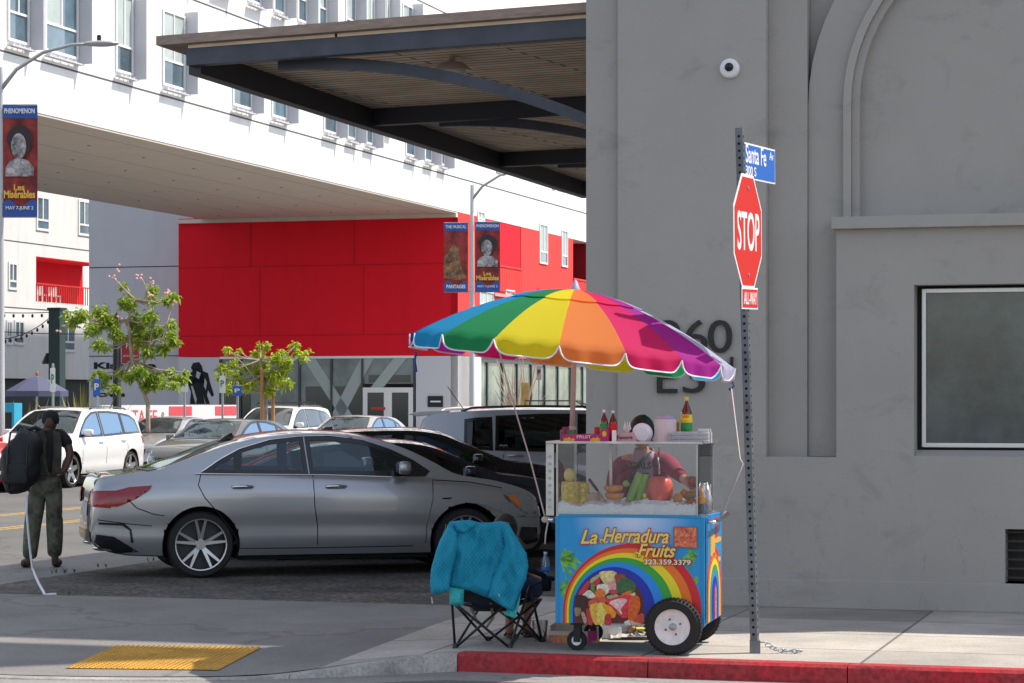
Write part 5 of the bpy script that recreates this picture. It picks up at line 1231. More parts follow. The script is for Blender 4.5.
sedan('pale_silver_sedan', 'pale silver sedan in front of the glass entrance doors', st(357, 63), hd+R(-2), GS, P_beige, True, z_scale=1.02)
sedan('red_car', 'bright red car cut off by the left edge of the picture', st(-62, 50), hd+R(60), GS, P_red, False)
o = suv('far_grey_crossover', 'distant pale crossover with a roof rack left of the umbrella pole', st(562, 62), R(-6), GS, P_lsil, False)
q = MB(); q.tube([(-.9,-.6,1.75),(-.9,-.6,1.86),(.4,-.6,1.86),(.6,-.6,1.74)],.02,6); q.tube([(-.9,.6,1.75),(-.9,.6,1.86),(.4,.6,1.86),(.6,.6,1.74)],.02,6)
for x in (-.9,-.45,0,.4): q.tube([(x,-.6,1.86),(x,.6,1.86)],.015,5)
q.build('roof_rack', M_plast, o[0])
suv('far_white_van', 'distant white van roof showing above the grey SUV', st(470, 66), hd, GS, P_white, False, rail=False)
# ------------------------------------------------------------------ street sign pole and signs
M_sq = mat('perforated_galvanised', (.16,.17,.18), .5, .4, vary=.3, vscale=6); M_hole = mat('hole_black', (.005,.005,.005), .9)
M_sred = mat('sign_red', (.62,.03,.022), .45); M_swh = mat('sign_white', (.80,.80,.80), .45); M_sback = mat('sign_back', (.4,.4,.4), .5, .5); M_sblue = mat('street_sign_blue', (.03,.14,.50), .45)
YP = G(757, 652).y; pb = G(755, 653); ptop = W(739.5, 128, YP)
sp = thing('sign_post', 'leaning perforated steel post carrying the stop sign by the kerb', 'post', pb)
ax = (ptop-pb); LP = ax.length; rot = Vector((0,0,1)).rotation_difference(ax.normalized()).to_matrix().to_4x4() @ Matrix.Rotation(-R(20), 4, 'Z')
mb = MB(rot); mb.box(-.026,.026,-.026,.026,0,LP); pst = mb.build('post', M_sq, sp, bevel=.002)
mb = MB(rot)
for k in range(int(LP/.05)):
    z = .03+k*.05
    for (dx, dy) in ((0,-1),(-1,0),(1,0)):
        c = Vector((dx*.0275, dy*.0275, z)); 
        if dx == 0: mb.poly([(c.x+.010*math.cos(a), c.y, c.z+.010*math.sin(a)) for a in [q*math.pi/4 for q in range(8)]])
        else: mb.poly([(c.x, c.y+.010*math.cos(a), c.z+.010*math.sin(a)) for a in [q*math.pi/4 for q in range(8)]])
mb.build('post_holes', M_hole, pst, fix=False)
mb = MB(); mb.box(-.034,.034,-.034,.034,.0,.09); mb.build('anchor_sleeve', M_sq, sp, bevel=.003)
# loose chain at the foot
ch = thing('chain', 'short steel chain lying at the foot of the sign post', 'chain', pb+Vector((.05,-.03,.0)))
for k in range(9):
    c = Vector((.01+.03*k, -.02*math.sin(k*1.1), .018+.06*max(0,1-k*.3))); P = [c+Matrix.Rotation(k*1.1,3,'X') @ Vector((.022*math.cos(a), .012*math.sin(a), 0)) for a in [q*math.pi/5 for q in range(11)]]
    MB().tube(P, .005, 5, cap=False).build('link', M_galv, ch, smooth=True)
# sign plane: faces right; readable left-to-right from the camera: local x -> direction away/right
def signplane(px, py, ang):
    """origin on the post at that pixel height, local x runs right+away, local -y faces the viewer"""
    t = (py-128)/(653-128); p = ptop.lerp(pb, t); return Matrix.Translation(p) @ Matrix.Rotation(R(90-ang), 4, 'Z')
def sign_obj(name, label, cat, M_, group=None):
    t = bpy.data.objects.new(name, None); COL.objects.link(t); t.matrix_world = M_; t.empty_display_size = .1; return tag(t, label, cat, group)
tilt = Matrix.Rotation(R(-1.6), 4, 'Y')
def octa(r): return [(r*math.cos(R(22.5+45*k)), r*math.sin(R(22.5+45*k))) for k in range(8)]
RO = .395/math.cos(R(22.5)); SA = 19.8
s = sign_obj('stop_sign', 'red octagonal STOP sign on the leaning post', 'sign', signplane(745, 232, SA) @ tilt)
f = -.035
MB().prism(octa(RO), f, f-.004).build('plate', M_swh, s); 
mb = MB(); mb.prism(octa(RO*.945), f-.0045, f-.006); mb.build('red_field', M_sred, s)
mb = MB(); add_text(mb, 'STOP', .62, .27, Matrix.Translation((-.31, f-.0062, -.135)), t=.002, bold=.012); mb.build('lettering', M_swh, s)
for z in (.30,-.30): MB().lathe([(.012,f-.0065),(.012,f-.012),(.0,f-.013)], 8, (0,0,z), axis='y').build('bolt', M_galv, s)
s = sign_obj('all_way_plate', 'small red ALL-WAY plate directly under the stop sign', 'sign', signplane(747.5, 299, SA) @ tilt)
mb = MB(); mb.prism([(-.225,-.075),(.225,-.075),(.225,.075),(-.225,.075)], f, f-.004); mb.build('plate', M_swh, s, bevel=.001); mb = MB(); mb.prism([(-.212,-.063),(.212,-.063),(.212,.063),(-.212,.063)], f-.0045, f-.006); mb.build('red_field', M_sred, s)
mb = MB(); add_text(mb, 'ALL-WAY', .36, .085, Matrix.Translation((-.18, f-.0062, -.042)), t=.002, bold=.01); mb.build('lettering', M_swh, s)
s = sign_obj('street_name_sign', 'blue Santa Fe Av street name sign on top of the post', 'sign', signplane(740, 160, SA+2) @ tilt)
wS, hS = .80, .25; MB().prism([(.02,-hS/2),(.02+wS,-hS/2),(.02+wS,hS/2),(.02,hS/2)], f+.02, f+.015).build('plate', M_swh, s)
MB().prism([(.035,-hS/2+.012),(.008+wS,-hS/2+.012),(.008+wS,hS/2-.012),(.035,hS/2-.012)], f+.0145, f+.013).build('blue_field', M_sblue, s)
mb = MB(); add_text(mb,'Santa Fe',.52,.13,Matrix.Translation((.05,f+.0125,-.015)),t=.002,bold=.01); add_text(mb,'Av',.10,.06,Matrix.Translation((.66,f+.0125,.04)),t=.002,bold=.01); add_text(mb,'300 S',.26,.065,Matrix.Translation((.05,f+.0125,-.10)),t=.002,bold=.01); mb.build('lettering', M_swh, s)

# ------------------------------------------------------------------ fruit cart
FL = Vector((.3065, 16.72, 0)); CA = R(-13); E1 = Vector((math.cos(CA), math.sin(CA), 0)); E2 = Vector((-math.sin(CA), math.cos(CA), 0)); CW, CD = 1.04, .80
def cl(px, py, y=0.0):
    """pixel -> cart local (x, z) at depth y"""
    r = (px-512)/F; O = FL+E2*y; x = (r*O.y-O.x)/(E1.x-r*E1.y); Y = O.y+x*E1.y; return x, CH-(py-H0)/F*Y
cart = thing('fruit_cart', 'painted fruit vending cart with rainbow panel and glass display case', 'cart', FL, CA)
zb0, zb1 = .20, cl(630,516.5)[1]; zc1 = cl(630,444)[1]
M_cb = mat('cart_printed_sky', (.012,.30,.62), .3, col2=(.008,.22,.55), vscale=1.6, coat=.4); M_ss = mat('stainless_sheet', (.55,.54,.53), .3, .85, vary=.25, vscale=3)
MB().box(0,CW,0,CD,zb0,zb1).build('body', M_cb, cart, bevel=.008)
mb = MB()
for x in (-.004, CW-.02): mb.box(x, x+.024, -.005, .02, zb0-.003, zb1)
mb.box(.02, CW-.02, -.006, .02, zb1-.006, zb1+.012); mb.build('edge_trim', mat('blue_edge', (.02,.26,.52), .3), cart, bevel=.002)
fp = lambda px, py: cl(px, py, 0)
def decal(name, pts, m_, lay, par=cart):
    mb = MB(); mb.prism([fp(*p) for p in pts], -.0012*lay-.001, -.0012*lay); return mb.build(name, m_, par)
inks = {}
def ink(n_, c, r=.35):
    return mat('print_'+n_, c, r, coat=.3)
# pale glow of the printed sky
def ov(cx, cy, rx, ry, n=40, a0=0, a1=2*math.pi): return [(cx+rx*math.cos(a0+(a1-a0)*k/n), cy-ry*math.sin(a0+(a1-a0)*k/n)) for k in range(n)]
def poly_in(pts): return pts
def soft(name, c1, c2, cx, cz, r):
    m = mat(name, c1, .3, coat=.4); nt = m.node_tree; L = nt.links.new; tc = nt.nodes.new('ShaderNodeTexCoord'); mp = nt.nodes.new('ShaderNodeMapping')
    mp.inputs['Location'].default_value = (-cx/r, 0, -cz/(r*.7)); mp.inputs['Scale'].default_value = (1/r, 0, 1/(r*.7)); L(tc.outputs['Object'], mp.inputs['Vector'])
    g = nt.nodes.new('ShaderNodeTexGradient'); g.gradient_type = 'SPHERICAL'; L(mp.outputs[0], g.inputs[0]); cr = nt.nodes.new('ShaderNodeValToRGB'); cr.color_ramp.elements[0].color = (*c1,1); cr.color_ramp.elements[1].color = (*c2,1); cr.color_ramp.elements[1].position = .9
    L(g.outputs['Fac'], cr.inputs[0]); L(cr.outputs[0], nt.nodes['Principled BSDF'].inputs['Base Color']); return m
gx, gz = fp(632, 520)
mb = MB(); mb.prism([(.021,zb0+.004),(CW-.021,zb0+.004),(CW-.021,zb1-.008),(.021,zb1-.008)], -.001, 0.0005); mb.build('front_print', soft('printed_sky_glow', (.006,.28,.62), (.50,.60,.80), gx, gz, .42), cart)
cols = [('red',(.60,.012,.02)),('orange',(.80,.16,.01)),('yellow',(.80,.66,.01)),('green',(.03,.35,.04)),('light_blue',(.01,.24,.72)),('deep_blue',(.008,.02,.36))]
def arcpts(l, r, top, bot, cy): 
    cx, rx, ry = (l+r)/2, (r-l)/2, cy-top; return [(l, bot)]+[(cx-rx*math.cos(math.pi*k/40), cy-ry*math.sin(math.pi*k/40)) for k in range(41)]+[(r, bot)]
for k, (n_, c) in enumerate(cols):
    q = k/6; P = arcpts(563+12*q, min(701.5, 702-56*q*(1+.0*q)), 543.5+28*q, 623.0, 611)
    P = [(min(p[0], 702.2), p[1]) for p in P]; decal('rainbow_'+n_, P, ink(n_, c), k+2)
decal('fruit_photo', arcpts(574.8,644.5,571.5,623,608), ink('maroon',(.10,.012,.012)), 8)
def zf(pts): return [(556+x/9.31, 565+y/9.31) for x, y in pts]
fruit = [((.75,.62,.25),[(420,70),(550,65),(545,150),(470,175),(430,120)]),((.55,.03,.04),[(330,170),(410,105),(400,170),(360,195)]),((.45,.42,.25),[(330,130),(400,85),(415,100),(330,165)]),((.55,.03,.05),[(215,260),(290,160),(315,170),(280,240),(240,270)]),
 ((.10,.25,.04),[(325,180),(350,175),(365,240),(345,265)]),((.75,.72,.62),[(255,285),(310,235),(355,275),(355,300),(290,305)]),((.70,.66,.55),[(395,190),(480,180),(490,240),(450,275),(395,230)]),((.75,.20,.02),[(380,240),(420,222),(455,250),(445,320),(375,310)]),
 ((.30,.06,.05),[(550,95),(640,90),(630,150),(585,180)]),((.70,.35,.32),[(490,165),(550,150),(565,230),(500,225)]),((.04,.14,.04),[(580,190),(640,120),(730,180),(720,240),(640,255),(590,255)]),((.55,.05,.06),[(495,235),(560,230),(570,262),(510,262)]),
 ((.75,.16,.01),[(620,270),(700,235),(700,270),(650,285)]),((.60,.58,.40),[(690,280),(735,255),(740,295),(700,300)]),((.65,.10,.04),[(300,350),(370,310),(460,310),(440,360),(320,385)]),((.72,.03,.06),[(490,330),(600,295),(705,300),(690,400),(640,480),(540,400)]),
 ((.80,.55,.50),[(510,350),(600,320),(660,330),(600,400),(620,450),(560,390)]),((.75,.42,.05),[(320,390),(400,370),(420,530),(360,555)]),((.72,.62,.12),[(400,370),(460,375),(470,470),(440,545),(400,530)]),((.80,.33,.01),[(440,365),(500,385),(555,440),(540,480),(500,470)]),
 ((.72,.12,.01),[(700,310),(770,310),(780,400),(730,500),(680,500)]),((.55,.02,.03),[(465,470),(510,460),(515,560),(460,560)]),((.65,.08,.03),[(740,480),(815,450),(815,540),(740,520)]),((.70,.68,.55),[(640,530),(690,515),(700,565),(660,565)]),((.55,.45,.30),[(700,520),(790,545),(800,565),(710,565)]),
 ((.05,.01,.01),[(190,285),(290,300),(290,390),(210,400),(190,350)]),((.45,.30,.20),[(240,450),(265,440),(290,510),(270,540)]),((.50,.04,.04),[(290,420),(315,420),(345,545),(300,540)]),((.30,.22,.08),[(180,400),(235,405),(225,460),(190,470)]),((.40,.38,.20),[(480,290),(560,270),(580,290),(500,310)])]
for k, (c, pts) in enumerate(fruit):
    def chaik(P):
        o = []
        for a, b in zip(P, P[1:]+P[:1]): o += [(a[0]*.8+b[0]*.2, a[1]*.8+b[1]*.2), (a[0]*.2+b[0]*.8, a[1]*.2+b[1]*.8)]
        return o
    cx_ = sum(p[0] for p in pts)/len(pts); cy_ = sum(p[1] for p in pts)/len(pts); pts = [(cx_+(p[0]-cx_)*1.28, min(560, cy_+(p[1]-cy_)*1.28)) for p in pts]
    decal('fruit_piece', zf(chaik(pts)), mat('print_fruit_%d' % k, c, .35, vary=.35, vscale=45, coat=.3), 9+k*.25)
# palm fronds
M_palm = mat('print_palm', (.25,.60,.06), .35, col2=(.03,.20,.05), vscale=14, coat=.3)
def frond(cx, cy, angs, L_, nm='palm_print', lay=1.2, clampx=(558, 702.5)):
    for a in angs:
        P = []; Q = []
        for k in range(7):
            t = k/6; x = cx+math.cos(a)*L_*t; y = cy-math.sin(a)*L_*t+L_*.55*t*t; w_ = L_*.14*math.sin(math.pi*min(1,t*.9+.08)); P.append((x, y-w_)); Q.append((x, y+w_))
        pts = [(min(max(p[0],clampx[0]),clampx[1]), p[1]) for p in P+Q[::-1]]
        decal(nm, pts, M_palm, lay)
frond(560.5,560,[.9,.4,-.1,-.7,1.3,-1.2],23); frond(560,590,[1.0,.4,-.4,-1.0,1.4],20); frond(697,556,[2.2,2.8,3.4,4.1,1.5],17,lay=1.3); frond(699,580,[2.2,3.0,3.8],10,lay=1.3)
# inset photo
P = [(674.5,527.5),(696.5,527.5),(697,547.5),(675,546.5)]; decal('inset_photo_border', [(673.6,526.6),(697.4,526.6),(697.9,548.4),(674.1,547.4)], ink('brown',(.22,.10,.08)), 9); decal('inset_photo', P, mat('print_fruit_mix', (.80,.30,.12), .35, col2=(.45,.02,.03), vscale=45, coat=.3), 10)
# lettering
M_gy = ink('gold',(.78,.62,.12)); M_lr = ink('lettering_red',(.42,.015,.02))
def ctext(s, x0, x1, y0, y1, shear, lay=10, ang=0, m_=M_gy, outline=True, bold=.03):
    a0, z1 = fp(x0, y0); a1, z0 = fp(x1, y1)
    for (mm_, bd_, ly) in ((M_lr, bold+.075, lay),(m_, bold, lay+1.2)):
        if mm_ is M_lr and not outline: continue
        g_ = .007 if mm_ is M_lr else 0
        mb = MB(); add_text(mb, s, a1-a0+2*g_, z1-z0+2*g_, Matrix.Translation((a0-g_, -.0012*ly, z0-g_)) @ Matrix.Rotation(-ang, 4, 'Y'), t=.0012, shear=shear, bold=.055 if mm_ is M_lr else .018)
        mb.build('lettering', mm_, cart)
ctext('La',581,598,529.5,544,.35); ctext('Herradura',603,669,528.0,543.5,.35); ctext('Fruits',638,676,543.5,557.5,.35,lay=12)
ctext('323.359.3379',644.5,691,559.0,565.0,.0,lay=12,m_=ink('cream',(.85,.76,.50)),bold=.05)
# swash tails of the capitals
for pts in ([(602,543),(600.5,541),(601.5,539.5),(604,540.5),(606,543),(608,541)],[(636,556),(634.8,554),(636,552),(639,553.5),(641,556)]):
    P = [Vector((fp(*p)[0], -.0165, fp(*p)[1])) for p in pts]; MB().tube(P, .006, 5).build('lettering', M_gy, cart, smooth=True)
# right end panel print
def rdec(name, yz, m_, lay):
    mb = MB(); mb.prism(yz, CW+.0008*lay+.009, CW+.0008*lay+.0098, 'yz'); return mb.build(name, m_, cart)
rdec('end_print', [(.02,zb0+.004),(CD-.01,zb0+.004),(CD-.01,zb1-.01),(.02,zb1-.01)], M_cb, 0)
for k, (n_, c) in enumerate(cols):
    q = k/6; rr_ = .36-.25*q; cy_ = .42; P = [(cy_+rr_*math.cos(math.pi*j/24), .36+rr_*1.0*math.sin(math.pi*j/24)) for j in range(25)]; P = [(cy_+rr_,zb0+.01)]+P+[(cy_-rr_,zb0+.01)]
    rdec('end_rainbow_'+n_, P, ink(n_, c), k+1)
rdec('end_fruit_photo', [(.40,zb0+.01),(.50,zb0+.01),(.50,.40),(.45,.46),(.40,.40)], mat('print_fruit_mix', (.80,.30,.12)), 8)
for (y0,y1,z0,z1,c) in ((.22,.45,.66,.80,(.75,.42,.05)),(.45,.75,.74,.77,(.75,.42,.05)),(.24,.72,.60,.63,(.75,.42,.05)),(.46,.58,.78,.92,(.6,.02,.02))): rdec('end_lettering', [(y0,z0),(y1,z0),(y1,z1),((y0+y1)/2,z1+.01),(y0,z1)], ink('g'+str(z0), c), 2)
# handle
def knob(x, y, z): return Vector((x, y, z))
MB().tube([(CW+.015,.05,zb1-.03),(CW+.06,.05,zb1-.035),(CW+.07,.12,zb1-.03),(CW+.07,.70,zb1-.01),(CW+.015,.75,zb1-.01)], .014, 8).build('handle', M_chrome, cart, smooth=True)
MB().tube([(-.01,.05,zb1-.03),(-.10,.05,zb1-.03)], .02, 8).build('hook', M_chrome, cart, smooth=True)
# wheels
M_wrim = mat('white_wheel_rim', (.76,.74,.71), .45, vary=.2, vscale=10)
wx = cl(673, 629, -.08)[0]
def wheel(y, sg):
    c = Vector((wx, y, .195)); r = .195
    tb = MB()
    for k in range(44):
        a = 2*math.pi*k/44
        for s2 in (-1,1): tb.cbox((math.cos(a)*(r*.985), s2*.028, math.sin(a)*(r*.985)), (.012,.026,.016), Matrix.Rotation(-a,3,'Y'))
    wh = tb.lathe([(r*.62,-.04),(r*.66,-.05),(r*.9,-.05),(r*.97,-.036),(r,-.015),(r,.015),(r*.97,.036),(r*.9,.05),(r*.66,.05),(r*.62,.04)], 40, axis='y', close=True).build('wheel', M_tyre, cart, smooth=True, auto=40, loc=c)
    MB().lathe([(.001,sg*.02),(.03,sg*.02),(.05,sg*.012),(r*.45,sg*.022),(r*.56,sg*.03),(r*.63,sg*.048),(r*.63,-sg*.03),(.001,-sg*.02)], 36, axis='y').build('rim', M_wrim, wh, smooth=True, auto=30)
    MB().lathe([(.001,sg*.055),(.022,sg*.052),(.026,sg*.02)], 14, axis='y').build('hub', M_galv, wh, smooth=True)
    for k in range(4): 
        a = k*math.pi/2+.4; MB().lathe([(.0,sg*.026),(.006,sg*.025),(.006,sg*.01)], 8, (.055*math.cos(a),0,.055*math.sin(a)), axis='y').build('lug', M_dark, wh)
wheel(-.065, -1); wheel(CD+.065, 1)
MB().tube([(wx,-.04,.195),(wx,CD+.04,.195)], .012, 8).build('axle', M_dark, cart)
MB().box(wx-.02,wx+.02,.1,.14,.19,.22).build('axle_bracket', M_dark, cart)
for y in (.10, CD-.10):
    x = cl(577,637,.1)[0]
    cw = MB().lathe([(.03,-.018),(.065,-.018),(.07,-.01),(.07,.01),(.065,.018),(.03,.018)], 24, axis='y').build('caster_wheel', M_tyre, cart, smooth=True, auto=40, loc=(x,y,.07))
    MB().lathe([(.001,-.021),(.035,-.021),(.035,.021),(.001,.021)], 16, axis='y').build('caster_hub', M_fr, cw); mb = MB()
    mb.box(x-.02,x+.03,y-.03,y-.024,.06,.18); mb.box(x-.02,x+.03,y+.024,y+.03,.06,.18); mb.box(x-.04,x+.05,y-.04,y+.04,.18,.199); mb.build('caster_fork', M_dark, cart)
# display case
M_cg = clear('case_glass', (.99,.99,.99), .0, .02, haze=.02); z0c = zb1+.013
xR = cl(698,480,0)[0]
c_ = bpy.data.objects
dcg = []
def pane(nm, b): dcg.append(MB().box(*b).build(nm, M_cg, cart))
pane('glass_front', (.005,xR,.0,.004,z0c,zc1)); pane('glass_left', (.001,.005,.006,CD-.1,z0c,zc1)); pane('glass_right', (xR+.001,xR+.005,.006,CD-.1,z0c,zc1))
mb = MB(); 
for x in (xR-.014, .0): mb.box(x,x+.012,.006,.018,z0c,zc1)
for x in (xR-.014, .25): mb.box(x,x+.02,CD-.12,CD-.1,z0c,zc1)
mb.build('case_post', M_ss, cart)
mb = MB(); mb.box(-.07,xR+.03,-.015,.012,zc1,zc1+.018); mb.box(-.07,xR+.03,CD-.11,CD-.07,zc1,zc1+.018); mb.box(-.07,.012,.012,CD-.11,zc1,zc1+.018); mb.box(xR-.01,xR+.03,.012,CD-.11,zc1,zc1+.018); mb.build('case_roof_frame', M_ss, cart, bevel=.003)
MB().box(.012,xR-.01,.012,CD-.11,zc1+.008,zc1+.016).build('case_roof_glass', M_cg, cart)
mb = MB(); mb.box(-.072,-.015,.0,.012,zb1-.0,zc1-.001); cb2 = mb.build('bracket_column', M_ss, cart, bevel=.002)
mb = MB()
for k in range(8): mb.prism([(-.06,zb1+.06+k*.05),(-.044,zb1+.075+k*.05),(-.028,zb1+.06+k*.05),(-.044,zb1+.045+k*.05)], -.002, -.001)
mb.build('embossing', M_galv, cb2)
MB().box(0,CW-.02,.005,CD-.02,zb1-.001,zb1+.012).build('case_floor', M_ss, cart)
# plastic side flap beyond the right end
mb = MB(); mb.quad((xR+.06,.3,z0c+.02),(xR+.32,.35,z0c+.02),(xR+.32,.35,zc1-.02),(xR+.06,.3,zc1-.02)); mb.build('plastic_flap', clear('clear_plastic_flap', (.96,.97,.97), .0, .15, haze=.05), cart, fix=False)
def ct(name, label, cat, px, pyb, y, group=None, rz=0):
    """a thing standing with its base centre at the pixel at cart depth y"""
    x, z = cl(px, pyb, y); p = FL+E1*x+E2*y; return thing(name, label, cat, (p.x,p.y,z), CA+rz, group)
S = 16.75/F    # metres per pixel here
# ice bed
mb = MB(); nx, ny = 90, 40; ids = []
for i in range(nx+1):
    row = []
    for j in range(ny+1):
        x = .012+(xR-.03)*i/nx; y = .012+(CD-.16)*j/ny
        h_ = .075+.03*mnoise.noise(Vector((x*9,y*9,0)))+.022*abs(mnoise.noise(Vector((x*38,y*38,3))))+.012*mnoise.noise(Vector((x*90,y*90,1)))
        if y < .03: h_ *= .85
        row.append(mb.vert((x,y,zb1+.013+max(.02,h_))))
    ids.append(row)
for i in range(nx):
    for j in range(ny): mb.face((ids[i][j],ids[i+1][j],ids[i+1][j+1],ids[i][j+1]))
e_ = []
for i in range(nx): a, b = mb.v[ids[i][0]], mb.v[ids[i+1][0]]; mb.quad((a.x,a.y,zb1+.013),(b.x,b.y,zb1+.013),b,a)
M_ice = mat('crushed_ice', (.93,.94,.96), .3, spec=.8, bump=.6, bscale=60)
t = mb.build('ice_bed', M_ice, None, fix=False, smooth=True, auto=45); t.location = FL; t.rotation_euler = (0,0,CA); tag(t, 'bed of white crushed ice under the fruit in the glass case', 'ice')
zi = zb1+.085
def on_ice(name, label, cat, px, pyb, y, **k): return ct(name, label, cat, px, pyb, y, **k)
def fuzzy(mb, c, r, n=16, m=12, amp=.05, f=9): 
    b = len(mb.v); mb.ell(c, r, n, m)
    for v in mb.v[b:]: v += (v-Vector(c)).normalized()*amp*mnoise.noise(v*f)
    return mb
M_pine = mat('peeled_pineapple', (.80,.60,.12), .5, vary=.4, vscale=30, bump=.5, bscale=25); M_mel = mat('cantaloupe_flesh', (.80,.32,.08), .45, vary=.2, vscale=14); M_wm = mat('peeled_watermelon', (.72,.08,.06), .4, col2=(.75,.22,.16), vscale=9, stretch=(1,1,.2))
M_cuc = mat('cucumber_skin', (.10,.30,.04), .4, col2=(.30,.48,.12), vscale=14, stretch=(1,1,.15)); M_mg = mat('mango_green', (.10,.22,.03), .4, col2=(.45,.10,.03), vscale=8); M_mr = mat('mango_red', (.38,.03,.05), .35, col2=(.28,.12,.04), vscale=9); M_my = mat('mango_yellow', (.72,.42,.05), .4, col2=(.45,.10,.03), vscale=9)
y1_ = .12
t = on_ice('peeled_pineapple', 'yellow peeled pineapple cylinder with pineapple core ball on top at the left of the case', 'fruit', 573, 503, y1_)
MB().lathe([(.055,0),(.068,.02),(.070,.12),(.066,.15),(.0,.152)],20,(-.015,0,0)).build('flesh', M_pine, t, smooth=True, auto=50)
MB().lathe([(.045,.0),(.05,.02),(.05,.14),(.0,.15)],16,(.055,.05,0)).build('flesh', M_pine, t, smooth=True, auto=50)
t = on_ice('whole_peeled_fruit', 'smooth pale yellow oval fruit sitting on the peeled pineapple', 'fruit', 569.5, 482, y1_); MB().ell((0,0,.048),(.040,.040,.050),18,12).build('flesh', mat('pale_yellow_flesh', (.78,.64,.22), .4), t, smooth=True)
t = on_ice('plastic_tub', 'shallow cloudy plastic tub on the ice near the pineapple', 'tub', 592, 504, .2); mb = MB(); mb.lathe([(.055,0),(.07,.07),(.074,.075),(.07,.077),(.052,.006),(.001,.005)],20); mb.build('tub', mat('cloudy_plastic', (.62,.50,.36), .3), t, smooth=True, auto=40)
for k, (x0,y0,x1,y1,lab) in enumerate(((578,478,583,492,'short brown handled knife standing at the back left'),(589,479,601,495,'brown handled knife leaning in the plastic tub'))):
    a = Vector((*[cl(x0,y0,.24)[0]],.24,cl(x0,y0,.24)[1])); b = Vector((cl(x1,y1,.24)[0],.24,cl(x1,y1,.24)[1])); t = thing('knife', lab, 'knife', FL, CA, 'knives in the display case'); d = (b-a)
    MB().tube([a, a+d*.7], .011, 8).build('handle', mat('brown_handle', (.09,.03,.02), .5), t, smooth=True); mb = MB(); mb.tube([a+d*.7, b+d*.5], [.008,.004], 4); mb.build('blade', M_chrome, t)
t = on_ice('carrot_piece', 'small orange carrot end behind the tub', 'vegetable', 586, 492, .3); MB().tube([(-.01,0,.0),(.012,0,.04)],[.018,.01],8).build('flesh', M_mel, t, smooth=True)
for k, (px_, py_, lab) in enumerate(((614.5,500,'lower orange cantaloupe half of the stacked pair'),(613.5,492.5,'upper orange cantaloupe half of the stacked pair'))):
    t = on_ice('cantaloupe_half', lab, 'fruit', px_, py_, .13, group='cantaloupe halves'); MB().lathe([(.0,0),(.05,.006),(.066,.028),(.068,.045),(.055,.05),(.03,.042),(.0,.040)],22,(0,0,0)).build('flesh', M_mel, t, smooth=True, auto=60)
for k, (x0,y0,x1,y1,lab) in enumerate(((629.5,501,640.5,474,'thick left cucumber spear leaning right'),(638.5,502,645.5,475,'narrow right cucumber spear beside the watermelon'))):
    a = Vector((cl(x0,y0,.10)[0],.10,cl(x0,y0,.10)[1])); b = Vector((cl(x1,y1,.16)[0],.16,cl(x1,y1,.16)[1])); t = thing('cucumber_spear', lab, 'vegetable', FL, CA, 'cucumber spears')
    MB().tube([a,a.lerp(b,.5),b],[.031,.033,.03] if k == 0 else [.026,.028,.026],8).build('flesh', M_cuc, t, smooth=True, auto=50)
t = on_ice('lime', 'pale green lime behind the cucumber spears', 'fruit', 626, 487, .2); MB().ell((0,0,.022),(.025,.022,.024),12,9).build('skin', mat('lime_skin', (.30,.50,.12), .4), t, smooth=True)
t = on_ice('lemon_piece', 'small bright yellow lemon piece between cucumber and watermelon', 'fruit', 644.5, 499, .09); MB().ell((0,0,.02),(.015,.012,.022),10,8).build('skin', mat('lemon', (.85,.60,.02), .4), t, smooth=True)
t = on_ice('peeled_watermelon', 'big peeled red watermelon in the middle of the case', 'fruit', 659.5, 502, .18); mb = MB(); n_ = 28; rings = []
for i in range(13):
    q = i/12; z = .175*q; r_ = .093*(1-abs(2*q-1)**3.2*.35) if 0 < i < 12 else .055
    rings.append([mb.vert((r_*(1+.02*math.cos(9*2*math.pi*k/n_))*math.cos(2*math.pi*k/n_), r_*(1+.02*math.cos(9*2*math.pi*k/n_))*math.sin(2*math.pi*k/n_), z)) for k in range(n_)])
for a, b in zip(rings, rings[1:]):
    for k in range(n_): mb.face((a[k],a[(k+1)%n_],b[(k+1)%n_],b[k]))
mb.face(rings[0][::-1]); mb.face(rings[-1]); mb.build('flesh', M_wm, t, smooth=True, auto=50)
mg = [(677.5,503,.11,(.036,.03,.034),M_my,'yellow orange mango at the left of the mango heap'),(690,500,.14,(.048,.034,.032),M_mg,'green mango in the middle of the heap'),(691,509,.07,(.042,.034,.037),M_mr,'dark red mango lowest in the heap'),(702,504,.10,(.030,.028,.028),M_my,'small yellow mango at the right of the heap'),(693,487.5,.2,(.048,.036,.040),M_mr,'dark red mango held in the hand of the vendor'),(684,497,.2,(.028,.028,.028),M_my,'small orange mango behind the green one'),(699,496,.18,(.032,.03,.036),M_my,'yellow green mango at the back right of the heap')]
for px_, py_, y_, r_, m_, lab in mg:
    t = on_ice('mango', lab, 'fruit', px_, py_, y_, group='mangoes'); mb = MB(); mb.ell((0,0,r_[2]),r_,16,12, Matrix.Rotation(rnd.uniform(-.4,.4),3,'Y')); mb.build('skin', m_, t, smooth=True)
t = on_ice('plastic_bags', 'roll of clear white plastic bags standing at the right end of the case', 'bags', 706.5, 513, .25); mb = MB()
for k in range(7):
    a = Vector((rnd.uniform(-.02,.02), rnd.uniform(-.03,.03), 0)); mb.tube([a,a+Vector((rnd.uniform(-.01,.01),0,.09)),a*.6+Vector((rnd.uniform(-.02,.02),0,rnd.uniform(.15,.22)))],[.022,.026,.007],6)
mb.build('film', clear('milky_film', (.9,.9,.92), .05, .2, haze=.35, hcol=(.9,.9,.92)), t, smooth=True)
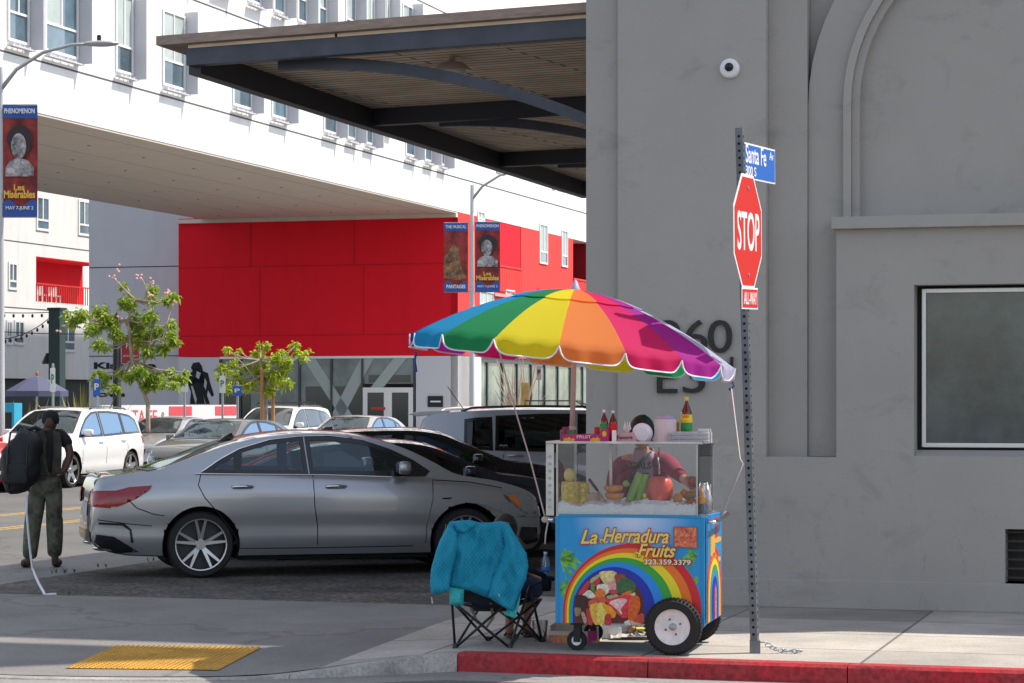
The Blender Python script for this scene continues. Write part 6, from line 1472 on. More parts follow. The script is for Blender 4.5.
# serving spoon hanging from the case roof
a = Vector((cl(659,447,.3)[0],.3,cl(659,447,.3)[1])); t = thing('steel_ladle', 'thin bright steel ladle hanging from the case roof in front of the vendor', 'ladle', FL, CA); MB().tube([a, a+Vector((-.005,0,-.09)), a+Vector((.003,0,-.19))],[.006,.006,.009],6).build('handle', M_chrome, t, smooth=True)

# things on the case roof
zt_ = 443.3
M_mag = mat('printed_magenta_card', (.42,.02,.18), .5); M_yelf = mat('printed_yellow_flower', (.85,.45,.02), .5); M_cy = mat('printed_green_card', (.10,.30,.10), .5)
t = ct('fruit_carton', 'low magenta fruit carton with yellow flowers on the left of the case roof', 'box', 584, zt_, .04)
mb = MB(); w2, d2, h2 = .155, .22, .062; mb.box(-w2,w2,0,.006,0,h2); mb.box(-w2,w2,d2,d2+.006,0,h2); mb.box(-w2,-w2+.006,.006,d2,0,h2+.05); mb.box(w2-.006,w2,.006,d2,0,h2+.045); mb.box(-w2+.006,w2-.006,.006,d2,0,.006); mb.build('card', M_mag, t)
mb = MB(); 
for px_, r_ in ((-.13,.022),(-.11,.028),(-.08,.02),(.06,.02),(.09,.03),(.12,.026),(.14,.02)): mb.prism([(px_+r_*math.cos(a)*(.7+.3*math.cos(5*a)), .024+r_*.8*math.sin(a)*(.7+.3*math.cos(5*a))) for a in [k*math.pi/12 for k in range(24)]], -.003, -.001)
mb.build('flower_print', M_yelf, t); mb = MB(); add_text(mb,'FRUIT',.10,.022,Matrix.Translation((-.05,-.001,.034)),t=.002); mb.build('white_print', M_swh, t)
t = ct('side_carton', 'small green and magenta carton standing behind the umbrella pole foot', 'box', 567, zt_, .16); MB().box(-.05,.05,0,.1,0,.095).build('card', M_cy, t, bevel=.002); MB().box(-.045,-.02,-.003,-.001,.01,.085).build('print', M_mag, t)
t = ct('pink_carton', 'upright magenta carton with yellow flower print beside the sauce bottles', 'box', 605, zt_, .05); MB().box(-.03,.03,-.02,.04,0,.098).build('card', M_mag, t, bevel=.002); MB().ell((.0,-.023,.065),(.016,.003,.02),12,6).build('flower_print', M_yelf, t)
def bottle(px_, y, h, r, m_, cap, label_m, lab, capc, neck=.3, name='sauce_bottle'):
    t = ct(name, lab, 'bottle', px_, zt_, y, group='bottles on the case roof')
    MB().lathe([(r*.9,0),(r,.006),(r,h*.60),(r*.85,h*.70),(r*neck*1.1,h*.86),(r*neck,h*.93),(.0,h*.93)],18).build('glass', m_, t, smooth=True, auto=50)
    MB().lathe([(r*neck*1.25,h*.92),(r*neck*1.25,h),(0,h+.001)],12).build('cap', cap, t, smooth=True, auto=40)
    for (a, b, mm_) in label_m: MB().lathe([(r*1.02,h*a),(r*1.02,h*b)],18).build('label', mm_, t, smooth=True)
    return t
M_hot = mat('red_sauce', (.10,.008,.006), .12, coat=.8); M_gl_ = mat('label_green', (.02,.30,.06), .5); M_yl = mat('label_yellow', (.85,.65,.03), .5); M_rl = mat('label_red', (.65,.02,.03), .5)
bottle(604, .16, .235, .030, M_hot, M_swh, [(.12,.58,M_gl_)], 'red sauce bottle with green label and white cap, left of the pair', 0)
bottle(613, .18, .23, .030, M_hot, M_swh, [(.10,.60,M_rl)], 'red sauce bottle with red label and white cap, right of the pair', 0)
t = bottle(686.5, .25, .325, .040, M_hot, M_yl, [(.22,.44,M_gl_),(.44,.62,M_yl)], 'tall dark red sauce bottle with yellow cap and yellow green label', 0)
mb = MB(); 
for a_ in range(1): add_text(mb,'SALSA',.05,.018,Matrix.Translation((-.025,-.043,.18)),t=.002)
mb.build('lettering', M_rl, t)
t = ct('sauce_jar', 'small red round jar behind the fruit carton', 'jar', 597.5, zt_, .3); MB().lathe([(.024,0),(.024,.115),(0,.117)],14).build('jar', M_rl, t, smooth=True, auto=40)
t = ct('white_packet', 'narrow white packet in front of the right sauce bottle', 'packet', 614, zt_, .02); MB().box(-.015,.015,0,.015,0,.09).build('packet', M_swh, t, bevel=.003)
M_tis = mat('pale_pink_card', (.55,.36,.40), .5)
t = ct('tissue_box', 'pale pink tissue box with a tissue sticking out', 'box', 627, zt_, .12); MB().box(-.075,.075,-.05,.07,0,.075).build('card', M_tis, t, bevel=.003)
mb = MB(); 
for k in range(5): a = k*1.2; mb.quad((0,0,.07),(.03*math.cos(a),.03*math.sin(a),.10),(.02*math.cos(a+.5),.02*math.sin(a+.5),.155),(.01*math.cos(a+1),.01*math.sin(a+1),.11))
mb.build('tissue', translucent('white_tissue', (.8,.8,.82), .3), t, fix=False); mb = MB(); add_text(mb,'Favorit',.11,.025,Matrix.Translation((-.06,-.052,.03)),t=.002); mb.build('lettering', M_ink, t)
t = ct('plastic_bowl', 'round white foam bowl tipped on edge in front of the vendor', 'bowl', 642.5, zt_, .10); mb = MB(); mb.M = Matrix.Translation((0,0,.072)) @ Matrix.Rotation(R(-75),4,'X').to_4x4() @ Matrix.Identity(4)
mb.lathe([(.072,.0),(.066,.004),(.06,-.006),(.045,-.03),(.0,-.032),(.0,-.036),(.048,-.034),(.07,-.006)],28); mb.build('bowl', mat('white_foam', (.78,.80,.86), .35), t, smooth=True, auto=40)
t = ct('white_canister', 'large white plastic canister with pale lilac lid', 'canister', 665.5, zt_, .16); MB().lathe([(.074,0),(.076,.01),(.076,.165),(.07,.17),(.0,.17)],28).build('canister', mat('pinkish_white_plastic', (.66,.58,.60), .4), t, smooth=True, auto=40); MB().lathe([(.062,.17),(.058,.188),(.03,.196),(0,.197)],24).build('lid', mat('lilac_lid', (.42,.40,.58), .35), t, smooth=True)
t = ct('small_spice_jar', 'small jar with orange and green label just behind the canister', 'jar', 677, zt_, .3); MB().lathe([(.02,0),(.02,.15),(0,.152)],12).build('jar', mat('label_orange', (.6,.3,.05), .5), t, smooth=True, auto=40)
t = ct('clamshell_stack', 'stack of clear ribbed clamshell containers at the right of the case roof', 'containers', 689, zt_, .04); M_cl_ = clear('clamshell_plastic', (.92,.93,.95), .12, .12, haze=.45, hcol=(.85,.85,.88))
M_cs = translucent('clamshell_white', (.72,.73,.76), .3, .2)
for k in range(3):
    mb = MB(); n_ = 36; z_ = .027*k; ids = []
    for i in range(n_+1):
        x = -.14+.28*i/n_; dz = .0035*(1 if i % 2 else -1); ids.append([mb.vert(p) for p in ((x,.012,z_),(x,.0-dz,z_+.012),(x,-.006-dz,z_+.022),(x,.02,z_+.026),(x,.14,z_+.026),(x,.15,z_))])
    for p_, q_ in zip(ids, ids[1:]):
        for j in range(5): mb.face((p_[j],p_[j+1],q_[j+1],q_[j]))
    mb.face(ids[0]); mb.face(ids[-1][::-1]); mb.build('container', M_cs, t, fix=False)
MB().box(.06,.135,.01,.13,.081,.10).build('container', M_cs, t, bevel=.004)
# under the cart
def gt(name, label, cat, px_, py_, group=None, rz=0): return thing(name, label, cat, G(px_, py_), rz, group)
t = gt('fruit_carton', 'open fruit carton with purple orange print on the ground behind the caster', 'box', 574, 643, rz=-.15)
mb = MB(); mb.box(-.18,.17,0,.008,0,.085); mb.box(-.18,.17,.25,.258,0,.12); mb.box(-.18,-.172,.008,.25,0,.12); mb.box(.162,.17,.008,.25,0,.12); mb.box(-.172,.162,.008,.25,0,.008); mb.build('card', mat('pale_card', (.62,.50,.40), .7), t)
mb = MB(); mb.box(-.18,.17,-.004,-.001,.0,.055); mb.build('print', mat('purple_print', (.25,.03,.20), .5, col2=(.8,.35,.02), vscale=14), t); MB().box(.10,.168,-.006,-.0045,.02,.09).build('print', M_mag, t)
t = gt('clear_plastic_cup', 'clear plastic cup with reddish drink between chair and cart', 'cup', 540, 641); MB().lathe([(.045,0),(.06,.145),(.064,.148)],20).build('cup', clear('cup_plastic', (.9,.88,.88), .08, .05, haze=.3), t, smooth=True); MB().lathe([(0,.004),(.042,.004),(.046,.03),(0,.031)],16).build('drink', M_rl, t, smooth=True, auto=40)
t = gt('white_food_box', 'white foam food box on the ground under the cart', 'box', 610, 639); mb = MB(); mb.box(-.085,.085,0,.18,0,.085); mb.build('box', M_fr, t, bevel=.01)
t = gt('folded_newspaper', 'crumpled newspaper and yellow wrapper under the cart', 'paper', 634, 640); mb = MB(); ids = []
for i in range(13): ids.append([mb.vert((-.17+.34*i/12, -.02+.22*j/5, .012+.05*abs(mnoise.noise(Vector((i*.5,j*.7,2))))+.035*(i/12))) for j in range(6)])
for i in range(12):
    for j in range(5): mb.face((ids[i][j],ids[i+1][j],ids[i+1][j+1],ids[i][j+1]))
mb.build('paper', mat('newsprint', (.60,.58,.52), .8, col2=(.35,.34,.30), vscale=30), t, fix=False); MB().box(.02,.15,.02,.12,.07,.082).build('wrapper', M_yl, t, bevel=.003)

# ------------------------------------------------------------------ rainbow umbrella
YU = FL.y+.30; tip = W(575.5, 291, YU); foot = W(572, 439, YU); 
um = thing('rainbow_umbrella', 'large rainbow striped beach umbrella leaning over the fruit cart', 'umbrella', foot)
axv = (tip-foot); hU = axv.length
MB().tube([(0,0,0), axv*.995], .019, 12).build('pole', mat('pinkish_pole', (.55,.38,.36), .4), um, smooth=True)
MB().lathe([(.035,-.01),(.035,.07),(.024,.09)],12).build('clamp', mat('clamp_pale', (.5,.36,.36), .5), um, smooth=True, auto=40)
RU = 1.14; tl_ = R(6.2); ctr = W(571.5, 349.5, YU)-foot; apx = tip-foot
nax = (Matrix.Rotation(tl_, 3, 'Y') @ Vector((0,0,1))); 
xu = Matrix.Rotation(tl_, 3, 'Y') @ Vector((1,0,0)); yu = Vector((0,1,0)); hA = (apx-ctr).dot(nax)
ucols = {'sky':(.01,.34,.66),'green':(.015,.30,.10),'yellow':(.85,.72,.02),'orange':(.90,.26,.06),'crimson':(.75,.015,.14),'violet':(.48,.02,.34),'lavender':(.62,.60,.80),'navy':(.02,.05,.35)}
order = ['sky','green','yellow','orange','crimson','violet','lavender','navy']
M_pipe = mat('white_piping', (.75,.73,.74), .6)
cx_off = apx - ctr - nax*hA
def up(phi, q, rs=1.0, lift=0):
    """phi from the camera side, positive right; q 0 apex .. 1 rim"""
    rad = RU*q*rs; d = xu*math.sin(phi) - yu*math.cos(phi)
    z = hA*(1-q**1.75) if q <= 1 else 0
    return ctr + d*rad + nax*(z+lift) + cx_off*(1-q)
# panels whose seams are at -50.5 + 22.5k degrees
for k in range(16):
    a0 = R(-73+22.5*k); a1 = a0+R(22.5); name_ = order[k % 8]
    m_ = translucent('umbrella_'+name_, ucols[name_], .62)
    mb = MB(); NQ, NA = 14, 24; ids = []
    for i in range(NQ+1):
        q = .02+.98*i/NQ; row = []
        for j in range(NA+1):
            f_ = j/NA; sag_ = .035*q*math.sin(math.pi*f_); rs = 1-.02*math.sin(math.pi*f_)*q
            row.append(mb.vert(up(a0+(a1-a0)*f_, q, rs, -sag_*.4)))
        ids.append(row)
    # valance
    bot = []
    for i in (1,2,3):
        row = []
        for j in range(NA+1):
            f_ = j/NA; dep = .095*(1-abs(2*f_-1)**8)+.012; p = up(a0+(a1-a0)*f_, 1, 1-.02*math.sin(math.pi*f_)+.012*i/3+.012*math.sin(f_*14+k)*i/3) - nax*dep*i/3
            row.append(mb.vert(p))
            if i == 3: bot.append(p)
        ids.append(row)
    for i in range(len(ids)-1):
        for j in range(NA): mb.face((ids[i][j],ids[i][j+1],ids[i+1][j+1],ids[i+1][j]))
    pn = mb.build('canopy_panel', m_, um, smooth=True, fix=False)
    MB().tube(bot, .006, 4).build('piping', M_pipe, pn)
    # upper vent layer
    mb = MB(); ids = [[mb.vert(up(a0+(a1-a0)*j/8, .02+.40*i/5, 1, .010-.005*math.sin(math.pi*j/8)*(i/5))) for j in range(9)] for i in range(6)]
    for i in range(5):
        for j in range(8): mb.face((ids[i][j],ids[i][j+1],ids[i+1][j+1],ids[i+1][j]))
    mb.build('vent_flap', m_, um, smooth=True, fix=False)
    P = [up(a0, q, 1, -.02) for q in (.05,.25,.5,.75,1.0)]; MB().tube(P, .006, 5).build('rib', M_galv, um)
    hub = apx*.74; 
    if k % 2 == 0: MB().tube([ctr+nax*(hA*.35)+cx_off*.9, up(a0,.5,1,-.025)], .005, 5).build('stretcher', M_galv, um)
MB().lathe([(.05,-.02),(.03,.02),(.012,.07),(0,.08)],12,apx).build('finial', mat('lilac_cap', (.35,.34,.5), .5), um, smooth=True)
# dangling ties
for (px0,py0,pts) in ((0,0,[(416,352),(415,360),(416,372)]),(0,0,[(731,378),(734,386),(729,390)])):
    P = [W(x,y,YU)-foot for x, y in pts]; MB().tube(P, [.012,.006,.012], 5).build('tie', mat('navy_tie', (.05,.05,.22), .7), um)
M_rope = mat('pale_rope', (.45,.38,.36), .8)
hl = FL+E1*(-.085)+E2*.05; k1 = Vector((hl.x,hl.y,zb1-.03)); kr = FL+E1*(CW+.07)+E2*.3; k2 = Vector((kr.x,kr.y,zb1-.02))
def rope(label, P): t = MB().tube(P, .006, 6).build('rope', M_rope, smooth=True); tag(t, label, 'rope', 'umbrella ropes'); return t
rl = up(R(-28),1)+foot
rope('thin rope from the left rim of the umbrella to the left cart hook', [rl, rl.lerp(k1,.33)+Vector((.0,0,-.01)), rl.lerp(k1,.66)+Vector((.01,0,-.01)), k1+Vector((0,0,.0)), k1+Vector((.015,-.025,-.02)), k1+Vector((.0,-.03,-.10)), k1+Vector((-.005,-.03,-.17))])
MB().ell(k1,(.03,.03,.025),10,8).build('knot', M_rope).parent = bpy.data.objects['rope']; 
rr2 = W(731,386,YU); rope('pale rope pulled from the right tip of the umbrella to the cart handle', [rr2, rr2.lerp(k2,.5)+Vector((.10,0,-.05)), W(743,464,k2.y), k2.lerp(W(743,464,k2.y),.5), k2, k2+Vector((.04,0,.05))])
# ------------------------------------------------------------------ folding chair with jacket
M_blk = mat('black_chair_tube', (.012,.012,.013), .4); M_cloth = mat('black_chair_cloth', (.012,.012,.014), .85)
A = G(455,648); B = G(510,648); C = G(488,640.5); D = G(542,642)
chair = thing('folding_chair', 'black folding camp chair seen from behind with a teal jacket over its back', 'chair', A)
L0 = lambda p: Vector(p)-A
def P_(px, py, Y): return W(px,py,Y)-A
YA, YB, YC, YD = A.y, B.y, C.y, D.y
sA = P_(453,602,YA); sB = P_(508,602,YB+.02); sC = P_(484,600,YC+.25); sD = P_(541,599,YD+.1)
q0 = {'A':L0(A),'B':L0(B),'C':L0(C),'D':L0(D)}
def leg(a, b, lab='leg'): MB().tube([a,b], .0095, 8).build(lab, M_blk, chair, smooth=True)
leg(q0['A']+Vector((0,0,.01)), P_(446.5,524,YA+.02)); leg(q0['B']+Vector((0,0,.01)), P_(530,586,YB+.3))
leg(q0['A'], sB); leg(q0['B'], sA); leg(q0['C'], sD); leg(q0['D'], sC); leg(q0['A'], sC); leg(q0['C'], sA); leg(q0['B'], sD); leg(q0['D'], sB)
leg(P_(507,524,YB+.02), P_(509,604,YB+.02))
for k, q in q0.items(): MB().lathe([(.02,0),(.016,.03),(.0,.032)],10,q).build('foot', M_blk, chair, smooth=True, auto=40)
# seat sling, back cloth, arms
mb = MB(); n_ = 8; ids = []
for i in range(n_+1):
    row = []
    for j in range(n_+1):
        u, v = i/n_, j/n_; p = sA.lerp(sB,u).lerp(sC.lerp(sD,u),v)+Vector((0,0,-.07*math.sin(math.pi*u)*math.sin(math.pi*v)-.02*(1-v))); row.append(mb.vert(p))
    ids.append(row)
for i in range(n_):
    for j in range(n_): mb.face((ids[i][j],ids[i+1][j],ids[i+1][j+1],ids[i][j+1]))
mb.build('seat', M_cloth, chair, smooth=True, fix=False)
mb = MB(); tl = P_(448,524,YA+.02); tr_ = P_(507,524,YB+.02); bl = sA+Vector((0,.02,.0)); br = sB+Vector((0,.02,0)); ids = []
for i in range(n_+1): ids.append([mb.vert(bl.lerp(br,i/n_).lerp(tl.lerp(tr_,i/n_),j/n_)+Vector((0,-.05*math.sin(math.pi*i/n_)*(1-.5*j/n_),-.03*math.sin(math.pi*i/n_)*j/n_))) for j in range(n_+1)])
for i in range(n_):
    for j in range(n_): mb.face((ids[i][j],ids[i+1][j],ids[i+1][j+1],ids[i][j+1]))
mb.build('backrest', M_cloth, chair, smooth=True, fix=False)
MB().tube([P_(509,566,YB+.02), P_(530,570,YB+.2), P_(553,579,YB+.42)], [.018,.02,.018], 8).build('armrest', M_cloth, chair, smooth=True)
MB().tube([P_(447,566,YA+.02), P_(468,569,YA+.25), P_(488,572,YA+.45)], [.018,.02,.018], 8).build('armrest', M_cloth, chair, smooth=True)
ch_ = P_(546.5,584,YB+.36); MB().lathe([(.032,-.05),(.04,.05)],14,ch_).build('cup_holder', M_cloth, chair, smooth=True)
leg(P_(530,586,YB+.3), P_(552,579,YB+.42)); leg(P_(530,586,YB+.3), q0['D'])
# bottle in the holder
p = W(545.5,577,YB+.36); t = thing('water_bottle', 'small clear water bottle with blue label in the chair cup holder', 'bottle', p)
MB().lathe([(.028,0),(.03,.01),(.03,.10),(.026,.12),(.012,.155),(.011,.165),(0,.165)],16).build('bottle_body', clear('bottle_plastic', (.88,.92,.95), .12, .05, haze=.25), t, smooth=True, auto=50)
MB().lathe([(.0305,.035),(.0305,.075)],16).build('label', mat('label_blue', (.06,.25,.60), .5), t, smooth=True); MB().lathe([(.013,.162),(.013,.18),(0,.181)],10).build('cap', M_swh, t, smooth=True)
# quilted jacket
def quilt(name, c, sc=36):
    m = bpy.data.materials.new(name); m.use_nodes = True; nt = m.node_tree; L = nt.links.new; b = nt.nodes['Principled BSDF']; b.inputs['Roughness'].default_value = .65; b.inputs['Specular IOR Level'].default_value = .3
    tc = nt.nodes.new('ShaderNodeTexCoord'); sp_ = nt.nodes.new('ShaderNodeSeparateXYZ'); L(tc.outputs['Object'], sp_.inputs[0])
    def mth(op, a, b_=None):
        n = nt.nodes.new('ShaderNodeMath'); n.operation = op
        for i_, v in enumerate((a, b_)):
            if v is None: continue
            if isinstance(v, (int,float)): n.inputs[i_].default_value = v
            else: L(v, n.inputs[i_])
        return n.outputs[0]
    z_ = mth('MULTIPLY', sp_.outputs[2], .8)
    s1 = mth('ABSOLUTE', mth('SINE', mth('MULTIPLY', mth('ADD', sp_.outputs[0], z_), math.pi*sc))); s2 = mth('ABSOLUTE', mth('SINE', mth('MULTIPLY', mth('SUBTRACT', sp_.outputs[0], z_), math.pi*sc)))
    h_ = mth('POWER', mth('MULTIPLY', s1, s2), .4); bp = nt.nodes.new('ShaderNodeBump'); bp.inputs['Strength'].default_value = .55; bp.inputs['Distance'].default_value = .008; L(h_, bp.inputs['Height']); L(bp.outputs[0], b.inputs['Normal'])
    cr = nt.nodes.new('ShaderNodeValToRGB'); cr.color_ramp.elements[0].color = (*[x*.85 for x in c],1); cr.color_ramp.elements[1].color = (*c,1); L(h_, cr.inputs[0]); L(cr.outputs[0], b.inputs['Base Color']); return m
M_teal = quilt('teal_quilted_fabric', (.008,.27,.42)); M_tlin = mat('light_teal_lining', (.03,.42,.42), .7, vary=.3, vscale=30)
def puffy(name, pts, Y, thick, m_, par, off0, step=.012, wob=.055, wid=.06, yfun=None):
    P = [W(x,y,Y)-off0 for x,y in pts]; pg = [(p.x,p.z) for p in P]; y0 = P[0].y
    vv, ff_ = tri_poly(pg, step); n = len(pg)
    def bd(p):
        m_ = 9
        for i in range(n):
            a, b = Vector(pg[i]), Vector(pg[(i+1)%n]); t = max(0,min(1,(p-a).dot(b-a)/((b-a).length_squared+1e-9))); m_ = min(m_, (p-a-(b-a)*t).length)
        return m_
    mb = MB(); F_, B_ = [], []
    for v in vv:
        d = min(1, bd(v)/wid); h_ = thick*math.sqrt(max(0,1-(1-d)**2)); w_ = wob*mnoise.noise(Vector((v[0]*7,v[1]*5,Y)))*d + wob*.6*mnoise.noise(Vector((v[0]*22,v[1]*9,Y+3)))*d
        yy = y0+(yfun(v[0],v[1]) if yfun else 0)
        F_.append(mb.vert((v[0], yy-h_+w_, v[1]))); B_.append(mb.vert((v[0], yy+h_*.5+w_+.002, v[1])))
    for f in ff_: mb.face([F_[i] for i in f]); mb.face([B_[i] for i in f][::-1])
    return mb.build(name, m_, par, smooth=True)
jo = W(478,560,16.85); jk = thing('teal_jacket', 'teal quilted jacket draped over the back of the folding chair', 'jacket', jo)
puffy('body', [(449,522),(458,520.5),(470,520),(480,522.5),(490,522.5),(500,521),(508.5,522.5),(513,535),(515,560),(508,590),(489,598.5),(470,591),(448.5,586),(449.5,575),(452,560),(451,540)], 16.86, .05, M_teal, jk, jo)
puffy('left_sleeve', [(449,523),(446,529),(440,540),(436,551),(431,569),(430,583),(431.5,594.5),(440,594),(449,591),(451,575),(455,560),(458,545),(457,532)], 16.80, .05, M_teal, jk, jo)
puffy('right_sleeve', [(501,522),(508,522.5),(513,531),(520,543),(526.5,553),(528.5,566),(526,580),(519,595),(512.5,612),(500,605),(488,597),(492,580),(500,563),(505,545)], 16.76, .05, M_teal, jk, jo)
puffy('hood_fold', [(455,521.5),(466,520),(478,523),(474,528),(464,534),(456,531)], 16.80, .03, M_teal, jk, jo, wid=.03)
puffy('lining', [(449,587),(464,589),(463.5,605),(457,606.5),(449.5,604)], 16.84, .02, M_tlin, jk, jo, wid=.03)
puffy('lining', [(521,592),(519,606),(515,618),(504,614.5),(508,608),(512.5,612)], 16.80, .02, M_tlin, jk, jo, wid=.02)
for x, y in ((498,590),(431.5,597)): a = W(x,y,16.72)-jo; MB().tube([a,a+Vector((.006,0,-.045))],[.004,.006],5).build('zip_pull', M_galv, jk)
# cloth bag strap hanging below the seat
P = [W(x,y,17.05) for x,y in ((470,604),(476,620),(486,628),(493,618),(491,602))]; tag(MB().tube(P, .012, 6).build('bag_strap', mat('khaki_strap', (.22,.18,.11), .9), smooth=True), 'khaki cloth strap dangling under the folding chair seat', 'strap')

# ------------------------------------------------------------------ people
M_skin_d = mat('dark_skin', (.09,.045,.03), .55); M_skin = mat('warm_skin', (.36,.19,.12), .5); M_hair = mat('black_hair', (.010,.008,.008), .55, bump=.4, bscale=90)
def hand_chains(wrist, d, side, up_, sc=1.0, curl=.5):
    """five finger chains from a wrist along direction d"""
    d = d.normalized(); side = (side-d*side.dot(d)).normalized(); nrm = d.cross(side).normalized(); out = []
    palm = wrist+d*.085*sc
    out.append([(tuple(wrist), .026*sc), (tuple(wrist+d*.045*sc), (.036*sc)), (tuple(palm), .033*sc)])
    for i, (o_, L_) in enumerate(((-.030,.070),(-.010,.082),(.010,.078),(.028,.062))):
        a = palm+side*o_*sc; b = a+d*L_*.5*sc-nrm*L_*.15*curl*sc; c = b+d*L_*.3*sc-nrm*L_*.35*curl*sc; e_ = c+d*L_*.12*sc-nrm*L_*.35*curl*sc
        out.append([(tuple(palm), .033*sc), (tuple(a+d*.01), .0095*sc), (tuple(b), .009*sc), (tuple(c), .0085*sc), (tuple(e_), .007*sc)])
    th0 = wrist+d*.04*sc; t1 = th0-side*.045*sc+d*.02*sc; t2 = t1+d*.035*sc-nrm*.015*sc
    out.append([(tuple(wrist+d*.045*sc), .036*sc), (tuple(t1), .012*sc), (tuple(t2), .010*sc)])
    return out
def head(par, c, yaw, tiltx, skin_m, r=.105, hair=None, hairlen=.5, name='head'):
    """ellipsoid head with features (faces local -y), as chains is too coarse: built as one mesh + hair"""
    M = Matrix.Translation(c) @ Matrix.Rotation(yaw,4,'Z') @ Matrix.Rotation(tiltx,4,'X')
    mb = MB(M); b = 0; mb.ell((0,0,0), (.075,.095,.115), 26, 20)
    for v in mb.v:
        l = M.inverted() @ v
        if l.y < -.02:
            if l.z < -.03: l.x *= 1-.25*min(1,(-.03-l.z)/.08); l.y += .0
            nose = math.exp(-((l.x/.014)**2+((l.z+.012)/.028)**2)); eye = math.exp(-(((abs(l.x)-.030)/.016)**2+((l.z-.015)/.013)**2)); lip = math.exp(-((l.x/.024)**2+((l.z+.055)/.010)**2)); brow = math.exp(-(((abs(l.x)-.03)/.025)**2+((l.z-.036)/.010)**2))
            l.y += -.022*nose+.008*eye-.006*lip-.004*brow
            v[:] = M @ l
    for sg in (1,-1): mb.ell((.076*sg,.005,-.005), (.012,.022,.032), 8, 6)
    h_ = mb.build(name, skin_m, par, smooth=True)
    if hair:
        mb = MB(M); mb.ell((0,.016,.022), (.092,.106,.120), 26, 18)
        vs_ = []
        for v in mb.v:
            l = M.inverted() @ v
            if l.y < -.045 and l.z < .055: l.y = -.045
            if l.z < -.06*hairlen*2: l.z = -.06*hairlen*2
            l += l.normalized()*.006*mnoise.noise(l*60); v[:] = M @ l
        mb.build('hair', hair, par, smooth=True)
    return h_
# walking man -------------------------------------------------------
gm = G(44, 567, -.13); YM = gm.y; zg = -.13
gm = G(44, 567.5, -.02); YM = gm.y; zg = -.02
man = thing('person', 'person in black cap and camouflage trousers seen from behind with a large black backpack', 'person', Vector((gm.x, YM, zg)))
def m_(px, py, dy=0.0): return tuple(W(px,py,YM+dy)-Vector((gm.x,YM,zg)))
M_camo = mat('camouflage_cloth', (.16,.155,.11), .85, col2=(.02,.024,.016), vscale=8); M_vest = mat('dark_khaki_vest', (.05,.045,.035), .85, vary=.3, vscale=8); M_shirt = mat('black_shirt', (.012,.012,.013), .85)
M_shoe = mat('brown_shoe', (.045,.022,.015), .6)
arm = [(m_(48,438),.075),(m_(60,435.5),.07),(m_(65.5,438),.056),(m_(70.5,454,-.03),.045),(m_(66,467,-.08),.033)]
wr = Vector(m_(66,467,-.08)); hc_ = hand_chains(wr, Vector((-.45,-.2,-.8)), Vector((0,1,0)), None, .9)
arml = [(m_(48,438),.075),(m_(38,436),.07),(m_(33,440),.056),(m_(29,456,.05),.045),(m_(32,470,.1),.033)]
wl_ = Vector(m_(32,470,.1)); hl_ = hand_chains(wl_, Vector((.1,.3,-.8)), Vector((0,1,0)), None, .9)
skin('body', [[(m_(46,479),.11),(m_(46,466),.09),(m_(47,450),.09),(m_(48,438),.075),(m_(49.5,431),.055),(m_(50,426,.02),.05)], arm, arml,
   [(m_(46,479),.11),(m_(52,484),.10),(m_(54,517,.03),.065),(m_(55,550,.0),.045),(m_(55,561,.0),.04),(m_(57,565,.14),.035)],
   [(m_(46,479),.11),(m_(39,484),.10),(m_(34,520,.02),.065),(m_(30,552,-.05),.045),(m_(28,563,-.05),.04),(m_(26.5,567,.08),.035)]]+hc_+hl_, M_skin_d, man)
hd_ = head(man, Vector(m_(50.5,420.5,.03)), math.pi, R(12), M_skin_d)
mb = MB(Matrix.Translation(Vector(m_(50.5,420.5,.03)))); mb.lathe([(.083,-.035),(.092,.0),(.090,.045),(.072,.09),(.03,.112),(0,.114)], 24); mb.build('cap', M_shirt, man, smooth=True)
skin('trousers', [[(m_(46,480),(.165,.13)),(m_(46,471),(.15,.12))],[(m_(46,480),(.165,.13)),(m_(52.5,487),.125),(m_(54,505,.02),.108),(m_(54.5,520,.02),.10),(m_(55,540),.092),(m_(54.5,558),.080)],[(m_(46,480),(.165,.13)),(m_(39.5,487),.125),(m_(36,505,.02),.108),(m_(33,522,.02),.10),(m_(31,542,-.03),.092),(m_(29.5,560,-.05),.080)],
   [(m_(54,505,.02),.108),(m_(60,508,.02),.05)]], M_camo, man)
skin('shirt', [[(m_(46.5,476),(.15,.115)),(m_(46.5,462),(.145,.115)),(m_(47.5,448),(.155,.12)),(m_(48.5,437),(.125,.09)),(m_(49.5,431.5),.065)],[(m_(48.5,437),(.125,.09)),(m_(60,435.5),.082),(m_(66,440),.074),(m_(68.5,448,-.02),.066)],[(m_(48.5,437),(.125,.09)),(m_(38,436),.082),(m_(33,441),.074),(m_(31,449,.02),.066)]], M_shirt, man)
# vest panels with straps on the back
for pts in ([(37,431),(44,429.5),(47,440),(46,458),(49,475),(38,476),(36,455)],[(53,430),(60,433),(62,445),(61,474),(51,476),(53,455)]):
    P = [W(x,y,YM-.13) for x,y in pts]; o = Vector((gm.x,YM,zg)); puffy('vest', pts, YM-.125, .02, M_vest, man, o, step=.03, wid=.04)
for (x, y, dy, r_) in ((57,563,.10,.0),(26,567,.05,.0)):
    c = Vector(m_(x,y,dy)); c.z = .045; mb = MB(); mb.ell(c,(.052,.135,.05),16,10)
    for v in mb.v: v.z = max(v.z, .002)
    mb.build('shoe', M_shoe, man, smooth=True)
bpk = thing('backpack', 'large bulging black backpack on the left shoulder of the walking person', 'backpack', W(22,462,YM-.25))
o = W(22,462,YM-.25); M_bp = mat('black_nylon', (.010,.010,.011), .6, bump=.5, bscale=9)
mb = MB(); mb.ell((0,0,0),(.22,.19,.335),28,20)
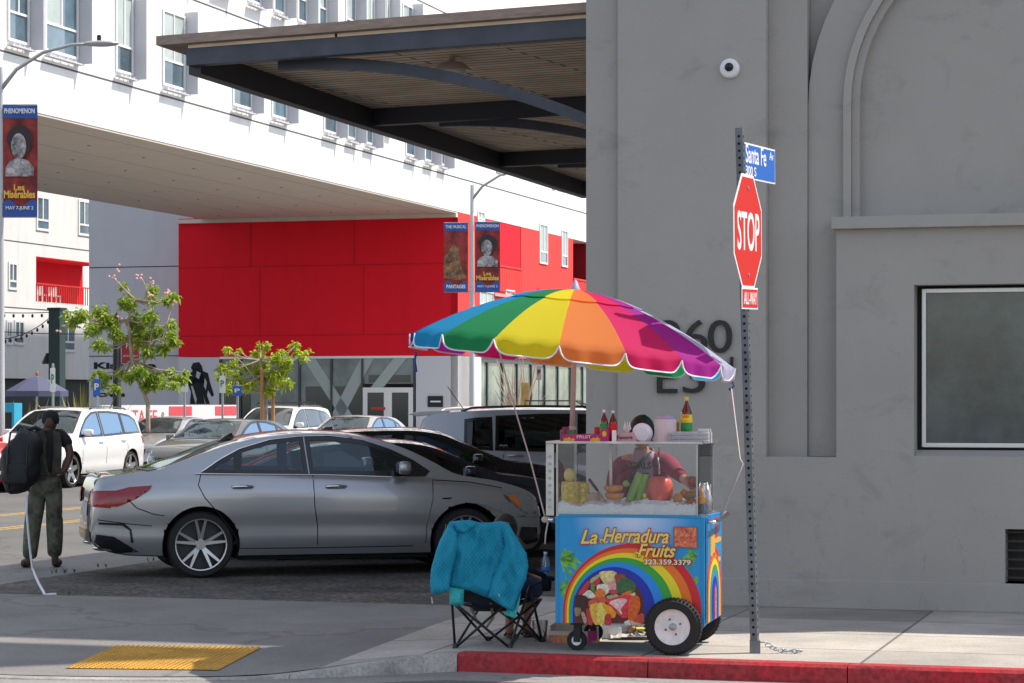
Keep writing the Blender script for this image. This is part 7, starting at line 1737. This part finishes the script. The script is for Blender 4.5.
for v in mb.v: v += v.normalized()*(.05*mnoise.noise(v*6)+.028*mnoise.noise(Vector((v.x*9,v.y*9,v.z*24)))); v.x += .05*(v.z/.33)
mb.build('pack', M_bp, bpk, smooth=True); mb = MB(); mb.cbox((-.02,-.17,-.12),(.24,.08,.22)); mb.build('front_pocket', M_bp, bpk, smooth=True, bevel=.03)
for x_ in (-.11,.09): MB().tube([Vector((x_,-.05,.31)),Vector((x_,-.19,.12)),Vector((x_,-.215,-.1)),Vector((x_,-.1,-.3))],.011,6).build('compression_strap', M_dark, bpk, smooth=True)
MB().tube([Vector((.02,.05,.33)),Vector((.12,.10,.36)),Vector((.24,.22,.28)),Vector((.25,.30,.05)),Vector((.12,.2,-.25))],.022,8).build('shoulder_strap', M_bp, bpk, smooth=True)
MB().tube([Vector((.02,-.02,.33)),Vector((-.01,-.02,.38)),Vector((-.05,-.02,.33))],.012,8).build('grab_loop', M_bp, bpk, smooth=True)
Pw = [W(x,y,YM-.32) for x,y in ((27,496),(26.5,512),(28,528),(29.5,545),(31,558))] + [G(x,y,-.012)+Vector((0,0,.01)) for x,y in ((32.5,569),(35.5,577),(39,585),(43,592),(45,596))]
e_ = G(48,595.8,-.012)
mb = MB(); mb.tube(Pw+[e_+Vector((.02,0,.012)), e_+Vector((.07,.02,.012))], .013, 6)
tag(mb.build('white_strap', mat('white_cotton', (.72,.72,.74), .8), smooth=True), 'long white strap trailing from the backpack down to the ground', 'strap')
# vendor -------------------------------------------------------------
vp = FL+E2*1.12; vx = (641-512)/F; sV = (vx*vp.y-vp.x)/(E1.x-vx*E1.y); vo = vp+E1*sV; YV = vo.y
ven = thing('person', 'person in maroon cardigan and grey lettered T-shirt serving behind the fruit cart', 'person', vo)
def v_(px, py, dy=0.0): return tuple(W(px,py,YV+dy)-vo)
M_card = mat('maroon_knit', (.20,.018,.05), .85, bump=.3, bscale=120); M_tee = mat('grey_mauve_tshirt', (.26,.21,.24), .85); M_jean = mat('blue_denim', (.035,.06,.13), .8)
handc = hand_chains(Vector(v_(687,482,-.75)), Vector((.5,-.4,-.35)), Vector((.3,.8,.2)), None, .9)
rarm = [(v_(644,463),.08),(v_(660,462,.0),.05),(v_(672,468,-.25),.05),(v_(683,478,-.62),.036),(v_(687,482,-.75),.028)]
larm = [(v_(644,463),.08),(v_(624,461,-.02),.065),(v_(615,480,.0),.045),(v_(620,505,-.15),.036),(v_(628,515,-.25),.028)]
hz = vo.z
def grd(p, z): p = Vector(p); p.z = z; return tuple(p)
skin('body', [[(v_(643,510),.11),(v_(643,490),.09),(v_(644,470),.09),(v_(644,463),.08),(v_(643,452,-.05),.05),(v_(642,446,-.08),.05)], rarm, larm,
  [(v_(643,510),.135),(grd(v_(653,520),.85),.10),(grd(v_(654,520),.46),.06),(grd(v_(654,520),.10),.045),(grd(v_(654,520,-.12),.05),.04)],
  [(v_(643,510),.135),(grd(v_(633,520),.85),.10),(grd(v_(632,520),.46),.06),(grd(v_(632,520),.10),.045),(grd(v_(632,520,-.12),.05),.04)]]+handc+hand_chains(Vector(v_(628,515,-.25)), Vector((.6,-.3,-.1)), Vector((.3,.8,.2)), None, .9), M_skin, ven)
head(ven, Vector(v_(642,434,-.12)), R(-5), R(28), M_skin, hair=M_hair, hairlen=.9)
skin('t_shirt', [[(v_(643,514),(.15,.13)),(v_(643,492),(.14,.13)),(v_(644,472),(.12,.14)),(v_(644,462,.0),(.10,.125)),(v_(643,454,-.03),.07)],[(v_(644,462,.0),(.10,.125)),(v_(632,460),.095)],[(v_(644,462,.0),(.10,.125)),(v_(656,460),.095)]], M_tee, ven)
skin('trousers', [[(v_(643,512),(.15,.125)),(grd(v_(653,520),.85),.115),(grd(v_(654,520),.46),.08),(grd(v_(654,520),.12),.065)],[(v_(643,512),(.15,.125)),(grd(v_(633,520),.85),.115),(grd(v_(632,520),.46),.08),(grd(v_(632,520),.12),.065)]], M_jean, ven)
skin('cardigan', [[(v_(659,520,.02),(.06,.11)),(v_(659,495,.0),(.07,.13)),(v_(659,475,.0),(.085,.13)),(v_(657,461,-.0),.12),(v_(667,462,-.12),.08),(v_(673,469,-.25),.066),(v_(679,474,-.48),.054),(v_(684,479,-.66),.044)]], M_card, ven)
skin('cardigan', [[(v_(627,520,.02),(.06,.11)),(v_(626,495,.0),(.07,.13)),(v_(627,475,.0),(.085,.13)),(v_(628,463,-.0),.105)],[(v_(628,463,-.0),.105),(v_(622,464,-.02),.085),(v_(616,474,.0),.072),(v_(614,486,.0),.070),(v_(618,500,-.12),.056),(v_(623,508,-.2),.046)]], M_card, ven)
skin('cardigan', [[(v_(624,461,.06),.08),(v_(643,458,.08),.075),(v_(662,460,.06),.08)],[(v_(643,458,.08),.075),(v_(643,490,.10),(.12,.06)),(v_(643,518,.10),(.13,.06))]], M_card, ven)
mb = MB()
for s_, x0, x1, y0, y1 in (('GIRLS',630,651,462,469),('BITE',629,649,473,480)):
    a = Vector(v_(x0,y1,-.165)); b = Vector(v_(x1,y0,-.165)); add_text(mb, s_, (b-a).x, (b-a).z, Matrix.Translation(a), t=.004, bold=.03)
mb.build('shirt_lettering', M_ink, ven)
MB().tube([Vector(v_(651,452,-.08)), Vector(v_(640,462,-.15)), Vector(v_(629,482,-.16)), Vector(v_(626,500,-.14))], .010, 6).build('apron_strap', M_shirt, ven, smooth=True)
# seated person ------------------------------------------------------
so_ = G(500,640); YS = 17.15; so_ = Vector(((497-512)/F*YS, YS, 0))
sit = thing('person', 'person hunched in the folding chair behind the teal jacket, in dark jeans and sandals', 'person', so_)
def s_(px, py, dy=0.0): return tuple(W(px,py,YS+dy)-so_)
ft1 = tuple(G(509,638)-so_+Vector((0,0,.05))); ft2 = tuple(G(526,637)-so_+Vector((0,0,.05)))
def ofs(p, x, y, z): return (p[0]+x, p[1]+y, p[2]+z)
skin('body', [[(s_(487,592,.05),.12),(s_(490,575,.12),.11),(s_(495,556,.22),.115),(s_(500,545,.28),.09),(s_(503,539,.33),.05)],
 [(s_(500,545,.28),.09),(s_(513,549,.28),.055),(s_(521,566,.32),.042),(s_(532,578,.55),.032)],[(s_(500,545,.28),.09),(s_(487,549,.28),.055),(s_(485,566,.35),.042),(s_(500,580,.55),.032)],
 [(s_(487,592,.05),.12),(s_(505,590,.2),.08),(s_(538,586,.5),.058),(ofs(ft2,.01,.0,.16),.038),(ofs(ft2,0,0,0),.034),(ofs(ft2,.03,.13,-.02),.03)],
 [(s_(487,592,.05),.12),(s_(490,592,.2),.08),(s_(519,589,.5),.058),(ofs(ft1,.01,.0,.16),.038),(ofs(ft1,0,0,0),.034),(ofs(ft1,.03,.13,-.02),.03)]]
 +hand_chains(Vector(s_(532,578,.55)), Vector((.6,.5,-.2)), Vector((.3,-.5,.6)), None, .85)+hand_chains(Vector(s_(500,580,.55)), Vector((.6,.5,-.2)), Vector((.3,-.5,.6)), None, .85), M_skin, sit)
head(sit, Vector(s_(505,533,.36)), math.pi+R(-25), R(25), M_skin, hair=M_hair, hairlen=1.2)
skin('trousers', [[(s_(487,592,.05),.14),(s_(505,590,.2),.098),(s_(538,585,.5),.078),(ofs(ft2,.01,0,.22),.055)],[(s_(487,592,.05),.14),(s_(490,592,.2),.098),(s_(519,588,.5),.078),(ofs(ft1,.01,0,.22),.055)]], mat('dark_denim', (.02,.035,.09), .8), sit)
skin('shirt', [[(s_(487,590,.05),(.14,.12)),(s_(490,574,.12),(.125,.11)),(s_(495,556,.22),(.135,.11)),(s_(500,546,.28),.095)],[(s_(500,546,.28),.095),(s_(513,549,.28),.068),(s_(519,561,.31),.06)],[(s_(500,546,.28),.095),(s_(487,549,.28),.068),(s_(485,561,.33),.06)]], M_shirt, sit)
for f_ in (ft1, ft2):
    c = Vector(f_); mb = MB(); mb.ell((c.x+.02,c.y+.05,.014),(.048,.13,.014),16,6); so2 = mb.build('sandal', M_shoe, sit, smooth=True)
    for dy in (-.0,.08): MB().tube([(c.x-.035,c.y+dy,.015),(c.x,c.y+dy,.07-.03*(dy>0)),(c.x+.05,c.y+dy,.015)],.009,6).build('sandal_strap', M_shoe, so2, smooth=True)
bpy.context.view_layer.update()
